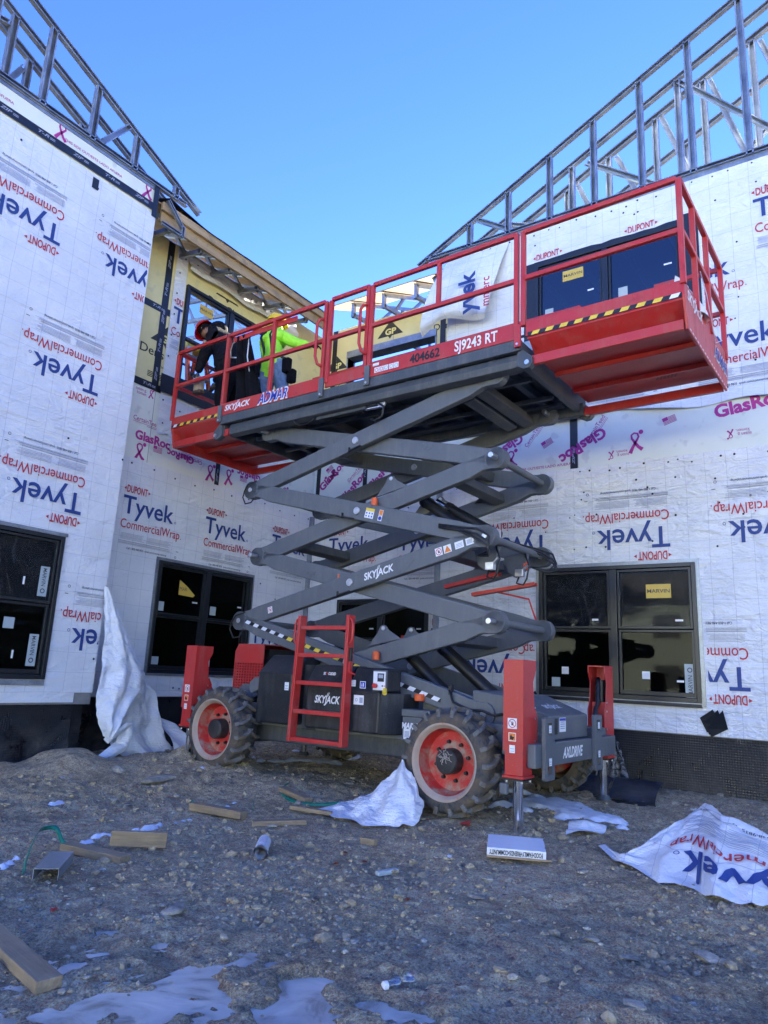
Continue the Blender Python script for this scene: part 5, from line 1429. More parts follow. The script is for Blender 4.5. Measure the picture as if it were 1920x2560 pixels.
# ---- outriggers
def outrigger(x, y, ztop, zbot, zfoot, sgn, end, decals=True):
    t = sub('outrigger')
    w = 0.08
    # column: channel open on the inner side, with a wider shroud low down
    mb = MB()
    yf = y-0.09*sgn; yb = y+0.085*sgn
    z1 = ztop; zm = zbot+0.22; zn = zbot+0.50
    sideprof = [(yf, zm-0.05), (yb+0.05*sgn, zm-0.03), (yb+0.075*sgn, zm+0.03), (yb+0.075*sgn, zn-0.09), (yb+0.02*sgn, zn), (yb+0.0*sgn, z1-0.16), (yb+0.05*sgn, z1-0.07), (yb+0.05*sgn, z1), (yf, z1)]
    for xs in (-1, 1):
        mb.prism([(a, b) for a, b in sideprof], x+xs*w-(0.006 if xs > 0 else 0), x+xs*w+(0 if xs > 0 else 0.006), plane='yz')
    mb.box((x-w+0.006, min(yf, yf+0.006*sgn), zm-0.05), (x+w-0.006, max(yf, yf+0.006*sgn), z1))
    mb.box((x-w+0.006, min(yf+0.006*sgn, yb+0.05*sgn), z1-0.012), (x+w-0.006, max(yf+0.006*sgn, yb+0.05*sgn), z1-0.001))
    mb.build('shroud', M['red'], t)
    mb = MB(); mb.box((x-w+0.008, y-0.08, zbot), (x+w-0.008, y+0.08, zm-0.045 if decals else zm)); mb.box((x-w+0.01, y-0.075, zm-0.045), (x+w-0.01, y+0.075, zm+0.26)); mb.build('column', M['red'], t, bevel=0.004)
    mb = MB(); mb.box((x-w-0.005, y-0.095, zbot-0.018), (x+w+0.005, y+0.095, zbot+0.0)); mb.build('flange', M['red'], t, bevel=0.004)
    mb = MB(); mb.box((x-w+0.01, y-0.08, zbot-0.035), (x+w-0.01, y+0.08, zbot-0.018)); mb.build('seal_plate', M['hose'], t)
    for dx, dy in ((-.06, -.07), (.06, -.07), (-.06, .07), (.06, .07)):
        mb = MB(); mb.cyl((x+dx, y+dy, zbot-0.05), (x+dx, y+dy, zbot-0.035), 0.009, n=6); mb.build('bolt', M['zinc'], t)
    mb = MB(); mb.cyl((x, y, zfoot), (x, y, zbot-0.03), 0.037, n=24); mb.build('rod', M['steel'], t, smooth='auto')
    mb = MB(); mb.cyl((x, y, zfoot-0.03), (x, y, zfoot+0.012), 0.07, 0.05, n=20); mb.build('foot', M['deckgrey'], t, smooth='auto')
    mb = MB(); mb.cyl((x, y+0.01*sgn, zm+0.2), (x, y+0.01*sgn, ztop-0.13), 0.045, n=16); mb.build('cylinder_body', M['hose'], t, smooth='auto')
    mb = MB(); pts = [(x-0.02, y+0.03*sgn, ztop-0.12), (x, y+0.10*sgn, ztop-0.17), (x, y+0.11*sgn, ztop-0.35), (x+0.0, y+0.17*sgn, zbot+0.42), (x+0.02, y+0.25*sgn, zbot+0.30)]
    mb.tube(pts, 0.022, 8); mb.build('hose_sleeve', M['hose'], t, smooth=True)
    if decals:
        f = -1
        for zz, fn, s_ in ((zbot+0.365, hand_sign, 0.075), (zbot+0.27, warn_sign, 0.06)):
            q = MB(); fn(q, s_); decal(t, q, DM, (x-0.005, yf-0.003, zz), 'front')
        q = MB(); paper(q, 0.045, 0.055, 0, 2); decal(t, q, DM, (x-0.005, yf-0.003, zbot+0.185), 'front')
    for zz in (zm+0.02, zm+0.18, zn-0.02):
        mb = MB(); mb.cyl((x+w, yb+0.02*sgn, zz), (x+w+0.008, yb+0.02*sgn, zz), 0.008, n=6); mb.build('bolt', M['zinc'], t)
    return t
outrigger(1.885, -1.00, 1.298, 0.47, 0.06, 1, 1)
outrigger(1.88, 0.80, 1.315, 0.50, 0.14, -1, 1, False)
outrigger(-1.86, -0.98, 1.348, 0.54, 0.20, 1, -1)
outrigger(-1.86, 0.80, 1.348, 0.54, 0.16, -1, -1, False)
mb = MB(); mb.box((-2.0, -0.95, 0.56), (-1.93, 0.78, 0.72)); mb.build('outrigger_beam', M['grey'], ch, bevel=0.01)
mb = MB(); mb.box((1.80, -1.14, 0.34), (1.86, -1.10, 0.42)); mb.build('hanging_lock_tab', M['grey'], ch, bevel=0.01)

# ---- side boxes, engine cover
def coverbox(name, x0, x1, z0, z1, zs, y0=-0.97, y1=-0.55, top=0.10):
    t = sub(name)
    mb = MB()
    mb.prism([(y1, z0), (y0, z0), (y0, zs), (y0+top*1.1, z1), (y1, z1)], x0, x1, plane='yz')
    mb.build('cover', M['black'], t, bevel=0.02, seg=3)
    mb = MB(); mb.box((x0-0.004, y0-0.004, zs-0.012), (x1+0.004, y1, zs)); mb.build('seam_strip', M['black'], t, bevel=0.003)
    return t
c1 = coverbox('engine_side_cover', -0.935, -0.47, 0.635, 1.285, 1.11, top=0.17)
mb = MB(); mb.box((-0.47, -0.80, 0.60), (-0.29, -0.55, 1.20)); mb.build('recess_panel', M['black'], SL)
c2 = coverbox('tank_cover', -0.285, 0.20, 0.635, 1.205, 1.05)
c3 = coverbox('control_cover', 0.225, 0.58, 0.64, 1.195, 0.99, y0=-0.99)
mb = MB(); mb.prism([(0.582, -0.98), (0.70, -0.80), (0.70, -0.55), (0.582, -0.55)], 0.64, 0.985, plane='xy'); mb.build('cover_wing', M['black'], c3, bevel=0.008)
q = MB(); skyjack(q, 0.30, 0.062); decal(c2, q, DM, (-0.17, -0.974, 0.865), 'front')
q = MB(); lettering(q, 'SK', 0, 0, 0.035, 0.022, 0, bold=0.05, shear=0.3); lettering(q, 'Y', 0.038, 0, 0.02, 0.022, 2, bold=0.05, shear=0.3); lettering(q, 'CODED', 0.06, 0, 0.09, 0.022, 0, bold=0.05, shear=0.3); decal(c2, q, DM, (-0.10, -0.955, 1.115), 'front')
q = MB(); paper(q, 0.055, 0.075, 0, 2); decal(c1, q, DM, (-0.535, -0.974, 0.99), 'front')
q = MB(); paper(q, 0.06, 0.055, 0, 1); decal(c3, q, DM, (0.29, -0.999, 1.055), 'front')
q = MB(); rect(q, -0.032, -0.03, 0.032, 0.03, 0); rect(q, -0.027, -0.025, 0.027, 0.025, 3, .0005); lettering(q, 'i', -0.015, -0.015, 0.006, 0.03, 0, z=.001); rect(q, 0.0, -0.015, 0.01, 0.015, 0, .001); decal(c3, q, DM, (0.40, -0.999, 1.045), 'front')
q = MB(); rect(q, -0.055, -0.04, 0.055, 0.04, 0); disc(q, -0.025, 0, 0.014, 6, .0006, r0=.009)
rect(q, 0.008, -0.025, 0.045, 0.022, 6, .0006)
decal(c3, q, DM, (0.36, -0.996, 0.915), 'front')
pn = sub('control_panel', c3)
pn.parent = c3
mb = MB(); mb.box((0.582, -0.965, 1.0), (0.64, -0.78, 1.18)); mb.build('panel_box', M['black'], c3, bevel=0.006)
bpy.data.objects.remove(pn)
q = MB(); rect(q, 0.0, 0.0, 0.13, 0.155, 0); rect(q, 0.045, 0.07, 0.115, 0.14, 1, .0006); rect(q, 0.055, 0.10, 0.105, 0.13, 6, .001); disc(q, 0.10, 0.035, 0.008, 1, .0006); disc(q, 0.12, 0.035, 0.006, 2, .0006)
o = decal(c3, q, DM, (0.59, -1.0, 1.005), 'front', 0)
o.matrix_basis = Matrix.Translation((0.512, -1.0, 1.01)) @ Matrix(((1,0,0,0),(0,0,-1,0),(0,1,0,0),(0,0,0,1)))
mb = MB(); mb.box((0.505, -0.997, 1.0), (0.648, -0.975, 1.175)); mb.build('panel_plate', M['grey'], c3, bevel=0.004)
mb = MB(); mb.cyl((0.545, -0.998, 1.045), (0.545, -1.035, 1.045), 0.018, 0.022, 14); mb.build('stop_button', M['decalred'], c3, bevel=0.004)
mb = MB(); mb.cyl((0.64, -1.0, 1.02), (0.668, -1.04, 0.985), 0.018, 0.02, 12); mb.build('yellow_plug', M['yellow'], c3, bevel=0.003)
# perforated red engine cover behind the rear wheel
ec = sub('engine_cover')
ex0, ex1, ey, ez0, ez1 = -1.79, -1.34, -0.52, 0.88, 1.40
mb = MB()
mb.box((ex0+0.05, ey+0.01, ez1-0.012), (ex1, 0.45, ez1)); mb.box((ex0, ey+0.01, ez0), (ex0+0.01, 0.45, ez1-0.08))
mb.add([(ex0, ey, ez1-0.08), (ex0+0.05, ey, ez1), (ex0+0.05, 0.45, ez1), (ex0, 0.45, ez1-0.08)], [(0, 1, 2, 3)])
mb.prism([(ex0, ez1-0.20), (ex1, ez1-0.20), (ex1, ez1), (ex0+0.05, ez1), (ex0, ez1-0.08)], ey, ey+0.01)
# perforated field: bars between the holes
nxh, nzh = 11, 11; px0, px1, pz0, pz1 = ex0, ex1, ez0, ez1-0.20
mb.build('cover', M['red'], ec)
mb = MB(); cw = (px1-px0)/nxh; chh = (pz1-pz0)/nzh
for i in range(nxh+1): mb.box((px0+i*cw-cw*0.21 if i else px0, ey, pz0), (px0+i*cw+cw*0.21 if i < nxh else px1, ey+0.006, pz1))
for j in range(nzh+1): mb.box((px0, ey+0.0015, pz0+j*chh-chh*0.21 if j else pz0), (px1, ey+0.0055, pz0+j*chh+chh*0.21 if j < nzh else pz1))
tag(mb.build('perforated_panel', M['red'], ec), kind='stuff')
mb = MB(); mb.box((ex0+0.04, ey+0.1, ez0), (ex1-0.02, 0.4, ez1-0.05)); mb.box((ex1-0.3, -0.45, 0.75), (-0.6, 0.4, 1.28)); mb.build('engine_block', M['hose'], ec)
mb = MB(); mb.prism([(-1.10, 0.93), (-1.05, 0.90), (-0.90, 0.96), (-0.90, 1.06), (-1.02, 1.06), (-1.09, 1.01)], -0.93, -0.75); mb.build('fender', M['grey'], ec, bevel=0.01)

# ---- ladder
def ladder(y, x0b, x1b, x0t, x1t, zb, zt, grab=True, hgt=1.0):
    t = sub('access_ladder')
    for xb, xt, s_ in ((x0b, x0t, -1), (x1b, x1t, 1)):
        mb = MB(); mb.beam((xb, y, zb), (xt, y, zt), 0.035 if s_ > 0 else 0.035, 0.09, (0, 1, 0)); mb.build('stringer', M['red'], t, bevel=0.004)
        if grab:
            f = (zt-0.27-zb)/(zt-zb); g0 = (zt-0.02-zb)/(zt-zb)
            pa = Vector((xb+(xt-xb)*f, y-0.03, zt-0.27)); pb = Vector((xt, y-0.03, zt-0.03))
            mb = MB(); mb.tube([pa, pa+Vector((0.045*s_, 0, 0.03)), pa+Vector((0.055*s_, 0, 0.06)), pb+Vector((0.055*s_, 0, -0.05)), pb+Vector((0.04*s_, 0, -0.01)), pb], 0.011, 8); mb.build('grab_handle', M['red'], t, smooth=True)
    n = 5
    for i in range(n):
        f = (0.02, 0.235, 0.46, 0.68, 0.90)[i]
        z = zb+(zt-zb)*f
        xa = x0b+(x0t-x0b)*f; xc = x1b+(x1t-x1b)*f
        mb = MB(); mb.box((xa+0.018, y-0.035, z-0.018), (xc-0.018, y+0.035, z+0.018)); mb.build('rung', M['red'], t, bevel=0.004)
    return t
ladder(-1.07, -0.34, 0.275, -0.30, 0.28, 0.515, 1.645)
ladder(0.98, -0.55, -0.05, -0.55, -0.05, 0.55, 1.60)
mb = MB(); mb.tube([(0.295, -1.075, 1.36), (0.30, -1.08, 1.28), (0.295, -1.075, 1.15), (0.33, -1.03, 1.13)], 0.008, 6); mb.build('lanyard', M['decalred'], SL)
mb = MB(); mb.box((0.285, -1.09, 1.24), (0.32, -1.06, 1.36)); mb.build('pendant', M['hose'], SL, bevel=0.004)

# ---- scissor stack
PN = {'R0': (1.42, 0.86), 'R1': (1.46, 1.62), 'R2': (1.41, 2.353), 'R3': (1.46, 3.08), 'TR': (1.49, 3.84),
      'L0': (-1.50, 0.88), 'L1': (-1.60, 1.64), 'L2': (-1.505, 2.36), 'L3': (-1.60, 3.115), 'TL': (-1.49, 3.81)}
def arm(parent, a, b, y0, y1, bow):
    """box beam between two pins with rounded knuckles; bow shifts the beam body up (+) or down (-) at the pins"""
    A = Vector(PN[a]); B = Vector(PN[b]); d = (B-A); L = d.length; d.normalize(); n_ = Vector((-d.y, d.x))
    h = 0.088; r = 0.088; off = 0.03*bow
    pr = []
    for i in range(9):
        t = math.pi/2+math.pi*i/8; pr.append(A+d*(math.cos(t)*r)+n_*(math.sin(t)*r))
    pr += [A+d*0.16+n_*(-h*0.72+off), A+d*0.30+n_*(-h+off*1.2), B-d*0.30+n_*(-h+off*1.2), B-d*0.16+n_*(-h*0.72+off)]
    for i in range(9):
        t = -math.pi/2+math.pi*i/8; pr.append(B+d*(math.cos(t)*r)+n_*(math.sin(t)*r))
    pr += [B-d*0.16+n_*(h*0.9+off), B-d*0.30+n_*(h+off), A+d*0.30+n_*(h+off), A+d*0.16+n_*(h*0.9+off)]
    t_ = sub('scissor_arm', parent)
    mb = MB(); mb.prism([(p.x, p.y) for p in pr], y0, y1); mb.build('beam', M['grey'], t_, bevel=0.010, seg=3)
    for P_, s_ in ((A, 1), (B, -1)):
        mb = MB(); yy = y0-0.008
        pl = []
        for i in range(13):
            t = math.pi*0.5*s_+math.pi*i/12*1.0 if s_ > 0 else -math.pi/2+math.pi*i/12
            pl.append(P_+d*(math.cos(t)*(r+0.012))+n_*(math.sin(t)*(r+0.012)))
        pl = [(p.x, p.y) for p in pl]
        e = P_+d*(0.10*s_); e2 = [e-n_*(r*0.85)*s_, e+n_*(r*0.85)*s_]
        pl += [(p.x, p.y) for p in e2]
        mb.prism(pl, yy, y1+0.008); mb.build('knuckle_plate', M['grey'], t_, bevel=0.004)
    return t_
def pin(p, y0, y1, r=0.026):
    mb = MB(); mb.cyl((p[0], y0, p[1]), (p[0], y1, p[1]), r, n=16); o = mb.build('pin', M['zinc'], SL, bevel=0.003, smooth='auto'); return o
ARMS_OUT = [('L1', 'R0', 0), ('L1', 'R2', 0), ('L3', 'R2', 0), ('L3', 'TR', 0)]
ARMS_IN = [('L0', 'R1', 0), ('L2', 'R1', 0), ('L2', 'R3', 0), ('TL', 'R3', 0)]
arms = {}
for a, b, w in ARMS_OUT:
    arms[a+b] = arm(SL, a, b, -0.68, -0.605, w); arm(SL, a, b, 0.485, 0.56, w)
for a, b, w in ARMS_IN:
    arms[a+b] = arm(SL, a, b, -0.590, -0.515, w); arm(SL, a, b, 0.395, 0.47, w)
for k_, p in PN.items():
    pin(p, -0.70, -0.50); pin(p, 0.38, 0.58)
    if k_ not in ('TR', 'TL', 'R0', 'L0'):
        mb = MB(); mb.cyl((p[0], -0.50, p[1]), (p[0], 0.38, p[1]), 0.035, n=14); mb.build('cross_shaft', M['grey'], SL, smooth='auto')
def cross(p, q_):
    a, b = p; c, d = q_
    # crossing point of the two arm lines
    A = Vector(PN[a]); B = Vector(PN[b]); C_ = Vector(PN[c]); D = Vector(PN[d])
    r_ = B-A; s_ = D-C_; t = (C_-A).cross(s_)/r_.cross(s_)
    return A+r_*t
for u, v in ((('L1', 'R0'), ('L0', 'R1')), (('L1', 'R2'), ('L2', 'R1')), (('L3', 'R2'), ('L2', 'R3')), (('L3', 'TR'), ('TL', 'R3'))):
    p = cross(u, v)
    pin(p, -0.695, -0.50, 0.038); pin(p, 0.39, 0.57, 0.038)
    for i in range(3):
        a = R(90+120*i); mb = MB(); mb.cyl((p.x+0.02*math.cos(a), -0.70, p.y+0.02*math.sin(a)), (p.x+0.02*math.cos(a), -0.695, p.y+0.02*math.sin(a)), 0.007, n=6); mb.build('bolt', M['zinc'], SL)
# inner torque tubes and gusset beams between the two sides
def tie(a, b, f, w=0.12, h=0.10, y0=-0.515, y1=0.395, gus=True):
    A = Vector(PN[a]); B = Vector(PN[b]); p = A.lerp(B, f); d = (B-A).normalized()
    mb = MB(); mb.beam((p.x, y0, p.y), (p.x, y1, p.y), w, h, (-d.y, 0, d.x)); mb.build('tie_beam', M['deckgrey'], SL, bevel=0.008)
    if gus:
        mb = MB(); mb.prism([(p.x-d.x*0.30, y1), (p.x-d.x*0.06, y1), (p.x-d.x*0.06, y1-0.25)], p.y-0.01, p.y+0.0, plane='xy'); mb.build('gusset', M['deckgrey'], SL)
for a, b, f in (('L0', 'R1', .82), ('L2', 'R1', .80), ('L2', 'R1', .2), ('L2', 'R3', .84), ('L2', 'R3', .16), ('TL', 'R3', .80), ('TL', 'R3', .2), ('L3', 'TR', .88), ('L1', 'R2', .86)):
    tie(a, b, f)
tie('L3', 'TR', 0.93, y0=-0.60, y1=0.48)
# lugs that carry the cylinder pins
def lugplate(x, z, y0, y1, s_=1.0, ang=0.24):
    c, n_ = math.cos(ang), math.sin(ang)
    P = [(-0.22, -0.10), (0.18, -0.12), (0.05, 0.0), (0.03, 0.045), (0.0, 0.06), (-0.035, 0.055), (-0.08, 0.0)]
    mb = MB(); mb.prism([(x+(a*c-b*n_)*s_, z+(a*n_+b*c)*s_) for a, b in P], y0, y1); mb.build('cylinder_lug', M['grey'], SL, bevel=0.006)
    pin((x-0.005*s_, z+0.025*s_), y0-0.01, y1+0.01, 0.02)
lugplate(0.26, 1.545, -0.535, -0.515); lugplate(0.27, 3.025, -0.535, -0.515); lugplate(0.42, 1.545, -0.3, -0.28); lugplate(0.55, 2.83, -0.3, -0.2, 1.0)
lugplate(0.26, 1.545, 0.40, 0.42); lugplate(0.27, 3.025, 0.40, 0.42)
def cylinder(a, b, f, r, name='lift_cylinder'):
    t = sub(name); A = Vector(a); B = Vector(b); Mid = A.lerp(B, f)
    mb = MB(); mb.cyl(A, Mid, r, n=20); mb.build('barrel', M['hose'], t, smooth='auto')
    mb = MB(); mb.cyl(Mid, B, r*0.62, n=18); mb.build('rod', M['steel'], t, smooth='auto')
    mb = MB(); mb.cyl(Mid-(Mid-A).normalized()*0.03, Mid+(B-Mid).normalized()*0.012, r*1.12, n=20); mb.build('gland', M['hose'], t, smooth='auto')
    return t
cylinder((1.24, -0.10, 0.98), (0.55, -0.10, 1.50), 0.84, 0.062)
cylinder((0.86, -0.32, 0.98), (0.32, -0.32, 1.42), 0.92, 0.06)
cylinder((1.28, -0.18, 2.45), (0.55, -0.12, 2.87), 0.80, 0.058)
cylinder((1.20, -0.38, 2.36), (0.42, -0.30, 2.92), 0.86, 0.055)
# cylinder feet with valves below knuckle R2
for y, x in ((-0.36, 1.30), (0.12, 1.36)):
    mb = MB(); mb.prism([(x-0.18, 2.30), (x+0.08, 2.36), (x+0.04, 2.16), (x-0.06, 2.10), (x-0.14, 2.16)], y, y+0.05); mb.build('cylinder_cradle', M['grey'], SL, bevel=0.008)
    mb = MB(); mb.box((x-0.03, y-0.06, 2.10), (x+0.05, y+0.0, 2.17)); mb.build('valve_block', M['zinc'], SL, bevel=0.004)
    mb = MB(); mb.cyl((x+0.04, y-0.03, 2.16), (x+0.09, y-0.03, 2.21), 0.014, n=10); mb.build('fitting', M['zinc'], SL)
    mb = MB(); mb.tube([(x, y-0.03, 2.10), (x-0.02, y-0.04, 2.04), (x+0.05, y-0.04, 2.02), (x+0.08, y-0.03, 2.08), (x+0.10, y-0.02, 2.2), (x+0.06, y-0.02, 2.32)], 0.009, 7); mb.build('hose', M['hose'], SL, smooth=True)
mb = MB(); mb.box((1.22, -0.30, 2.42), (1.33, -0.22, 2.50)); mb.build('valve_block', M['zinc'], SL, bevel=0.004)
for z in (0.0, 0.05, 0.09):
    mb = MB(); mb.tube([(0.95, -0.705, 2.49-z*0.3), (1.15, -0.71, 2.45-z*0.3), (1.34, -0.71, 2.42-z), (1.45, -0.70, 2.35-z), (1.44, -0.68, 2.22-z*0.5), (1.30, -0.60, 2.2)], 0.010, 7); mb.build('hose', M['hose'], SL, smooth=True)
    mb = MB(); mb.tube([(1.2, -0.2, 2.46-z*.5), (1.35, 0.1, 2.42-z*.5), (1.46, 0.38, 2.40-z*.5), (1.56, 0.42, 2.36-z), (1.60, 0.42, 2.26-z*.6), (1.52, 0.40, 2.20-z*.3), (1.4, 0.3, 2.22)], 0.010, 7); mb.build('hose', M['hose'], SL, smooth=True)
# loops at the left knuckles
for nm, s_ in (('L1', 1.15), ('L3', 1.0)):
    x, z = PN[nm]
    mb = MB(); mb.tube([(x+0.10, -0.70, z+0.09), (x-0.02, -0.715, z+0.055), (x-0.07*s_, -0.71, z-0.01), (x-0.10*s_, -0.70, z-0.08*s_), (x-0.05, -0.70, z-0.16*s_), (x+0.04, -0.70, z-0.155*s_), (x+0.08, -0.70, z-0.12)], 0.008, 7); mb.build('hose', M['hose'], SL, smooth=True)
x, z = PN['R0']
mb = MB(); mb.tube([(x-0.32, -0.70, z+0.18), (x-0.28, -0.705, z+0.08), (x-0.12, -0.71, z+0.03), (x, -0.715, z+0.03), (x+0.1, -0.70, z+0.0), (x+0.2, -0.66, z+0.02)], 0.011, 7); mb.build('hose', M['hose'], SL, smooth=True)
mb = MB(); mb.box((x-0.33, -0.70, z+0.14), (x-0.30, -0.66, z+0.22)); mb.build('hose_clip', M['hose'], SL)
# clips near the arm centres
for a, b in (('L1', 'R2'), ('L3', 'R2'), ('L3', 'TR')):
    A = Vector(PN[a]); B = Vector(PN[b]); p = A.lerp(B, 0.49); d = (B-A).normalized()
    mb = MB(); mb.beam((p.x-d.x*0.09, -0.69, p.y-d.y*0.09-0.085), (p.x+d.x*0.06, -0.69, p.y+d.y*0.06-0.085), 0.02, 0.012); mb.beam((p.x-d.x*0.09, -0.69, p.y-d.y*0.09-0.10), (p.x-d.x*0.09, -0.69, p.y-d.y*0.09-0.05), 0.02, 0.012, (1, 0, 0)); mb.build('hose_clip', M['hose'], SL)
# orange stops
for x, z, y in ((0.26, 1.30, -0.64), (-0.30, 2.075, -0.56), (0.15, 2.79, -0.64), (1.40, 2.20, 0.15)):
    mb = MB(); mb.cyl((x, y, z-0.03), (x, y, z+0.035), 0.032, n=18); mb.cyl((x, y, z+0.035), (x, y, z+0.05), 0.028, n=18); mb.build('rubber_stop', M['orange'], SL, bevel=0.004)
# red props on the scissor arms
mb = MB(); mb.channel((0.55, 0.1, 2.03), (1.15, 0.1, 2.14), 0.08, 0.03, (0, 0, 1)); mb.build('maintenance_prop', M['red'], SL)
mb = MB(); mb.channel((0.75, 0.30, 1.97), (1.42, 0.34, 2.06), 0.08, 0.03, (0, 0, 1)); mb.build('maintenance_prop', M['red'], SL)
mb = MB(); mb.tube([(0.9, 0.42, 2.02), (1.3, 0.44, 1.93), (1.36, 0.44, 1.76), (1.42, 0.42, 1.66)], 0.010, 6); mb.build('prop_rod', M['red'], SL)
# markings on the arms
def arm_at(a, b, f, dz=0):
    A = Vector(PN[a]); B = Vector(PN[b]); p = A.lerp(B, f); ang = math.atan2(B.y-A.y, B.x-A.x); n_ = Vector((-math.sin(ang), math.cos(ang)))
    p = p+n_*dz; return (p.x, -0.684, p.y), ang
p, a = arm_at('L1', 'R2', 0.565, -0.03); q = MB(); skyjack(q, 0.36, 0.065); decal(SL, q, DM, p, 'front', a)
p, a = arm_at('L1', 'R2', 0.845, 0.0); q = MB(); hand_sign(q, 0.075); decal(SL, q, DM, p, 'front', a)
p, a = arm_at('L1', 'R2', 0.825+0.05, 0.0); q = MB(); rect(q, -0.04, -0.036, 0.04, 0.036, 0); q.add([(-0.035, -0.03, .001), (0.035, -0.03, .001), (0, 0.032, .001)], [(0, 1, 2)], 4); decal(SL, q, DM, p, 'front', a)
p, a = arm_at('L1', 'R2', 0.915, 0.0); q = MB(); paper(q, 0.09, 0.065, 0, 3); decal(SL, q, DM, p, 'front', a)
p, a = arm_at('L1', 'R2', 0.95, 0.0); q = MB(); paper(q, 0.08, 0.065, 0, 5); decal(SL, q, DM, p, 'front', a)
p, a = arm_at('L1', 'R2', 0.155, 0.0); q = MB(); hand_sign(q, 0.065); decal(SL, q, DM, p, 'front', a)
p, a = arm_at('L3', 'R2', 0.575, 0.0); q = MB(); rect(q, -0.055, -0.05, 0.055, 0.05, 0); rect(q, -0.055, 0.02, 0.055, 0.05, 5, .0006)
for i in range(3):
    for j in range(2): disc(q, -0.035+i*0.035, -0.03+j*0.03, 0.009, 3, .001, n=8)
decal(SL, q, DM, p, 'front', a)
p, a = arm_at('L3', 'R2', 0.62, 0.0); q = MB(); rect(q, -0.025, 0, 0.025, 0.055, 0); rect(q, -0.021, 0.004, 0.021, 0.051, 4, .0006); rect(q, -0.025, -0.055, 0.025, -0.003, 0); disc(q, 0, -0.029, 0.02, 3, .0006); decal(SL, q, DM, p, 'front', a)
A = Vector(PN['L1']); B = Vector(PN['R0']); d = (B-A).normalized(); n_ = Vector((-d.y, d.x))
pa = A+d*0.07+n_*0.02-Vector((0, 0.0)); pb = A.lerp(B, 0.865)-n_*0.02
hazard(arms['L1R0'], (pa.x, pa.y), (pb.x, pb.y), -0.6845, 0.036, 20, (5, 7))

# ---- platform
PX0, PX1, PY0, PY1 = -2.05, 1.785, -0.85, 0.70
ZD = 4.06
pf = sub('platform')
mb = MB()
mb.box((PX0+0.02, PY0+0.10, ZD-0.02), (PX1-0.02, PY1-0.10, ZD)); mb.build('deck', M['deckgrey'], pf)
for yy, s_ in ((PY0, 1), (PY1, -1)):
    # side channel: upper web and lower rolled beam
    mb = MB()
    a, b = (yy, yy+0.05*s_); mb.box((PX0, min(a, b), 3.93), (PX1+0.03, max(a, b), 4.035))
    mb.build('side_channel', M['deckgrey'], pf, bevel=0.005)
    mb = MB(); c = yy+0.09*s_
    mb.prism([(c-0.03*s_, 3.925), (c-0.05*s_, 3.86), (c-0.035*s_, 3.80), (c+0.06*s_, 3.79), (c+0.07*s_, 3.82), (c+0.07*s_, 3.925)], PX0+0.12, PX1+0.06, plane='yz'); mb.build('roller_beam', M['deckgrey'], pf, bevel=0.008)
for xx in (PX0, PX1):
    mb = MB(); mb.box((xx-0.005 if xx < 0 else xx-0.03, PY0+0.05, 3.83), (xx+0.03 if xx < 0 else xx+0.03, PY1-0.05, 4.03)); mb.build('end_channel', M['deckgrey'], pf, bevel=0.005)
    for yy in (PY0+0.06, PY1-0.06):
        mb = MB(); s_ = -1 if xx < 0 else 1
        mb.prism([(xx, 3.98), (xx+0.13*s_, 3.86), (xx+0.13*s_, 3.80), (xx+0.10*s_, 3.765), (xx+0.05*s_, 3.76), (xx-0.02*s_, 3.80)], yy-0.035, yy+0.035); mb.build('roller_bracket', M['deckgrey'], pf, bevel=0.006)
        mb = MB(); mb.cyl((xx+0.085*s_, yy-0.05, 3.81), (xx+0.085*s_, yy+0.05, 3.81), 0.022, n=14); mb.build('roller', M['zinc'], pf)
mb = MB()
mb.box((PX0+0.05, PY0+0.12, 3.985), (PX1-0.05, PY1-0.12, 3.995)); mb.build('underside_panel', M['black'], pf)
for xx in np.linspace(PX0+0.28, PX1-0.3, 8):
    mb = MB(); mb.box((xx-0.035, PY0+0.12, 3.90), (xx+0.035, PY1-0.12, 3.985)); mb.build('cross_bearer', M['deckgrey'], pf, bevel=0.004)
for yy in (-0.35, 0.15):
    mb = MB(); mb.box((PX0+0.1, yy, 3.86), (PX1-0.1, yy+0.04, 3.90)); mb.build('long_bearer', M['deckgrey'], pf)
# slider rails with the upper pins, and the upper stabiliser cylinder
for y in (-0.56, 0.44):
    mb = MB(); mb.box((PX0+0.45, y-0.05, 3.875), (PX1-0.1, y+0.05, 3.90)); mb.build('slider_rail', M['deckgrey'], pf)
cy = cylinder((-0.62, -0.70, 3.80), (0.24, -0.70, 3.77), 0.72, 0.03, 'levelling_strut')
mb = MB(); mb.box((-0.62, -0.735, 3.765), (0.05, -0.72, 3.835)); mb.build('strut_cover', M['deckgrey'], cy, bevel=0.004)
mb = MB(); mb.cyl((0.25, -0.74, 3.79), (0.25, -0.71, 3.79), 0.045, n=20); mb.build('strut_pin', M['zinc'], cy, bevel=0.004)
mb = MB(); mb.tube([(0.05, -0.74, 3.80), (0.2, -0.75, 3.80), (0.29, -0.75, 3.74), (0.28, -0.75, 3.64), (0.18, -0.74, 3.61), (0.12, -0.73, 3.64)], 0.012, 7); mb.build('hose', M['hose'], SL, smooth=True)
mb = MB(); mb.tube([(-0.75+0.16*math.cos(t), -0.78, 3.82+0.10*math.sin(t)) for t in np.linspace(0.3, 5.6, 18)], 0.006, 6); mb.build('hose', M['hose'], SL, smooth=True)

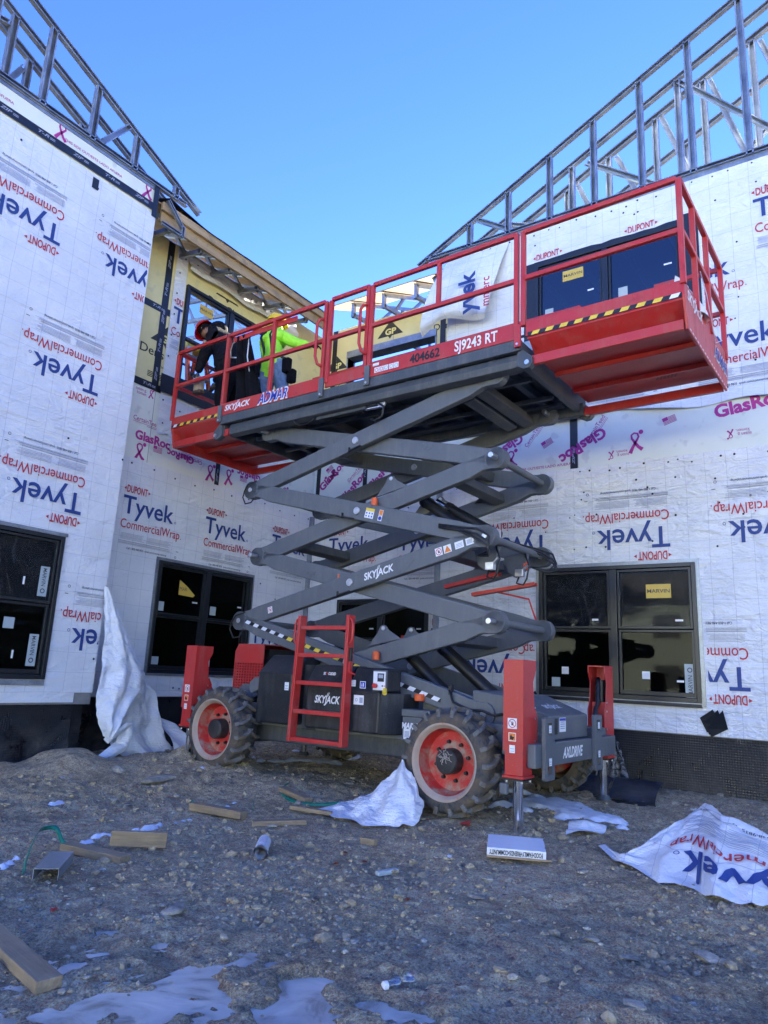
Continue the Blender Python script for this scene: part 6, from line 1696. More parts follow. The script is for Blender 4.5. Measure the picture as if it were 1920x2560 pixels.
# toe boards, main section
def toe(x0, x1, z0, z1, y, parent=pf, mat='red'):
    mb = MB(); mb.box((x0, y, z0), (x1, y+0.02, z1)); return mb.build('toe_board', M[mat], parent, bevel=0.003)
toe(PX0, -0.46, 4.036, 4.185, PY0-0.005); toe(-0.43, 0.13, 4.055, 4.175, PY0+0.005); toe(0.16, PX1, 4.036, 4.185, PY0-0.005)
toe(PX0, PX1, 4.036, 4.185, PY1-0.015)
q = MB(); skyjack(q, 0.43, 0.065); decal(pf, q, DM, (PX0+0.07, PY0-0.009, 4.082), 'front')
q = MB()
for off, m_ in ((0.035, 0), (0.0, 3)):
    lettering(q, 'ADMAR', 0-off*0.3, 0.0-off*0.25, 0.46+off*0.6, 0.105+off*0.5, m_, z=0.0 if m_ == 0 else 0.003, bold=0.06 if m_ == 0 else 0.012, shear=0.35)
decal(pf, q, DM, (-1.42, PY0-0.009, 4.06), 'front')
q = MB(); lettering(q, 'SJ9243 RT', 0, 0, 0.44, 0.095, 0, bold=0.02); decal(pf, q, DM, (1.16, PY0-0.009, 4.07), 'front')
q = MB(); lettering(q, '404662', 0, 0, 0.34, 0.085, 1, bold=0.03); decal(pf, q, DM, (0.66, PY0-0.009, 4.068), 'front')
q = MB()
for i, w_ in enumerate((0.055, 0.055, 0.05, 0.055, 0.055)):
    rect(q, i*0.06, 0, i*0.06+w_, 0.055, 0); disc(q, i*0.06+w_/2, 0.027, 0.02, 2 if i < 2 else 6, .0006, r0=0.014)
decal(pf, q, DM, (0.235, PY0-0.009, 4.066), 'front')
q = MB(); paper(q, 0.075, 0.028, 0, 1); decal(pf, q, DM, (0.25, PY0-0.009, 4.155), 'front')

# guard rails
TOP, MID, BOT = 5.07, 4.61, 4.18
def rails(name, pts, posts, parent=SL, top=TOP, mid=MID, zb=4.10, r=0.021, topz=None):
    """pts: polyline (x, y); posts: list of (x, y, ztop)"""
    t = sub(name, parent)
    for z, nm in ((top, 'top_rail'), (mid, 'mid_rail')):
        for a, b in zip(pts[:-1], pts[1:]):
            mb = MB(); mb.beam((a[0], a[1], z), (b[0], b[1], z), 2*r, 2*r); mb.build(nm, M['red'], t, bevel=0.005)
    for x, y, zt in posts:
        mb = MB(); mb.box((x-r, y-r, zb), (x+r, y+r, zt-r-0.001)); mb.build('post', M['red'], t, bevel=0.004)
    return t
yn = PY0+0.012; yf = PY1-0.012
g1 = rails('guard_rail', [(PX0+0.0, yn), (-0.50, yn)], [(PX0, yn, TOP), (-1.27, yn, MID+0.0), (-0.48, yn, TOP+0.02)])
mb = MB(); mb.box((-1.29, yn-0.02, MID), (-1.25, yn+0.02, TOP)); mb.build('post', M['red'], g1, bevel=0.004)
g2 = rails('entry_gate', [(-0.40, yn), (0.11, yn)], [(-0.41, yn, TOP+0.01), (0.10, yn, TOP+0.02)])
for x in (-0.52, 0.075):
    mb = MB(); mb.tube([(x+0.03, yn-0.02, TOP-0.22), (x, yn-0.05, TOP-0.22), (x-0.03, yn-0.06, TOP-0.27), (x-0.03, yn-0.06, 4.42), (x+0.0, yn-0.05, 4.33), (x+0.04, yn-0.02, 4.30)], 0.017, 8); mb.build('grab_handle', M['red'], g2, smooth=True)
g3 = rails('guard_rail', [(0.16, yn), (1.77, yn)], [(0.15, yn, TOP+0.02), (1.775, yn, TOP+0.03)])
mb = MB(); mb.box((0.935, yn-0.02, MID), (0.975, yn+0.02, TOP)); mb.build('post', M['red'], g3, bevel=0.004)
g4 = rails('guard_rail', [(1.84, yn), (3.15, yn)], [(1.84, yn, TOP+0.03), (3.165, yn, TOP+0.02)], zb=4.15)
ge = rails('guard_rail', [(3.165, yn+0.02), (3.165, yf-0.05)], [(3.165, -0.42, TOP), (3.165, 0.05, TOP), (3.165, yf-0.03, TOP+0.02)], zb=4.12)
gf = rails('guard_rail', [(PX0, yf), (PX1, yf)], [(PX0, yf, TOP), (-0.7, yf, TOP), (0.5, yf, TOP), (PX1, yf, TOP)])
gf2 = rails('guard_rail', [(2.55, yf), (3.165, yf)], [(2.55, yf, TOP)], zb=4.12)
g5 = rails('guard_rail', [(-3.0, yn), (PX0-0.03, yn)], [(-3.0, yn, TOP), (-2.09, yn+0.05, TOP)], zb=4.15)
g6 = rails('guard_rail', [(-3.0, yn+0.02), (-3.0, yf)], [(-3.0, yf, TOP), (-3.0, -0.1, TOP)], zb=4.15)
for x in (-0.46, 0.15, 1.80, PX0+0.0):
    mb = MB(); mb.box((x-0.03, PY0-0.03, 3.95), (x+0.03, PY0-0.006, 4.16)); mb.build('post_socket', M['grey'] if x != 1.8 else M['red'], pf, bevel=0.004)
    mb = MB(); mb.cyl((x, PY0-0.038, 3.975), (x, PY0-0.03, 3.975), 0.012, n=6); mb.build('bolt', M['zinc'], pf)
# folded storage rail with tie loops on the left rail
mb = MB(); mb.box((PX0+0.05, yn+0.025, TOP-0.085), (-0.95, yn+0.04, TOP-0.02)); mb.build('rail_plate', M['red'], g1, bevel=0.003)

# extension decks
def extension(sg, x0, x1):
    t = sub('extension_deck')
    a, b = min(x0, x1), max(x0, x1)
    for yy in (PY0+0.012, PY1-0.03):
        mb = MB(); mb.box((a, yy, 4.052), (b, yy+0.018, 4.185)); mb.build('toe_board', M['red'], t, bevel=0.003)
    mb = MB(); mb.box((a+0.01, PY0+0.03, 4.03), (b-0.01, PY1-0.03, 4.05)); mb.build('deck_plate', M['red'], t)
    # slanting side panel under the toe board
    mb = MB(); mb.prism([(PY0+0.035, 4.05), (PY0+0.035, 4.03), (PY0+0.16, 3.93), (PY0+0.175, 3.93), (PY0+0.175, 4.03)], a+0.02, b-0.02, plane='yz'); mb.build('side_sill', M['red'], t)
    mb = MB(); mb.box((a+0.02, PY0+0.17, 3.925), (b-0.02, PY1-0.12, 3.94)); mb.build('underside_panel', M['red'], t)
    for yy in (-0.28, 0.16):
        mb = MB(); mb.box((a+0.03, yy, 3.88), (b-0.03, yy+0.03, 3.925)); mb.build('underside_rib', M['red'], t, bevel=0.004)
    for yy in (PY0+0.06, PY1-0.12):
        mb = MB(); xa, xb = (a, b-0.03) if sg > 0 else (a+0.03, b)
        mb.box((xa-(0.1 if sg > 0 else 0), yy, 3.80), (xb+(0.1 if sg < 0 else 0), yy+0.05, 3.885)); mb.build('slide_rail', M['red'], t, bevel=0.006)
    xe = x1
    mb = MB(); mb.prism([(PY0+0.01, 4.185), (PY0+0.01, 4.05), (PY0+0.07, 3.80), (PY1-0.08, 3.80), (PY1-0.01, 4.0), (PY1-0.01, 4.185)], xe-(0.02 if sg > 0 else 0), xe+(0 if sg > 0 else 0.02), plane='yz'); mb.build('end_plate', M['red'], t, bevel=0.004)
    for k_, yy in ((0.25, -0.55), (0.35, 0.35)):
        q = MB()
        for i in range(4):
            for j in range(6): rect(q, j*0.032+i*0.008, i*0.02, j*0.032+0.022+i*0.008, i*0.02+0.010, 1)
        me = print_mesh(q, 'drain_slots', DM); o = bpy.data.objects.new('drain_slots', me); COL.objects.link(o); o.parent = t
        zz = 3.9235 if yy > 0 else 3.9235
        o.matrix_basis = Matrix.Translation((xe-0.45*sg-0.1, yy, zz)) @ Matrix.Rotation(math.pi, 4, 'X')
    return t
er = extension(1, 1.86, 3.17); el_ = extension(-1, -2.06, -3.0)
hazard(er, (1.88, 4.065), (3.15, 4.065), PY0+0.009, 0.034, 10, (0, 1))
hazard(el_, (-2.99, 4.066), (-2.09, 4.066), PY0+0.009, 0.034, 7, (1, 0))
q = MB(); skyjack(q, 0.50, 0.085); decal(er, q, DM, (3.173, -0.76, 4.06), 'right')
q = MB()
for off, m_ in ((0.035, 0), (0.0, 3)): lettering(q, 'ADMAR', 0-off*0.3, -off*0.25, 0.50+off*0.6, 0.105+off*0.5, m_, z=0.0 if m_ == 0 else 0.003, bold=0.06 if m_ == 0 else 0.012, shear=0.35)
decal(er, q, DM, (3.173, 0.12, 3.95), 'right')
q = MB()
for i in range(18): rect(q, i*0.08, 0, i*0.08+0.045, 0.012, 0)
decal(er, q, DM, (3.173, -0.74, 3.81), 'right')
mb = MB(); mb.tube([(3.19, -0.35, 4.5), (3.22, -0.3, 4.3), (3.19, 0.1, 4.05), (3.19, 0.4, 4.2)], 0.004, 5); mb.build('lanyard', M['zinc'], ge)
# control box, plastic bag, material on the deck
mb = MB(); mb.beam((0.62, -0.35, 4.30), (1.72, -0.30, 4.36), 0.02, 0.02); mb.beam((0.62, -0.35, 4.30), (0.68, -0.42, 4.10), 0.03, 0.012); mb.build('handrail_bar', M['hose'], pf)
# ------------------------------------------------------------------ loose house wrap
def loft(F, B, nu, nv, fn=None):
    """surface between polyline F and polyline B (same count after resampling)"""
    def res(P, n):
        P = [Vector(p) for p in P]; d = [0]
        for a, b in zip(P[:-1], P[1:]): d.append(d[-1]+(b-a).length)
        out = []
        for i in range(n+1):
            t = d[-1]*i/n; k = 0
            while k < len(P)-2 and d[k+1] < t: k += 1
            out.append(P[k].lerp(P[k+1], min(1, (t-d[k])/max(1e-6, d[k+1]-d[k]))))
        return out
    f = res(F, nu); b = res(B, nu)
    def S(u, v):
        x = min(max(u, 0), 1)*nu; i = min(int(x), nu-1); t = x-i
        p = f[i].lerp(f[i+1], t).lerp(b[i].lerp(b[i+1], t), v)
        if fn: p = fn(p, u, v)
        return p
    mb = MB()
    mb.v = [tuple(S(i/nu, j/nv)) for i in range(nu+1) for j in range(nv+1)]
    mb.f = [(i*(nv+1)+j, (i+1)*(nv+1)+j, (i+1)*(nv+1)+j+1, i*(nv+1)+j+1) for i in range(nu) for j in range(nv)]
    mb.mi = [0]*len(mb.f)
    return mb, S
def on_surface(S, q, mats, parent, name='printed_logo', u0=0, v0=0, su=1, sv=1, eps=0.006, rot=0, flip=1):
    """drape flat print q over surface S: (u, v) = (u0 + x*su, v0 + y*sv)"""
    me = bpy.data.meshes.new(name); me.from_pydata(q.v, [], q.f)
    for m in mats: me.materials.append(m)
    me.polygons.foreach_set('material_index', q.mi); me.update()
    bm = bmesh.new(); bm.from_mesh(me)
    for _ in range(3):
        es = [e for e in bm.edges if e.calc_length() > 0.04]
        if not es: break
        bmesh.ops.subdivide_edges(bm, edges=es, cuts=1); bmesh.ops.triangulate(bm, faces=[f for f in bm.faces if len(f.verts) > 4])
    c, s_ = math.cos(rot), math.sin(rot)
    dead = []
    for v in bm.verts:
        x, y = v.co.x*c-v.co.y*s_, v.co.x*s_+v.co.y*c
        u, w = u0+x*su, v0+y*sv
        if not (0.005 < u < 0.995 and 0.005 < w < 0.995): dead.append(v)
        u = min(max(u, 0), 1); w = min(max(w, 0), 1)
        p = S(u, w); e = 0.01
        a = S(min(u+e, 1), w)-S(max(u-e, 0), w); b = S(u, min(w+e, 1))-S(u, max(w-e, 0))
        n_ = a.cross(b).normalized()
        if n_.z < 0 and abs(n_.z) > 0.05: n_ = -n_
        v.co = p+n_*eps*flip
    bmesh.ops.delete(bm, geom=dead, context='VERTS')
    bm.to_mesh(me); bm.free()
    return link(me, name, parent)
def nz(x, y): return float(vnoise(np.array([x]), np.array([y]))[0])
# big lettered sheet at the right
SF = [(-1.69,5.20,.03),(-1.46,4.86,.05),(-1.34,4.84,.03),(-1.16,4.64,.03),(-1.04,4.69,.02),(-0.97,4.66,.02),(-0.84,4.51,.05),(-0.75,4.55,.03),(-0.67,4.54,.07),(-0.60,4.57,.04),(-0.45,4.50,.05),(-0.1,4.40,.05)]
SB = [(-1.66,5.26,.05),(-1.44,4.95,.07),(-1.39,5.02,.12),(-1.22,5.26,.25),(-1.14,5.46,.33),(-1.08,5.60,.38),(-0.96,5.40,.38),(-0.90,5.24,.36),(-0.83,5.25,.36),(-0.64,5.23,.30),(-0.3,5.25,.25),(0.05,5.2,.2)]
def fs(p, u, v):
    p = p.copy()
    p.z += 0.05*math.sin(v*3.14)*(0.5+nz(u*9, v*2+3)) + 0.022*math.sin(u*34+v*5)*(1-v)*0.6 + 0.03*nz(u*16, v*7) + 0.015*nz(u*40, v*18)
    p.z = max(p.z, gbase(p.x, p.y)+0.008)
    return p
mb, S1 = loft(SF, SB, 70, 36, fs)
sh = mb.build('house_wrap_sheet', M['tyvekS'], smooth=True)
tag(sh, 'crumpled lettered sheet of white house wrap lying on the dirt at the right', 'sheet')
q = MB()
lettering(q, 'Tyvek', 0, 0.17, 0.84, 0.24, 0, bold=0.02); lettering(q, 'CommercialWrap', 0, 0, 0.95, 0.12, 1, bold=0.008)
disc(q, 0.88, 0.19, 0.02, 0, r0=0.014, n=14)
for i in range(12): rect(q, 0.0, -0.09-i*0.020, 0.9-0.02*(i % 3), -0.083-i*0.020, 2)
lettering(q, 'Call 1-800-448-9835  tyvek.com/commercialwrap', 0.1, -0.40, 0.7, 0.035, 3, bold=0.01)
on_surface(S1, q, [M['navy'], M['redprint'], M['greyprint'], M['darkprint']], sh, u0=0.86, v0=0.50, su=0.50, sv=0.95, rot=math.pi, eps=0.008)
# crumpled sheet leaning on the front wheel
CF = [(-3.81,4.75,.02),(-3.55,4.66,.03),(-3.24,4.60,.03),(-3.10,4.64,.04),(-2.98,4.65,.05),(-2.90,4.80,.09),(-2.96,4.98,.17)]
CB = [(-3.77,5.0,.09),(-3.55,5.05,.16),(-3.38,5.06,.30),(-3.27,5.05,.40),(-3.20,5.05,.49),(-3.12,5.03,.40),(-3.02,5.02,.24)]
def fc(p, u, v):
    p = p.copy()
    p.z += 0.06*math.sin(u*3.14)*math.sin(v*3.14)*(nz(u*7, v*3)) + 0.02*math.sin(u*28+v*9)*(1-v*0.5)+0.03*abs(nz(u*18, v*13))+0.012*nz(u*44, v*30)
    p.y += 0.03*math.sin(u*22-v*6)*(1-v*0.3)
    p.z = max(p.z, gbase(p.x, p.y)+0.008)
    return p
mb, S2 = loft(CF, CB, 44, 30, fc)
o = mb.build('house_wrap_sheet', M['tyvekP'], smooth=True); tag(o, 'plain white scrap of house wrap pulled up against the front wheel', 'sheet')
# wrap peeled off the left wing, hanging to the ground
AL = [(-7.08,4.79,1.96),(-7.02,4.83,1.43),(-6.98,4.82,1.1),(-6.97,4.79,.77),(-6.95,4.81,.58),(-6.93,4.90,.36)]
AR = [(-7.08,4.82,1.94),(-7.03,5.02,1.62),(-7.0,5.24,1.25),(-6.98,5.41,1.02),(-6.93,5.36,.80),(-6.89,5.15,.57),(-6.90,4.96,.33)]
def fa(p, u, v):
    p = p.copy(); p.x += 0.07*math.sin(v*3.14)*(0.6+u)+0.035*math.sin(v*13+u*5)*(0.25+0.75*u)*math.sin(v*3.14)+0.05*nz(u*12, v*7)*u+0.02*nz(u*34, v*16); return p
mb, S3 = loft(AL, AR, 70, 30, fa)
o = mb.build('hanging_house_wrap', M['tyvekP'], smooth=True); tag(o, 'torn white house wrap peeled off the left wing corner and hanging to the ground', 'sheet')
BL = [(-7.06,5.20,1.15),(-7.05,5.10,.60),(-7.03,5.00,.34),(-6.98,5.10,.20),(-6.95,5.28,.09)]
BR = [(-7.09,5.42,1.02),(-7.08,5.66,.78),(-7.06,5.75,.42),(-7.02,5.80,.26),(-7.0,5.92,.15)]
mb, _s = loft(BL, BR, 40, 36, lambda p, u, v: p+Vector((0.05*math.sin(v*12+u*3)*u+0.05*nz(u*7+9, v*8)+0.02*nz(u*22, v*20), 0, 0.02*math.sin(v*15)*u)))
mb.build('lower_fold', M['tyvekP'], o, smooth=True)
CL_ = [(-6.90,4.90,.33),(-6.88,4.95,.28),(-6.87,5.08,.38),(-6.88,5.21,.46)]
CR_ = [(-6.90,4.95,.47),(-6.84,5.02,.44),(-6.83,5.12,.50),(-6.86,5.20,.50)]
mb, S4 = loft(CL_, CR_, 20, 10, lambda p, u, v: p+Vector((0.03*math.sin(v*3.14), 0, 0)))
mb.build('fold', M['tyvekP'], o, smooth=True)
q = MB(); lettering(q, 'ra', 0, 0, 0.12, 0.09, 0, bold=0.03)
on_surface(S4, q, [M['redprint']], o, u0=0.35, v0=0.15, su=2.6, sv=6.0, rot=0.0, eps=0.008)
mb, _s = loft([(-6.86,5.22,.46),(-6.85,5.24,.36),(-6.86,5.19,.22),(-6.84,5.05,.16),(-6.82,4.81,.09)], [(-6.92,5.14,.47),(-6.93,5.10,.38),(-6.92,5.08,.30),(-6.88,4.98,.26),(-6.86,4.80,.15)], 24, 8, lambda p, u, v: p+Vector((0.035*math.sin(v*3.14), 0, 0.0)))
mb.build('rolled_edge', M['tyvekP'], o, smooth=True)
mb, _s = loft([(-7.0,5.95,.14),(-6.95,6.2,.20),(-6.9,6.4,.16)], [(-7.25,5.9,.5),(-7.2,6.1,.42),(-7.1,6.35,.24)], 16, 10, lambda p, u, v: p+Vector((0.04*math.sin(u*9+v*5), 0, 0.03*nz(u*6, v*5))))
mb.build('trailing_end', M['tyvekP'], o, smooth=True)
# flat scrap by the snow, and small bits
mb, _s = loft([(-1.98,5.36,.07),(-1.90,5.38,.09),(-1.78,5.58,.07)], [(-2.06,5.66,.10),(-1.95,5.72,.13),(-1.82,5.92,.09)], 16, 8, lambda p, u, v: p+Vector((0, 0, 0.02*math.sin(v*9+u*3))))
o = mb.build('house_wrap_scrap', M['tyvekP'], smooth=True); tag(o, 'small curled white wrap scrap at the near edge of the snow patch', 'scrap')
mb = MB()
for i in range(3): mb.tube([(-3.22+0.0*i, 3.49, gz(-3.22, 3.49)+0.045), (-3.44, 3.76, gz(-3.44, 3.76)+0.045)], 0.042-0.005*i, 18)
mb.f = [f for f in mb.f if len(f) == 4]; mb.mi = [0]*len(mb.f)
o = mb.build('wrap_roll', M['tyvekP'], smooth=True); tag(o, 'short white cardboard tube roll lying on the dirt below the machine', 'tube')

# ------------------------------------------------------------------ lumber and litter
def plank(name, a, b, w, h, label, mat='lumber', zoff=0.0, roll=0.0, cat='lumber', grp='wood offcuts on the dirt'):
    """a, b: ends on the ground (x, y, extra height)"""
    A = Vector((a[0], a[1], gz(a[0], a[1])+h/2+a[2])); B = Vector((b[0], b[1], gz(b[0], b[1])+h/2+b[2]))
    d = (B-A); L = d.length; mid = (A+B)/2
    mb = MB(); mb.box((-L/2, -w/2, -h/2), (L/2, w/2, h/2))
    o = mb.build(name, M[mat], bevel=0.004)
    d.normalize(); y = Vector((0, 0, 1)).cross(d).normalized(); z = d.cross(y)
    m = Matrix((d, y, z)).transposed().to_4x4(); m = m @ Matrix.Rotation(roll, 4, 'X')
    o.matrix_world = Matrix.Translation(mid) @ m
    tag(o, label, cat, grp); return o
plank('lumber_scrap', (-4.20, 2.81, 0.0), (-3.72, 2.89, 0.0), 0.085, 0.045, 'orange tan split stud offcut underneath the grey green board')
plank('lumber_scrap', (-4.0, 2.98, 0.045), (-3.80, 3.25, 0.01), 0.035, 0.09, 'grey green board end resting on the orange tan offcut', roll=0.1)
plank('lumber_scrap', (-3.6, 1.88, 0.0), (-2.51, 1.69, 0.0), 0.095, 0.042, 'long weathered stud lying at the lower left edge of the picture')
plank('lumber_scrap', (-4.60, 4.16, 0.01), (-4.08, 4.21, 0.01), 0.09, 0.055, 'pale stud offcut with green strapping at its left end, beside the snow strip')
plank('lumber_scrap', (-3.90, 4.11, 0.0), (-3.64, 4.42, 0.0), 0.07, 0.035, 'pale offcut with two stones on it, left of the wrap scrap')
plank('lumber_scrap', (-3.96, 4.60, 0.01), (-3.62, 4.70, 0.01), 0.04, 0.03, 'thin clean lath with its right end under the wrap scrap')
plank('lumber_scrap', (-4.42, 5.0, 0.01), (-4.02, 4.90, 0.0), 0.08, 0.04, 'rough stud offcut with green strapping under it, farthest from the camera')
plank('lumber_scrap', (-3.01, 4.26, 0.0), (-2.89, 4.26, 0.0), 0.05, 0.04, 'short grey wood block below the front wheel')
plank('lumber_scrap', (-4.75, 5.78, 0.0), (-4.62, 5.72, 0.0), 0.03, 0.015, 'small wood splinter between the machine and the lath')
plank('foam_offcut', (-2.51, 3.72, 0.0), (-2.46, 3.86, 0.0), 0.035, 0.025, 'light grey foam stick in the open dirt', 'sticksq', cat='offcut', grp=None)
# off-cut of a steel stud, lying open side down
c = empty('steel_stud_offcut', (-3.80, 2.49, gz(-3.8, 2.49)+0.03), R(136)); tag(c, 'short grey steel stud offcut lying beside the green strap', 'steel offcut')
mb = MB(); mb.box((-0.18, -0.06, 0.045), (0.18, 0.06, 0.048)); mb.build('web', M['galv'], c)
mb = MB(); mb.box((-0.18, -0.063, -0.01), (0.18, -0.06, 0.048)); mb.box((-0.18, -0.063, 0.012), (0.18, -0.0655, 0.018)); mb.build('flange', M['galv'], c)
mb = MB(); mb.box((-0.18, 0.06, -0.01), (0.18, 0.063, 0.048)); mb.build('flange', M['galv'], c)
def strap(pts, label, w=0.018):
    P = [Vector((x, y, gz(x, y)+h)) for x, y, h in pts]
    # smooth
    Q = []
    for i in range(len(P)-1):
        p0 = P[max(i-1, 0)]; p1 = P[i]; p2 = P[i+1]; p3 = P[min(i+2, len(P)-1)]
        for k in range(6):
            t = k/6; Q.append(0.5*((2*p1)+(p2-p0)*t+(2*p0-5*p1+4*p2-p3)*t*t+(3*p1-3*p2+p3-p0)*t**3))
    Q.append(P[-1]); mb = MB(); vs = []
    for i, p in enumerate(Q):
        vs += [p+Vector((0.0, w*0.45, w*0.6)), p-Vector((0.0, w*0.45, w*0.6))]
    mb.add(vs, [(2*i, 2*i+1, 2*i+3, 2*i+2) for i in range(len(Q)-1)])
    o = mb.build('strapping', M['green'], smooth=True); s_ = o.modifiers.new('solid', 'SOLIDIFY'); s_.thickness = 0.001
    tag(o, label, 'strap', 'green packing straps')
strap([(-3.90, 2.38, .01), (-4.02, 2.46, .06), (-4.18, 2.60, .12), (-4.30, 2.72, .13), (-4.30, 2.80, .11), (-4.22, 2.80, .05), (-4.16, 2.81, .03)], 'curved green plastic strap arching from the orange tan stud offcut')
strap([(-4.72, 4.25, .05), (-4.64, 4.20, .03), (-4.58, 4.16, .02)], 'short green strap end sticking out left of the pale stud offcut')
strap([(-4.48, 5.16, .06), (-4.46, 5.02, .02), (-4.30, 4.90, .01), (-4.12, 4.84, .01), (-3.9, 4.85, .02), (-3.75, 5.0, .02)], 'green strap looped under the farthest stud offcut')
strap([(-4.20, 4.42, .01), (-4.32, 4.56, .06), (-4.42, 4.70, .09), (-4.52, 4.80, .06)], 'thin green strap standing upright in the dirt between two offcuts', 0.01)
# pizza box
b = empty('pizza_box', (-2.08, 4.74, gz(-2.08, 4.74)), 0); tag(b, 'white flat pizza box with upside down lettering below the front outrigger', 'box')
P0, P1, P2_, P3 = Vector((-2.14, 4.40)), Vector((-1.81, 4.55)), Vector((-2.02, 5.02)), Vector((-2.35, 4.87))
ax = (P1-P0); bw = 0.37; ux = ax.normalized(); uy = Vector((-ux.y, ux.x)); b.location = (P0.x, P0.y, gz(-2.08, 4.74)+0.006); b.rotation_euler = (0, 0, math.atan2(ux.y, ux.x))
mb = MB(); mb.box((0, 0, 0.0), (0.37, 0.40, 0.012)); mb.build('bottom_tray', M['card'], b)
mb = MB(); mb.box((0.0, 0.0, 0.012), (0.366, 0.395, 0.058)); mb.build('lid', M['white'], b, bevel=0.003)
mb = MB(); mb.box((0.366, 0.01, 0.0), (0.40, 0.38, 0.010)); mb.build('flap', M['card'], b)
q = MB(); lettering(q, 'FOOD•FAMILY•FRIENDS•COMMUNITY', 0, 0, 0.33, 0.026, 1, bold=0.03)
o = decal(b, q, DM, (0.345, -0.0015, 0.046), 'front', math.pi, name='printed_lettering')
for y in (0.10, 0.33):
    mb = MB(); mb.box((0.362, y, 0.04), (0.368, y+0.02, 0.0585)); mb.build('tab_slot', M['decalblack'], b)
# dark geotextile / membrane strips at the foot of the right wall
for k_, (Fp, Bp, lab) in enumerate((
    ([(-2.78,7.35,.14),(-2.5,7.15,.12),(-2.20,7.0,.11)], [(-3.0,7.85,.20),(-2.7,7.86,.20),(-2.36,7.86,.20)], 'left black membrane strip slumped at the foot of the right wall'),
    ([(-2.16,6.98,.12),(-1.97,6.99,.12),(-1.78,7.10,.12)], [(-2.34,7.86,.21),(-2.1,7.87,.21),(-1.86,7.84,.20)], 'right black membrane strip slumped behind the chrome outrigger rod'))):
    mb, _s = loft(Fp, Bp, 20, 14, lambda p, u, v: p+Vector((0, 0, 0.05*math.sin(v*3.14)**0.7+0.02*nz(u*8, v*5+k_))))
    o = mb.build('membrane_strip', M['tarp'], smooth=True); tag(o, lab, 'membrane')
    mb, _s = loft(Fp, [(p[0], p[1]+0.05, p[2]-0.08) for p in Fp], 8, 2); mb.build('edge', M['tarp'], o)
mb, _s = loft([(-2.62,7.93,.1),(-2.45,7.90,.12),(-2.22,7.93,.1)], [(-2.50,7.97,.56),(-2.40,7.95,.60),(-2.35,7.97,.55)], 14, 16, lambda p, u, v: p+Vector((0, 0.02*math.sin(u*20), 0)))
o = mb.build('shredded_membrane', M['frayed'], smooth=True); tag(o, 'frayed grey remnant of membrane on the foundation under the right window', 'membrane')
# crushed water bottle
bt = empty('water_bottle', (-1.60, 2.47, 0.03), math.atan2(0.11, 0.05)); tag(bt, 'crushed clear plastic bottle with white cap frozen beside the ice', 'bottle')
mb = MB(); pr = [(0.012, 0), (0.013, 0.015), (0.028, 0.035), (0.031, 0.05), (0.026, 0.075), (0.031, 0.10), (0.027, 0.125), (0.018, 0.135)]
mb.ring((0, 0, 0), (1, 0.1, 0.05), pr, 14)
mb.v = [(x, y*(1+0.3*math.sin(x*70)), z*(0.7+0.25*math.sin(x*55+y*60))) for x, y, z in mb.v]; mb.build('bottle_body', M['bottle'], bt, smooth=True)
mb = MB(); mb.cyl((-0.016, 0, 0), (0.002, 0, 0), 0.015, n=18); mb.build('cap', M['white'], bt, bevel=0.002)
# leaves, plastic, paper
def bit(name, x, y, s_, mat, label, cat, seed):
    r_ = random.Random(seed); z = gz(x, y); mb = MB()
    for k in range(3):
        a = r_.uniform(0, 6.28); P = []
        for i in range(5):
            t = a+i*1.256; rr = s_*r_.uniform(0.6, 1.1); P.append((x+rr*math.cos(t)+r_.uniform(-.3, .3)*s_, y+rr*math.sin(t), z+0.004+r_.uniform(0, s_*0.7)))
        mb.add(P, [(0, 1, 2, 3, 4)])
    o = mb.build(name, M[mat]); tag(o, label, cat); return o
bit('dead_leaf', -2.91, 3.94, .02, 'leaf', 'curled rust coloured leaf left of centre below the wrap scrap', 'leaf', 1)
bit('dead_leaf', -2.82, 3.73, .018, 'leaf', 'flat rust coloured leaf just below the curled one', 'leaf', 2)
bit('dead_leaf', -2.71, 3.88, .018, 'leaf', 'dark rust leaf right of the curled one', 'leaf', 3)
bit('dead_leaf', -2.13, 3.45, .014, 'leaf', 'tiny orange leaf in the middle of the open dirt', 'leaf', 4)
bit('orange_scrap', -3.25, 2.16, .02, 'pinkred', 'shredded pink red plastic scrap at left above the ice', 'scrap', 5)
bit('clear_film', -2.47, 3.13, .03, 'bottle', 'crinkled clear film in the dirt left of centre', 'film', 6)
bit('clear_film', -2.5, 3.24, .02, 'bottle', 'small greenish clear film beside the larger crinkled film', 'film', 7)
bit('paper_sliver', -2.36, 4.32, .022, 'white', 'white paper sliver left of the pizza box', 'paper', 8)
bit('red_film', -2.62, 5.05, .05, 'pinkred', 'red torn film on the ground between wheel and outrigger', 'film', 9)
bit('paper_scrap', -1.45, 8.0-0.9, .03, 'white', 'crumpled pale paper between membrane strip and right sheet', 'paper', 10)
bit('paper_scrap', -6.0, 3.9, .03, 'white', 'white paper chip at the left beside the boulder', 'paper', 11)
plank('twig', (-3.0, 5.05, 0.0), (-2.60, 5.06, 0.0), 0.008, 0.008, 'thin reddish stick lying right of the front wheel', 'leaf', cat='stick', grp=None)
plank('twig', (-5.55, 5.35, 0.0), (-5.2, 5.5, 0.0), 0.008, 0.008, 'thin pale stick on the dirt below the rear wheel', 'lumber', cat='stick', grp=None)

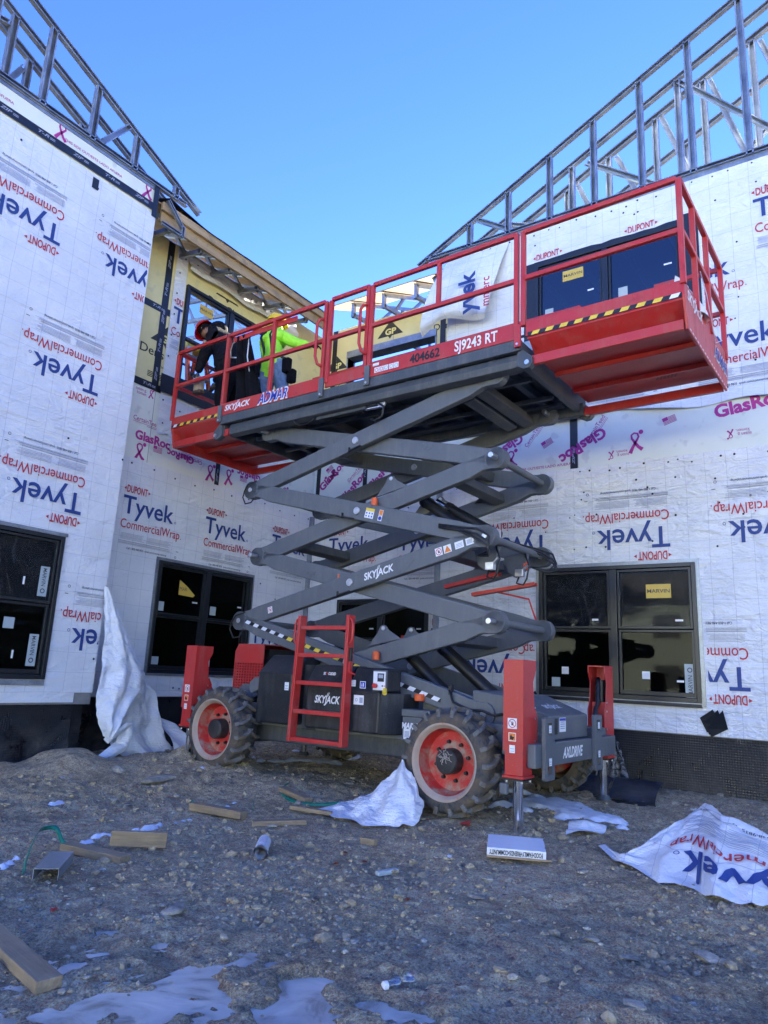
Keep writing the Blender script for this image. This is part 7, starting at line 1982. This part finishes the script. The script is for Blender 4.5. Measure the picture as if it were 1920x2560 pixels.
# mud heaps pressed up by the wheels
def heap(x, y, r, h, label, seed, el=1.0):
    n = 26; mb = MB()
    for i in range(n+1):
        for j in range(n+1):
            a = (i/n*2-1); b = (j/n*2-1); d = math.hypot(a, b)
            X = x+a*r*el; Y = y+b*r
            k_ = max(0, 1-d*d)
            z = gbase(X, Y)-0.02+h*k_*(0.6+1.1*(0.5+nz(a*3+seed, b*3)))+0.02*nz(a*9+seed, b*9)*k_
            mb.v.append((X, Y, z))
    mb.f = [(i*(n+1)+j, (i+1)*(n+1)+j, (i+1)*(n+1)+j+1, i*(n+1)+j+1) for i in range(n) for j in range(n)]; mb.mi = [0]*len(mb.f)
    o = mb.build('mud_heap', M['ground'], smooth=True); tag(o, kind='structure')
heap(-5.55, 5.45, 0.42, 0.09, '', 1.3); heap(-6.05, 5.3, 0.3, 0.09, '', 4.1); heap(-2.85, 5.35, 0.4, 0.04, '', 7.7); heap(-5.1, 6.4, 0.45, 0.06, '', 9.2); heap(-4.1, 6.6, 0.55, 0.07, '', 12.5)
heap(-6.6, 4.2, 0.75, 0.14, '', 18.8); heap(-6.9, 3.3, 0.6, 0.12, '', 21.8); heap(-2.3, 7.45, 0.5, 0.07, '', 25.8)

# ------------------------------------------------------------------ people on the platform

SLM = Matrix.Translation((-4.1, 6.2, 0)) @ Matrix.Rotation(R(-2.0), 4, 'Z')
def person(label, joints, edges, zones, mats, root_j):
    P = bpy.data.objects.new('person', None); COL.objects.link(P); P.empty_display_size = 0.1
    base = SLM @ Vector((joints[root_j][0], joints[root_j][1], ZD)); P.location = base; P.rotation_euler = (0, 0, R(-2))
    tag(P, label, 'person')
    names = list(joints); idx = {n_: i for i, n_ in enumerate(names)}
    inv = Vector((joints[root_j][0], joints[root_j][1], ZD))
    co = [Vector(joints[n_][:3])-inv for n_ in names]
    bm = bmesh.new(); lay = bm.verts.layers.skin.verify(); vs = [bm.verts.new(c_) for c_ in co]
    for n_, v in zip(names, vs):
        r_ = joints[n_][3]; v[lay].radius = (r_, r_ if len(joints[n_]) < 5 else joints[n_][4])
        v[lay].use_root = (n_ == root_j)
    for a, b_ in edges: bm.edges.new((vs[idx[a]], vs[idx[b_]]))
    me = bpy.data.meshes.new('body'); bm.to_mesh(me); bm.free()
    o = bpy.data.objects.new('body', me); COL.objects.link(o)
    sk = o.modifiers.new('skin', 'SKIN'); sk.use_smooth_shade = True
    sb = o.modifiers.new('sub', 'SUBSURF'); sb.levels = 2; sb.render_levels = 2
    bpy.context.view_layer.update()
    m2 = bpy.data.meshes.new_from_object(o.evaluated_get(bpy.context.evaluated_depsgraph_get()))
    bpy.data.objects.remove(o)
    # cloth folds
    for v in m2.vertices:
        c_ = v.co; a = nz(c_.x*14+c_.z*9, c_.z*16+c_.y*11)+0.5*nz(c_.x*30+5, c_.z*34+c_.y*20)
        v.co += v.normal*a*0.014
    for m_ in mats: m2.materials.append(m_)
    segs = [(co[idx[a]], co[idx[b_]], (joints[a][3]+joints[b_][3])/2, zones.get((a, b_), zones.get(b_, 0))) for a, b_ in edges]
    for p in m2.polygons:
        c_ = p.center; best = 1e9; z_ = 0
        for a, b_, r_, zn in segs:
            d = b_-a; t = max(0, min(1, (c_-a).dot(d)/max(1e-6, d.length_squared))); dist = (c_-(a+d*t)).length-r_
            if dist < best: best = dist; z_ = zn
        p.material_index = z_
        p.use_smooth = True
    link(m2, 'body', P)
    return P, inv
def face_bits(P, inv, c, fwd, up, r, helmet, beanie=None):
    """skull details around head centre c"""
    c = Vector(c)-inv; f = Vector(fwd).normalized(); u = Vector(up); u = (u-f*u.dot(f)).normalized(); s_ = f.cross(u)
    mb = MB()
    mb.ring(c+f*r*0.02, u, [(r*0.55, -r*1.05), (r*0.85, -r*0.7), (r*0.98, -r*0.1), (r*1.0, r*0.4), (r*0.8, r*0.9), (0.0, r*1.1)], 20)
    # narrow sideways
    vv = []
    for p in mb.v:
        d = Vector(p)-c; a = d.dot(s_); vv.append(tuple(c+d-s_*a*0.16))
    mb.v = vv
    mb.build('head', M['skin'], P, smooth=True)
    mb = MB(); mb.prism([(0, 0), (0.02, -0.028), (0.0, -0.034)], -0.009, 0.009); vs = [c+f*(r*0.93+x)+u*(z-0.0)+s_*y for x, y, z in mb.v]; mb.v = [tuple(v) for v in vs]; mb.build('nose', M['skin'], P, smooth=True)
    for k_ in (-1, 1):
        mb = MB(); e = c+s_*k_*r*0.86-u*r*0.1; mb.cyl(e-f*0.006, e+f*0.01, 0.02, 0.016, 10); mb.build('ear', M['skin'], P, smooth=True)
        mb = MB(); e = c+f*r*0.93+s_*k_*r*0.33+u*r*0.05; mb.cyl(e, e+f*0.006, 0.008, n=8); mb.build('eye', M['decalblack'], P)
    mb = MB(); mb.beam(c+f*r*0.93-u*r*0.52-s_*0.018, c+f*r*0.93-u*r*0.52+s_*0.018, 0.006, 0.006); mb.build('mouth', M['decalred'], P)
    hh = c+u*r*0.30-f*r*0.02
    mb = MB(); R_ = r*1.42
    mb.ring(hh, u, [(R_*1.04, -0.012), (R_*1.02, 0.01), (R_*0.97, R_*0.35), (R_*0.80, R_*0.68), (R_*0.45, R_*0.90), (0.0, R_*0.97)], 28)
    mb.build('hard_hat', helmet, P, smooth=True)
    mb = MB(); pl = []
    for i in range(13):
        a = -1.1+2.2*i/12; pl.append((math.cos(a), math.sin(a)))
    vs = []
    for ca, sa in pl: vs += [hh+(f*ca+s_*sa)*R_*1.0, hh+(f*ca*1.32+s_*sa*1.12)*R_-u*0.012]
    mb.add(vs, [(2*i, 2*i+1, 2*i+3, 2*i+2) for i in range(12)]); ob = mb.build('hat_brim', helmet, P, smooth=True); sd_ = ob.modifiers.new('s', 'SOLIDIFY'); sd_.thickness = 0.004
    if beanie:
        mb = MB(); mb.ring(c, u, [(r*1.0, -r*0.45), (r*1.05, -r*0.1), (r*1.04, r*0.3)], 20); mb.build('hood_liner', beanie, P, smooth=True)
def hand(P, inv, wrist, direction, palm_n, mat, curl=0.6, s_=0.9, side=1):
    w = Vector(wrist)-inv; d = Vector(direction).normalized(); n_ = Vector(palm_n); n_ = (n_-d*n_.dot(d)).normalized(); x = d.cross(n_)*side
    mb = MB(); mb.tube([w-d*0.01, w+d*0.03*s_, w+d*0.075*s_], [0.026*s_, 0.036*s_, 0.034*s_], 8)
    for i, L in enumerate((0.068, 0.078, 0.072, 0.056)):
        b0 = w+d*0.07*s_+x*(i-1.5)*0.019*s_; p1 = b0+(d*math.cos(curl*0.5)+n_*math.sin(curl*0.5))*L*0.45*s_; p2 = p1+(d*math.cos(curl*1.3)+n_*math.sin(curl*1.3))*L*0.33*s_; p3 = p2+(d*math.cos(curl*2.1)+n_*math.sin(curl*2.1))*L*0.25*s_
        mb.tube([b0, p1, p2, p3], [0.010*s_, 0.0095*s_, 0.009*s_, 0.007*s_], 7)
    t0 = w+d*0.02*s_-x*0.030*s_; mb.tube([t0, t0+(d*0.5-x*0.7+n_*0.3)*0.035*s_, t0+(d*0.9-x*0.6+n_*0.6)*0.06*s_], [0.012*s_, 0.0105*s_, 0.008*s_], 7)
    mb.build('hand', mat, P, smooth=True)
# worker in lime hoodie, back to us, leaning right against the platform's far side
J = dict(
 pelvis=(-1.94, -0.17, 4.90, .19, .125), waist=(-1.95, -0.18, 5.03, .20, .12), chest=(-1.99, -0.17, 5.22, .205, .135), upper=(-2.01, -0.15, 5.34, .17, .12), neck=(-2.02, -0.13, 5.43, .07), headb=(-2.03, -0.11, 5.50, .065),
 shL=(-2.19, -0.14, 5.32, .085), elL=(-2.26, 0.0, 5.13, .07), wrL=(-2.17, 0.17, 5.07, .042),
 shR=(-1.84, -0.12, 5.31, .085), elR=(-1.66, -0.05, 5.20, .072), wrR=(-1.50, 0.05, 5.18, .042),
 hipL=(-2.05, -0.17, 4.82, .115), knL=(-2.06, -0.16, 4.50, .085), anL=(-2.07, -0.14, 4.17, .065), toL=(-2.08, -0.02, 4.115, .045),
 hipR=(-1.83, -0.17, 4.82, .115), knR=(-1.76, -0.14, 4.50, .085), anR=(-1.72, -0.12, 4.17, .065), toR=(-1.70, -0.0, 4.115, .045))
E_ = [('pelvis','waist'),('waist','chest'),('chest','upper'),('upper','neck'),('neck','headb'),('upper','shL'),('shL','elL'),('elL','wrL'),('upper','shR'),('shR','elR'),('elR','wrR'),('pelvis','hipL'),('hipL','knL'),('knL','anL'),('anL','toL'),('pelvis','hipR'),('hipR','knR'),('knR','anR'),('anR','toR')]
Z = {'hipL':1,'knL':1,'anL':1,'hipR':1,'knR':1,'anR':1,'toL':2,'toR':2,'pelvis':1}
P, inv = person('person in lime green hooded top, yellow hard hat and jeans with back turned', J, E_, Z, [M['lime'], M['denim'], M['cloth_black']], 'pelvis')
face_bits(P, inv, (-2.035, -0.10, 5.555), (0.25, 1, -0.15), (0, 0, 1), 0.088, M['hatyellow'])
mb = MB(); mb.ring(Vector((-2.025, -0.13, 5.45))-inv, (0, 0.15, 1), [(0.02, -0.07), (0.09, -0.05), (0.105, 0.0), (0.10, 0.05), (0.085, 0.08), (0.02, 0.09)], 18); mb.build('hood', M['lime'], P, smooth=True)
hand(P, inv, (-1.50, 0.05, 5.18), (0.85, 0.5, -0.1), (0, 0.3, -1), M['cloth_black'])
hand(P, inv, (-2.17, 0.17, 5.07), (0.3, 0.9, -0.1), (0, 0.3, -1), M['cloth_black'], side=-1)
def rel(*p): return tuple(Vector(p)-inv)
for x0, x1 in ((-2.10, -2.00), (-1.92, -1.86)):
    mb = MB(); mb.tube([rel(x0, -0.24, 5.42), rel(x0+(x1-x0)*0.3, -0.315, 5.28), rel(x1, -0.315, 5.12), rel(x1+(x1-x0)*0.4, -0.315, 4.97)], 0.017, 6); mb.build('harness_strap', M['hose'], P, smooth=True)
mb = MB(); mb.ring(Vector((-1.945, -0.175, 4.955))-inv, (0, 0, 1), [(0.205, -0.035), (0.21, 0), (0.205, 0.035)], 24); mb.v = [(x, y*0.66, z) for x, y, z in mb.v]; mb.build('tool_belt', M['hose'], P, smooth=True)
for x, y, z, w_, h_ in ((-2.14, -0.24, 4.88, .13, .18), (-1.70, -0.18, 4.86, .12, .20), (-1.64, -0.14, 4.72, .11, .18)):
    mb = MB(); c_ = rel(x, y, z); mb.cbox(c_, (w_, 0.09, h_)); mb.build('tool_pouch', M['cloth_black'], P, bevel=0.025, seg=3)
mb = MB(); mb.tube([rel(-1.84, -0.32, 4.93), rel(-1.82, -0.335, 4.82)], 0.008, 8); mb.build('hammer_loop', M['zinc'], P)
mb = MB(); mb.tube([rel(-1.82, -0.335, 4.84), rel(-1.80, -0.34, 4.76), rel(-1.78, -0.34, 4.66)], [0.012, 0.016, 0.014], 8); mb.build('hammer_handle', M['lumber'], P, smooth=True)
# worker in black, bending forward over the left end rail
J = dict(
 pelvis=(-2.40, -0.45, 4.82, .20, .16), waist=(-2.48, -0.45, 5.02, .235, .165), chest=(-2.56, -0.45, 5.22, .235, .18), upper=(-2.66, -0.45, 5.40, .18, .15), neck=(-2.80, -0.45, 5.50, .09), headb=(-2.90, -0.45, 5.54, .065),
 shL=(-2.62, -0.62, 5.32, .095), elL=(-2.72, -0.68, 5.02, .08), wrL=(-2.78, -0.69, 4.80, .05),
 shR=(-2.66, -0.28, 5.34, .09), elR=(-2.82, -0.24, 5.08, .075), wrR=(-2.96, -0.27, 4.86, .045),
 hipL=(-2.38, -0.54, 4.74, .13), knL=(-2.44, -0.56, 4.46, .10), anL=(-2.38, -0.55, 4.17, .075), toL=(-2.50, -0.56, 4.115, .05),
 hipR=(-2.42, -0.34, 4.74, .13), knR=(-2.54, -0.32, 4.46, .10), anR=(-2.50, -0.30, 4.17, .075), toR=(-2.62, -0.30, 4.115, .05))
Z = {'toL':1,'toR':1,'hipL':1,'knL':1,'anL':1,'hipR':1,'knR':1,'anR':1}
P, inv = person('person in black jacket and red hard hat bending over the left end of the platform', J, E_, Z, [M['camo'], M['cloth_black']], 'pelvis')
face_bits(P, inv, (-3.01, -0.46, 5.56), (-0.70, -0.15, -0.70), (-0.72, 0.0, 0.70), 0.092, M['hatred'], M['cloth_black'])
mb = MB(); mb.ring(Vector((-2.78, -0.45, 5.52))-inv, (-0.5, 0, 0.75), [(0.02, -0.10), (0.11, -0.08), (0.135, -0.02), (0.125, 0.03), (0.09, 0.06), (0.02, 0.07)], 18); mb.build('hood', M['camo'], P, smooth=True)
hand(P, inv, (-2.78, -0.69, 4.79), (-0.15, 0, -1), (-1, 0, 0), M['greyglove'])
hand(P, inv, (-2.96, -0.27, 4.85), (-0.4, 0, -0.9), (-0.9, 0, 0.3), M['greyglove'], side=-1)
mb = MB(); mb.cyl(rel(-2.66, -0.725, 5.19), rel(-2.66, -0.737, 5.19), 0.032, n=18); mb.build('arm_patch', M['canvas'], P)
mb = MB(); mb.cbox(rel(-2.66, -0.74, 4.60), (0.14, 0.08, 0.20)); mb.build('canvas_pouch', M['canvas'], P, bevel=0.02, seg=3)
mb = MB(); mb.cbox(rel(-2.66, -0.74, 4.50), (0.145, 0.085, 0.05)); mb.build('pouch_base', M['leather'], P, bevel=0.015)
mb = MB(); mb.tube([rel(-2.62, -0.72, 4.68), rel(-2.54, -0.68, 4.78), rel(-2.48, -0.63, 4.86)], 0.012, 6); mb.build('pouch_strap', M['hose'], P, smooth=True)
# coat hung on the guard rail between the two workers
ct = empty('hanging_coat', tuple(SLM @ Vector((-1.85, -0.74, 4.2))), R(-2)); tag(ct, 'long black coat hung over the guard rail between the two workers', 'coat')
def fco(p, u, v):
    p = p.copy(); p.y += 0.045*math.sin(u*15+v*2)*(1-v*0.6)+0.02*nz(u*8, v*9); return p
off = Vector((-1.85, -0.74, 4.2))
Fp = [Vector(p)-off for p in ((-2.02, -0.70, 4.20), (-1.90, -0.72, 4.19), (-1.78, -0.72, 4.19), (-1.66, -0.70, 4.20), (-1.56, -0.68, 4.24))]
Bp = [Vector(p)-off for p in ((-1.95, -0.78, 5.04), (-1.90, -0.78, 5.045), (-1.84, -0.78, 5.045), (-1.78, -0.78, 5.04), (-1.74, -0.77, 5.03))]
mb, _s = loft(Fp, Bp, 36, 30, fco); mb.build('coat_body', M['cloth_black'], ct, smooth=True).modifiers.new('s', 'SOLIDIFY').thickness = 0.02
mb = MB(); mb.tube([Vector((-1.94, -0.80, 5.0))-off, Vector((-2.02, -0.80, 4.98))-off, Vector((-2.05, -0.80, 4.90))-off, Vector((-2.03, -0.80, 4.80))-off], 0.006, 6)
mb.tube([Vector((-2.03, -0.80, 4.80))-off, Vector((-1.92, -0.80, 4.77))-off], 0.010, 6); mb.build('reflective_trim', M['zinc'], ct, smooth=True)
mb = MB(); mb.tube([Vector((-1.745, -0.79, 4.98))-off, Vector((-1.75, -0.79, 4.75))-off, Vector((-1.70, -0.78, 4.55))-off], 0.007, 6); mb.build('reflective_trim', M['white'], ct, smooth=True)
# crimped roll of membrane on deck, plastic bag over end rail
mb, _s = loft([(0.75, -0.45, 4.10), (1.2, -0.42, 4.10), (1.7, -0.4, 4.11)], [(0.72, -0.2, 4.20), (1.2, -0.2, 4.33), (1.74, -0.2, 4.36)], 20, 8)
mr = mb.build('dimpled_mat_roll', M['sticksq'], smooth=True); mr.matrix_world = SLM; tag(mr, 'pale grey patterned mat lying on the platform behind the model lettering', 'mat')
mb, _s = loft([(3.12, -0.60, 4.12), (3.2, -0.3, 4.15), (3.16, 0.0, 4.10)], [(3.05, -0.55, 4.40), (3.12, -0.3, 4.30), (3.1, -0.05, 4.28)], 14, 10, lambda p, u, v: p+Vector((0.03*math.sin(u*12+v*6), 0, 0.02*nz(u*9, v*7))))
pb = mb.build('plastic_bag', M['tyvekP'], smooth=True); pb.matrix_world = SLM; tag(pb, 'crumpled white plastic bag at the right end of the platform', 'bag')
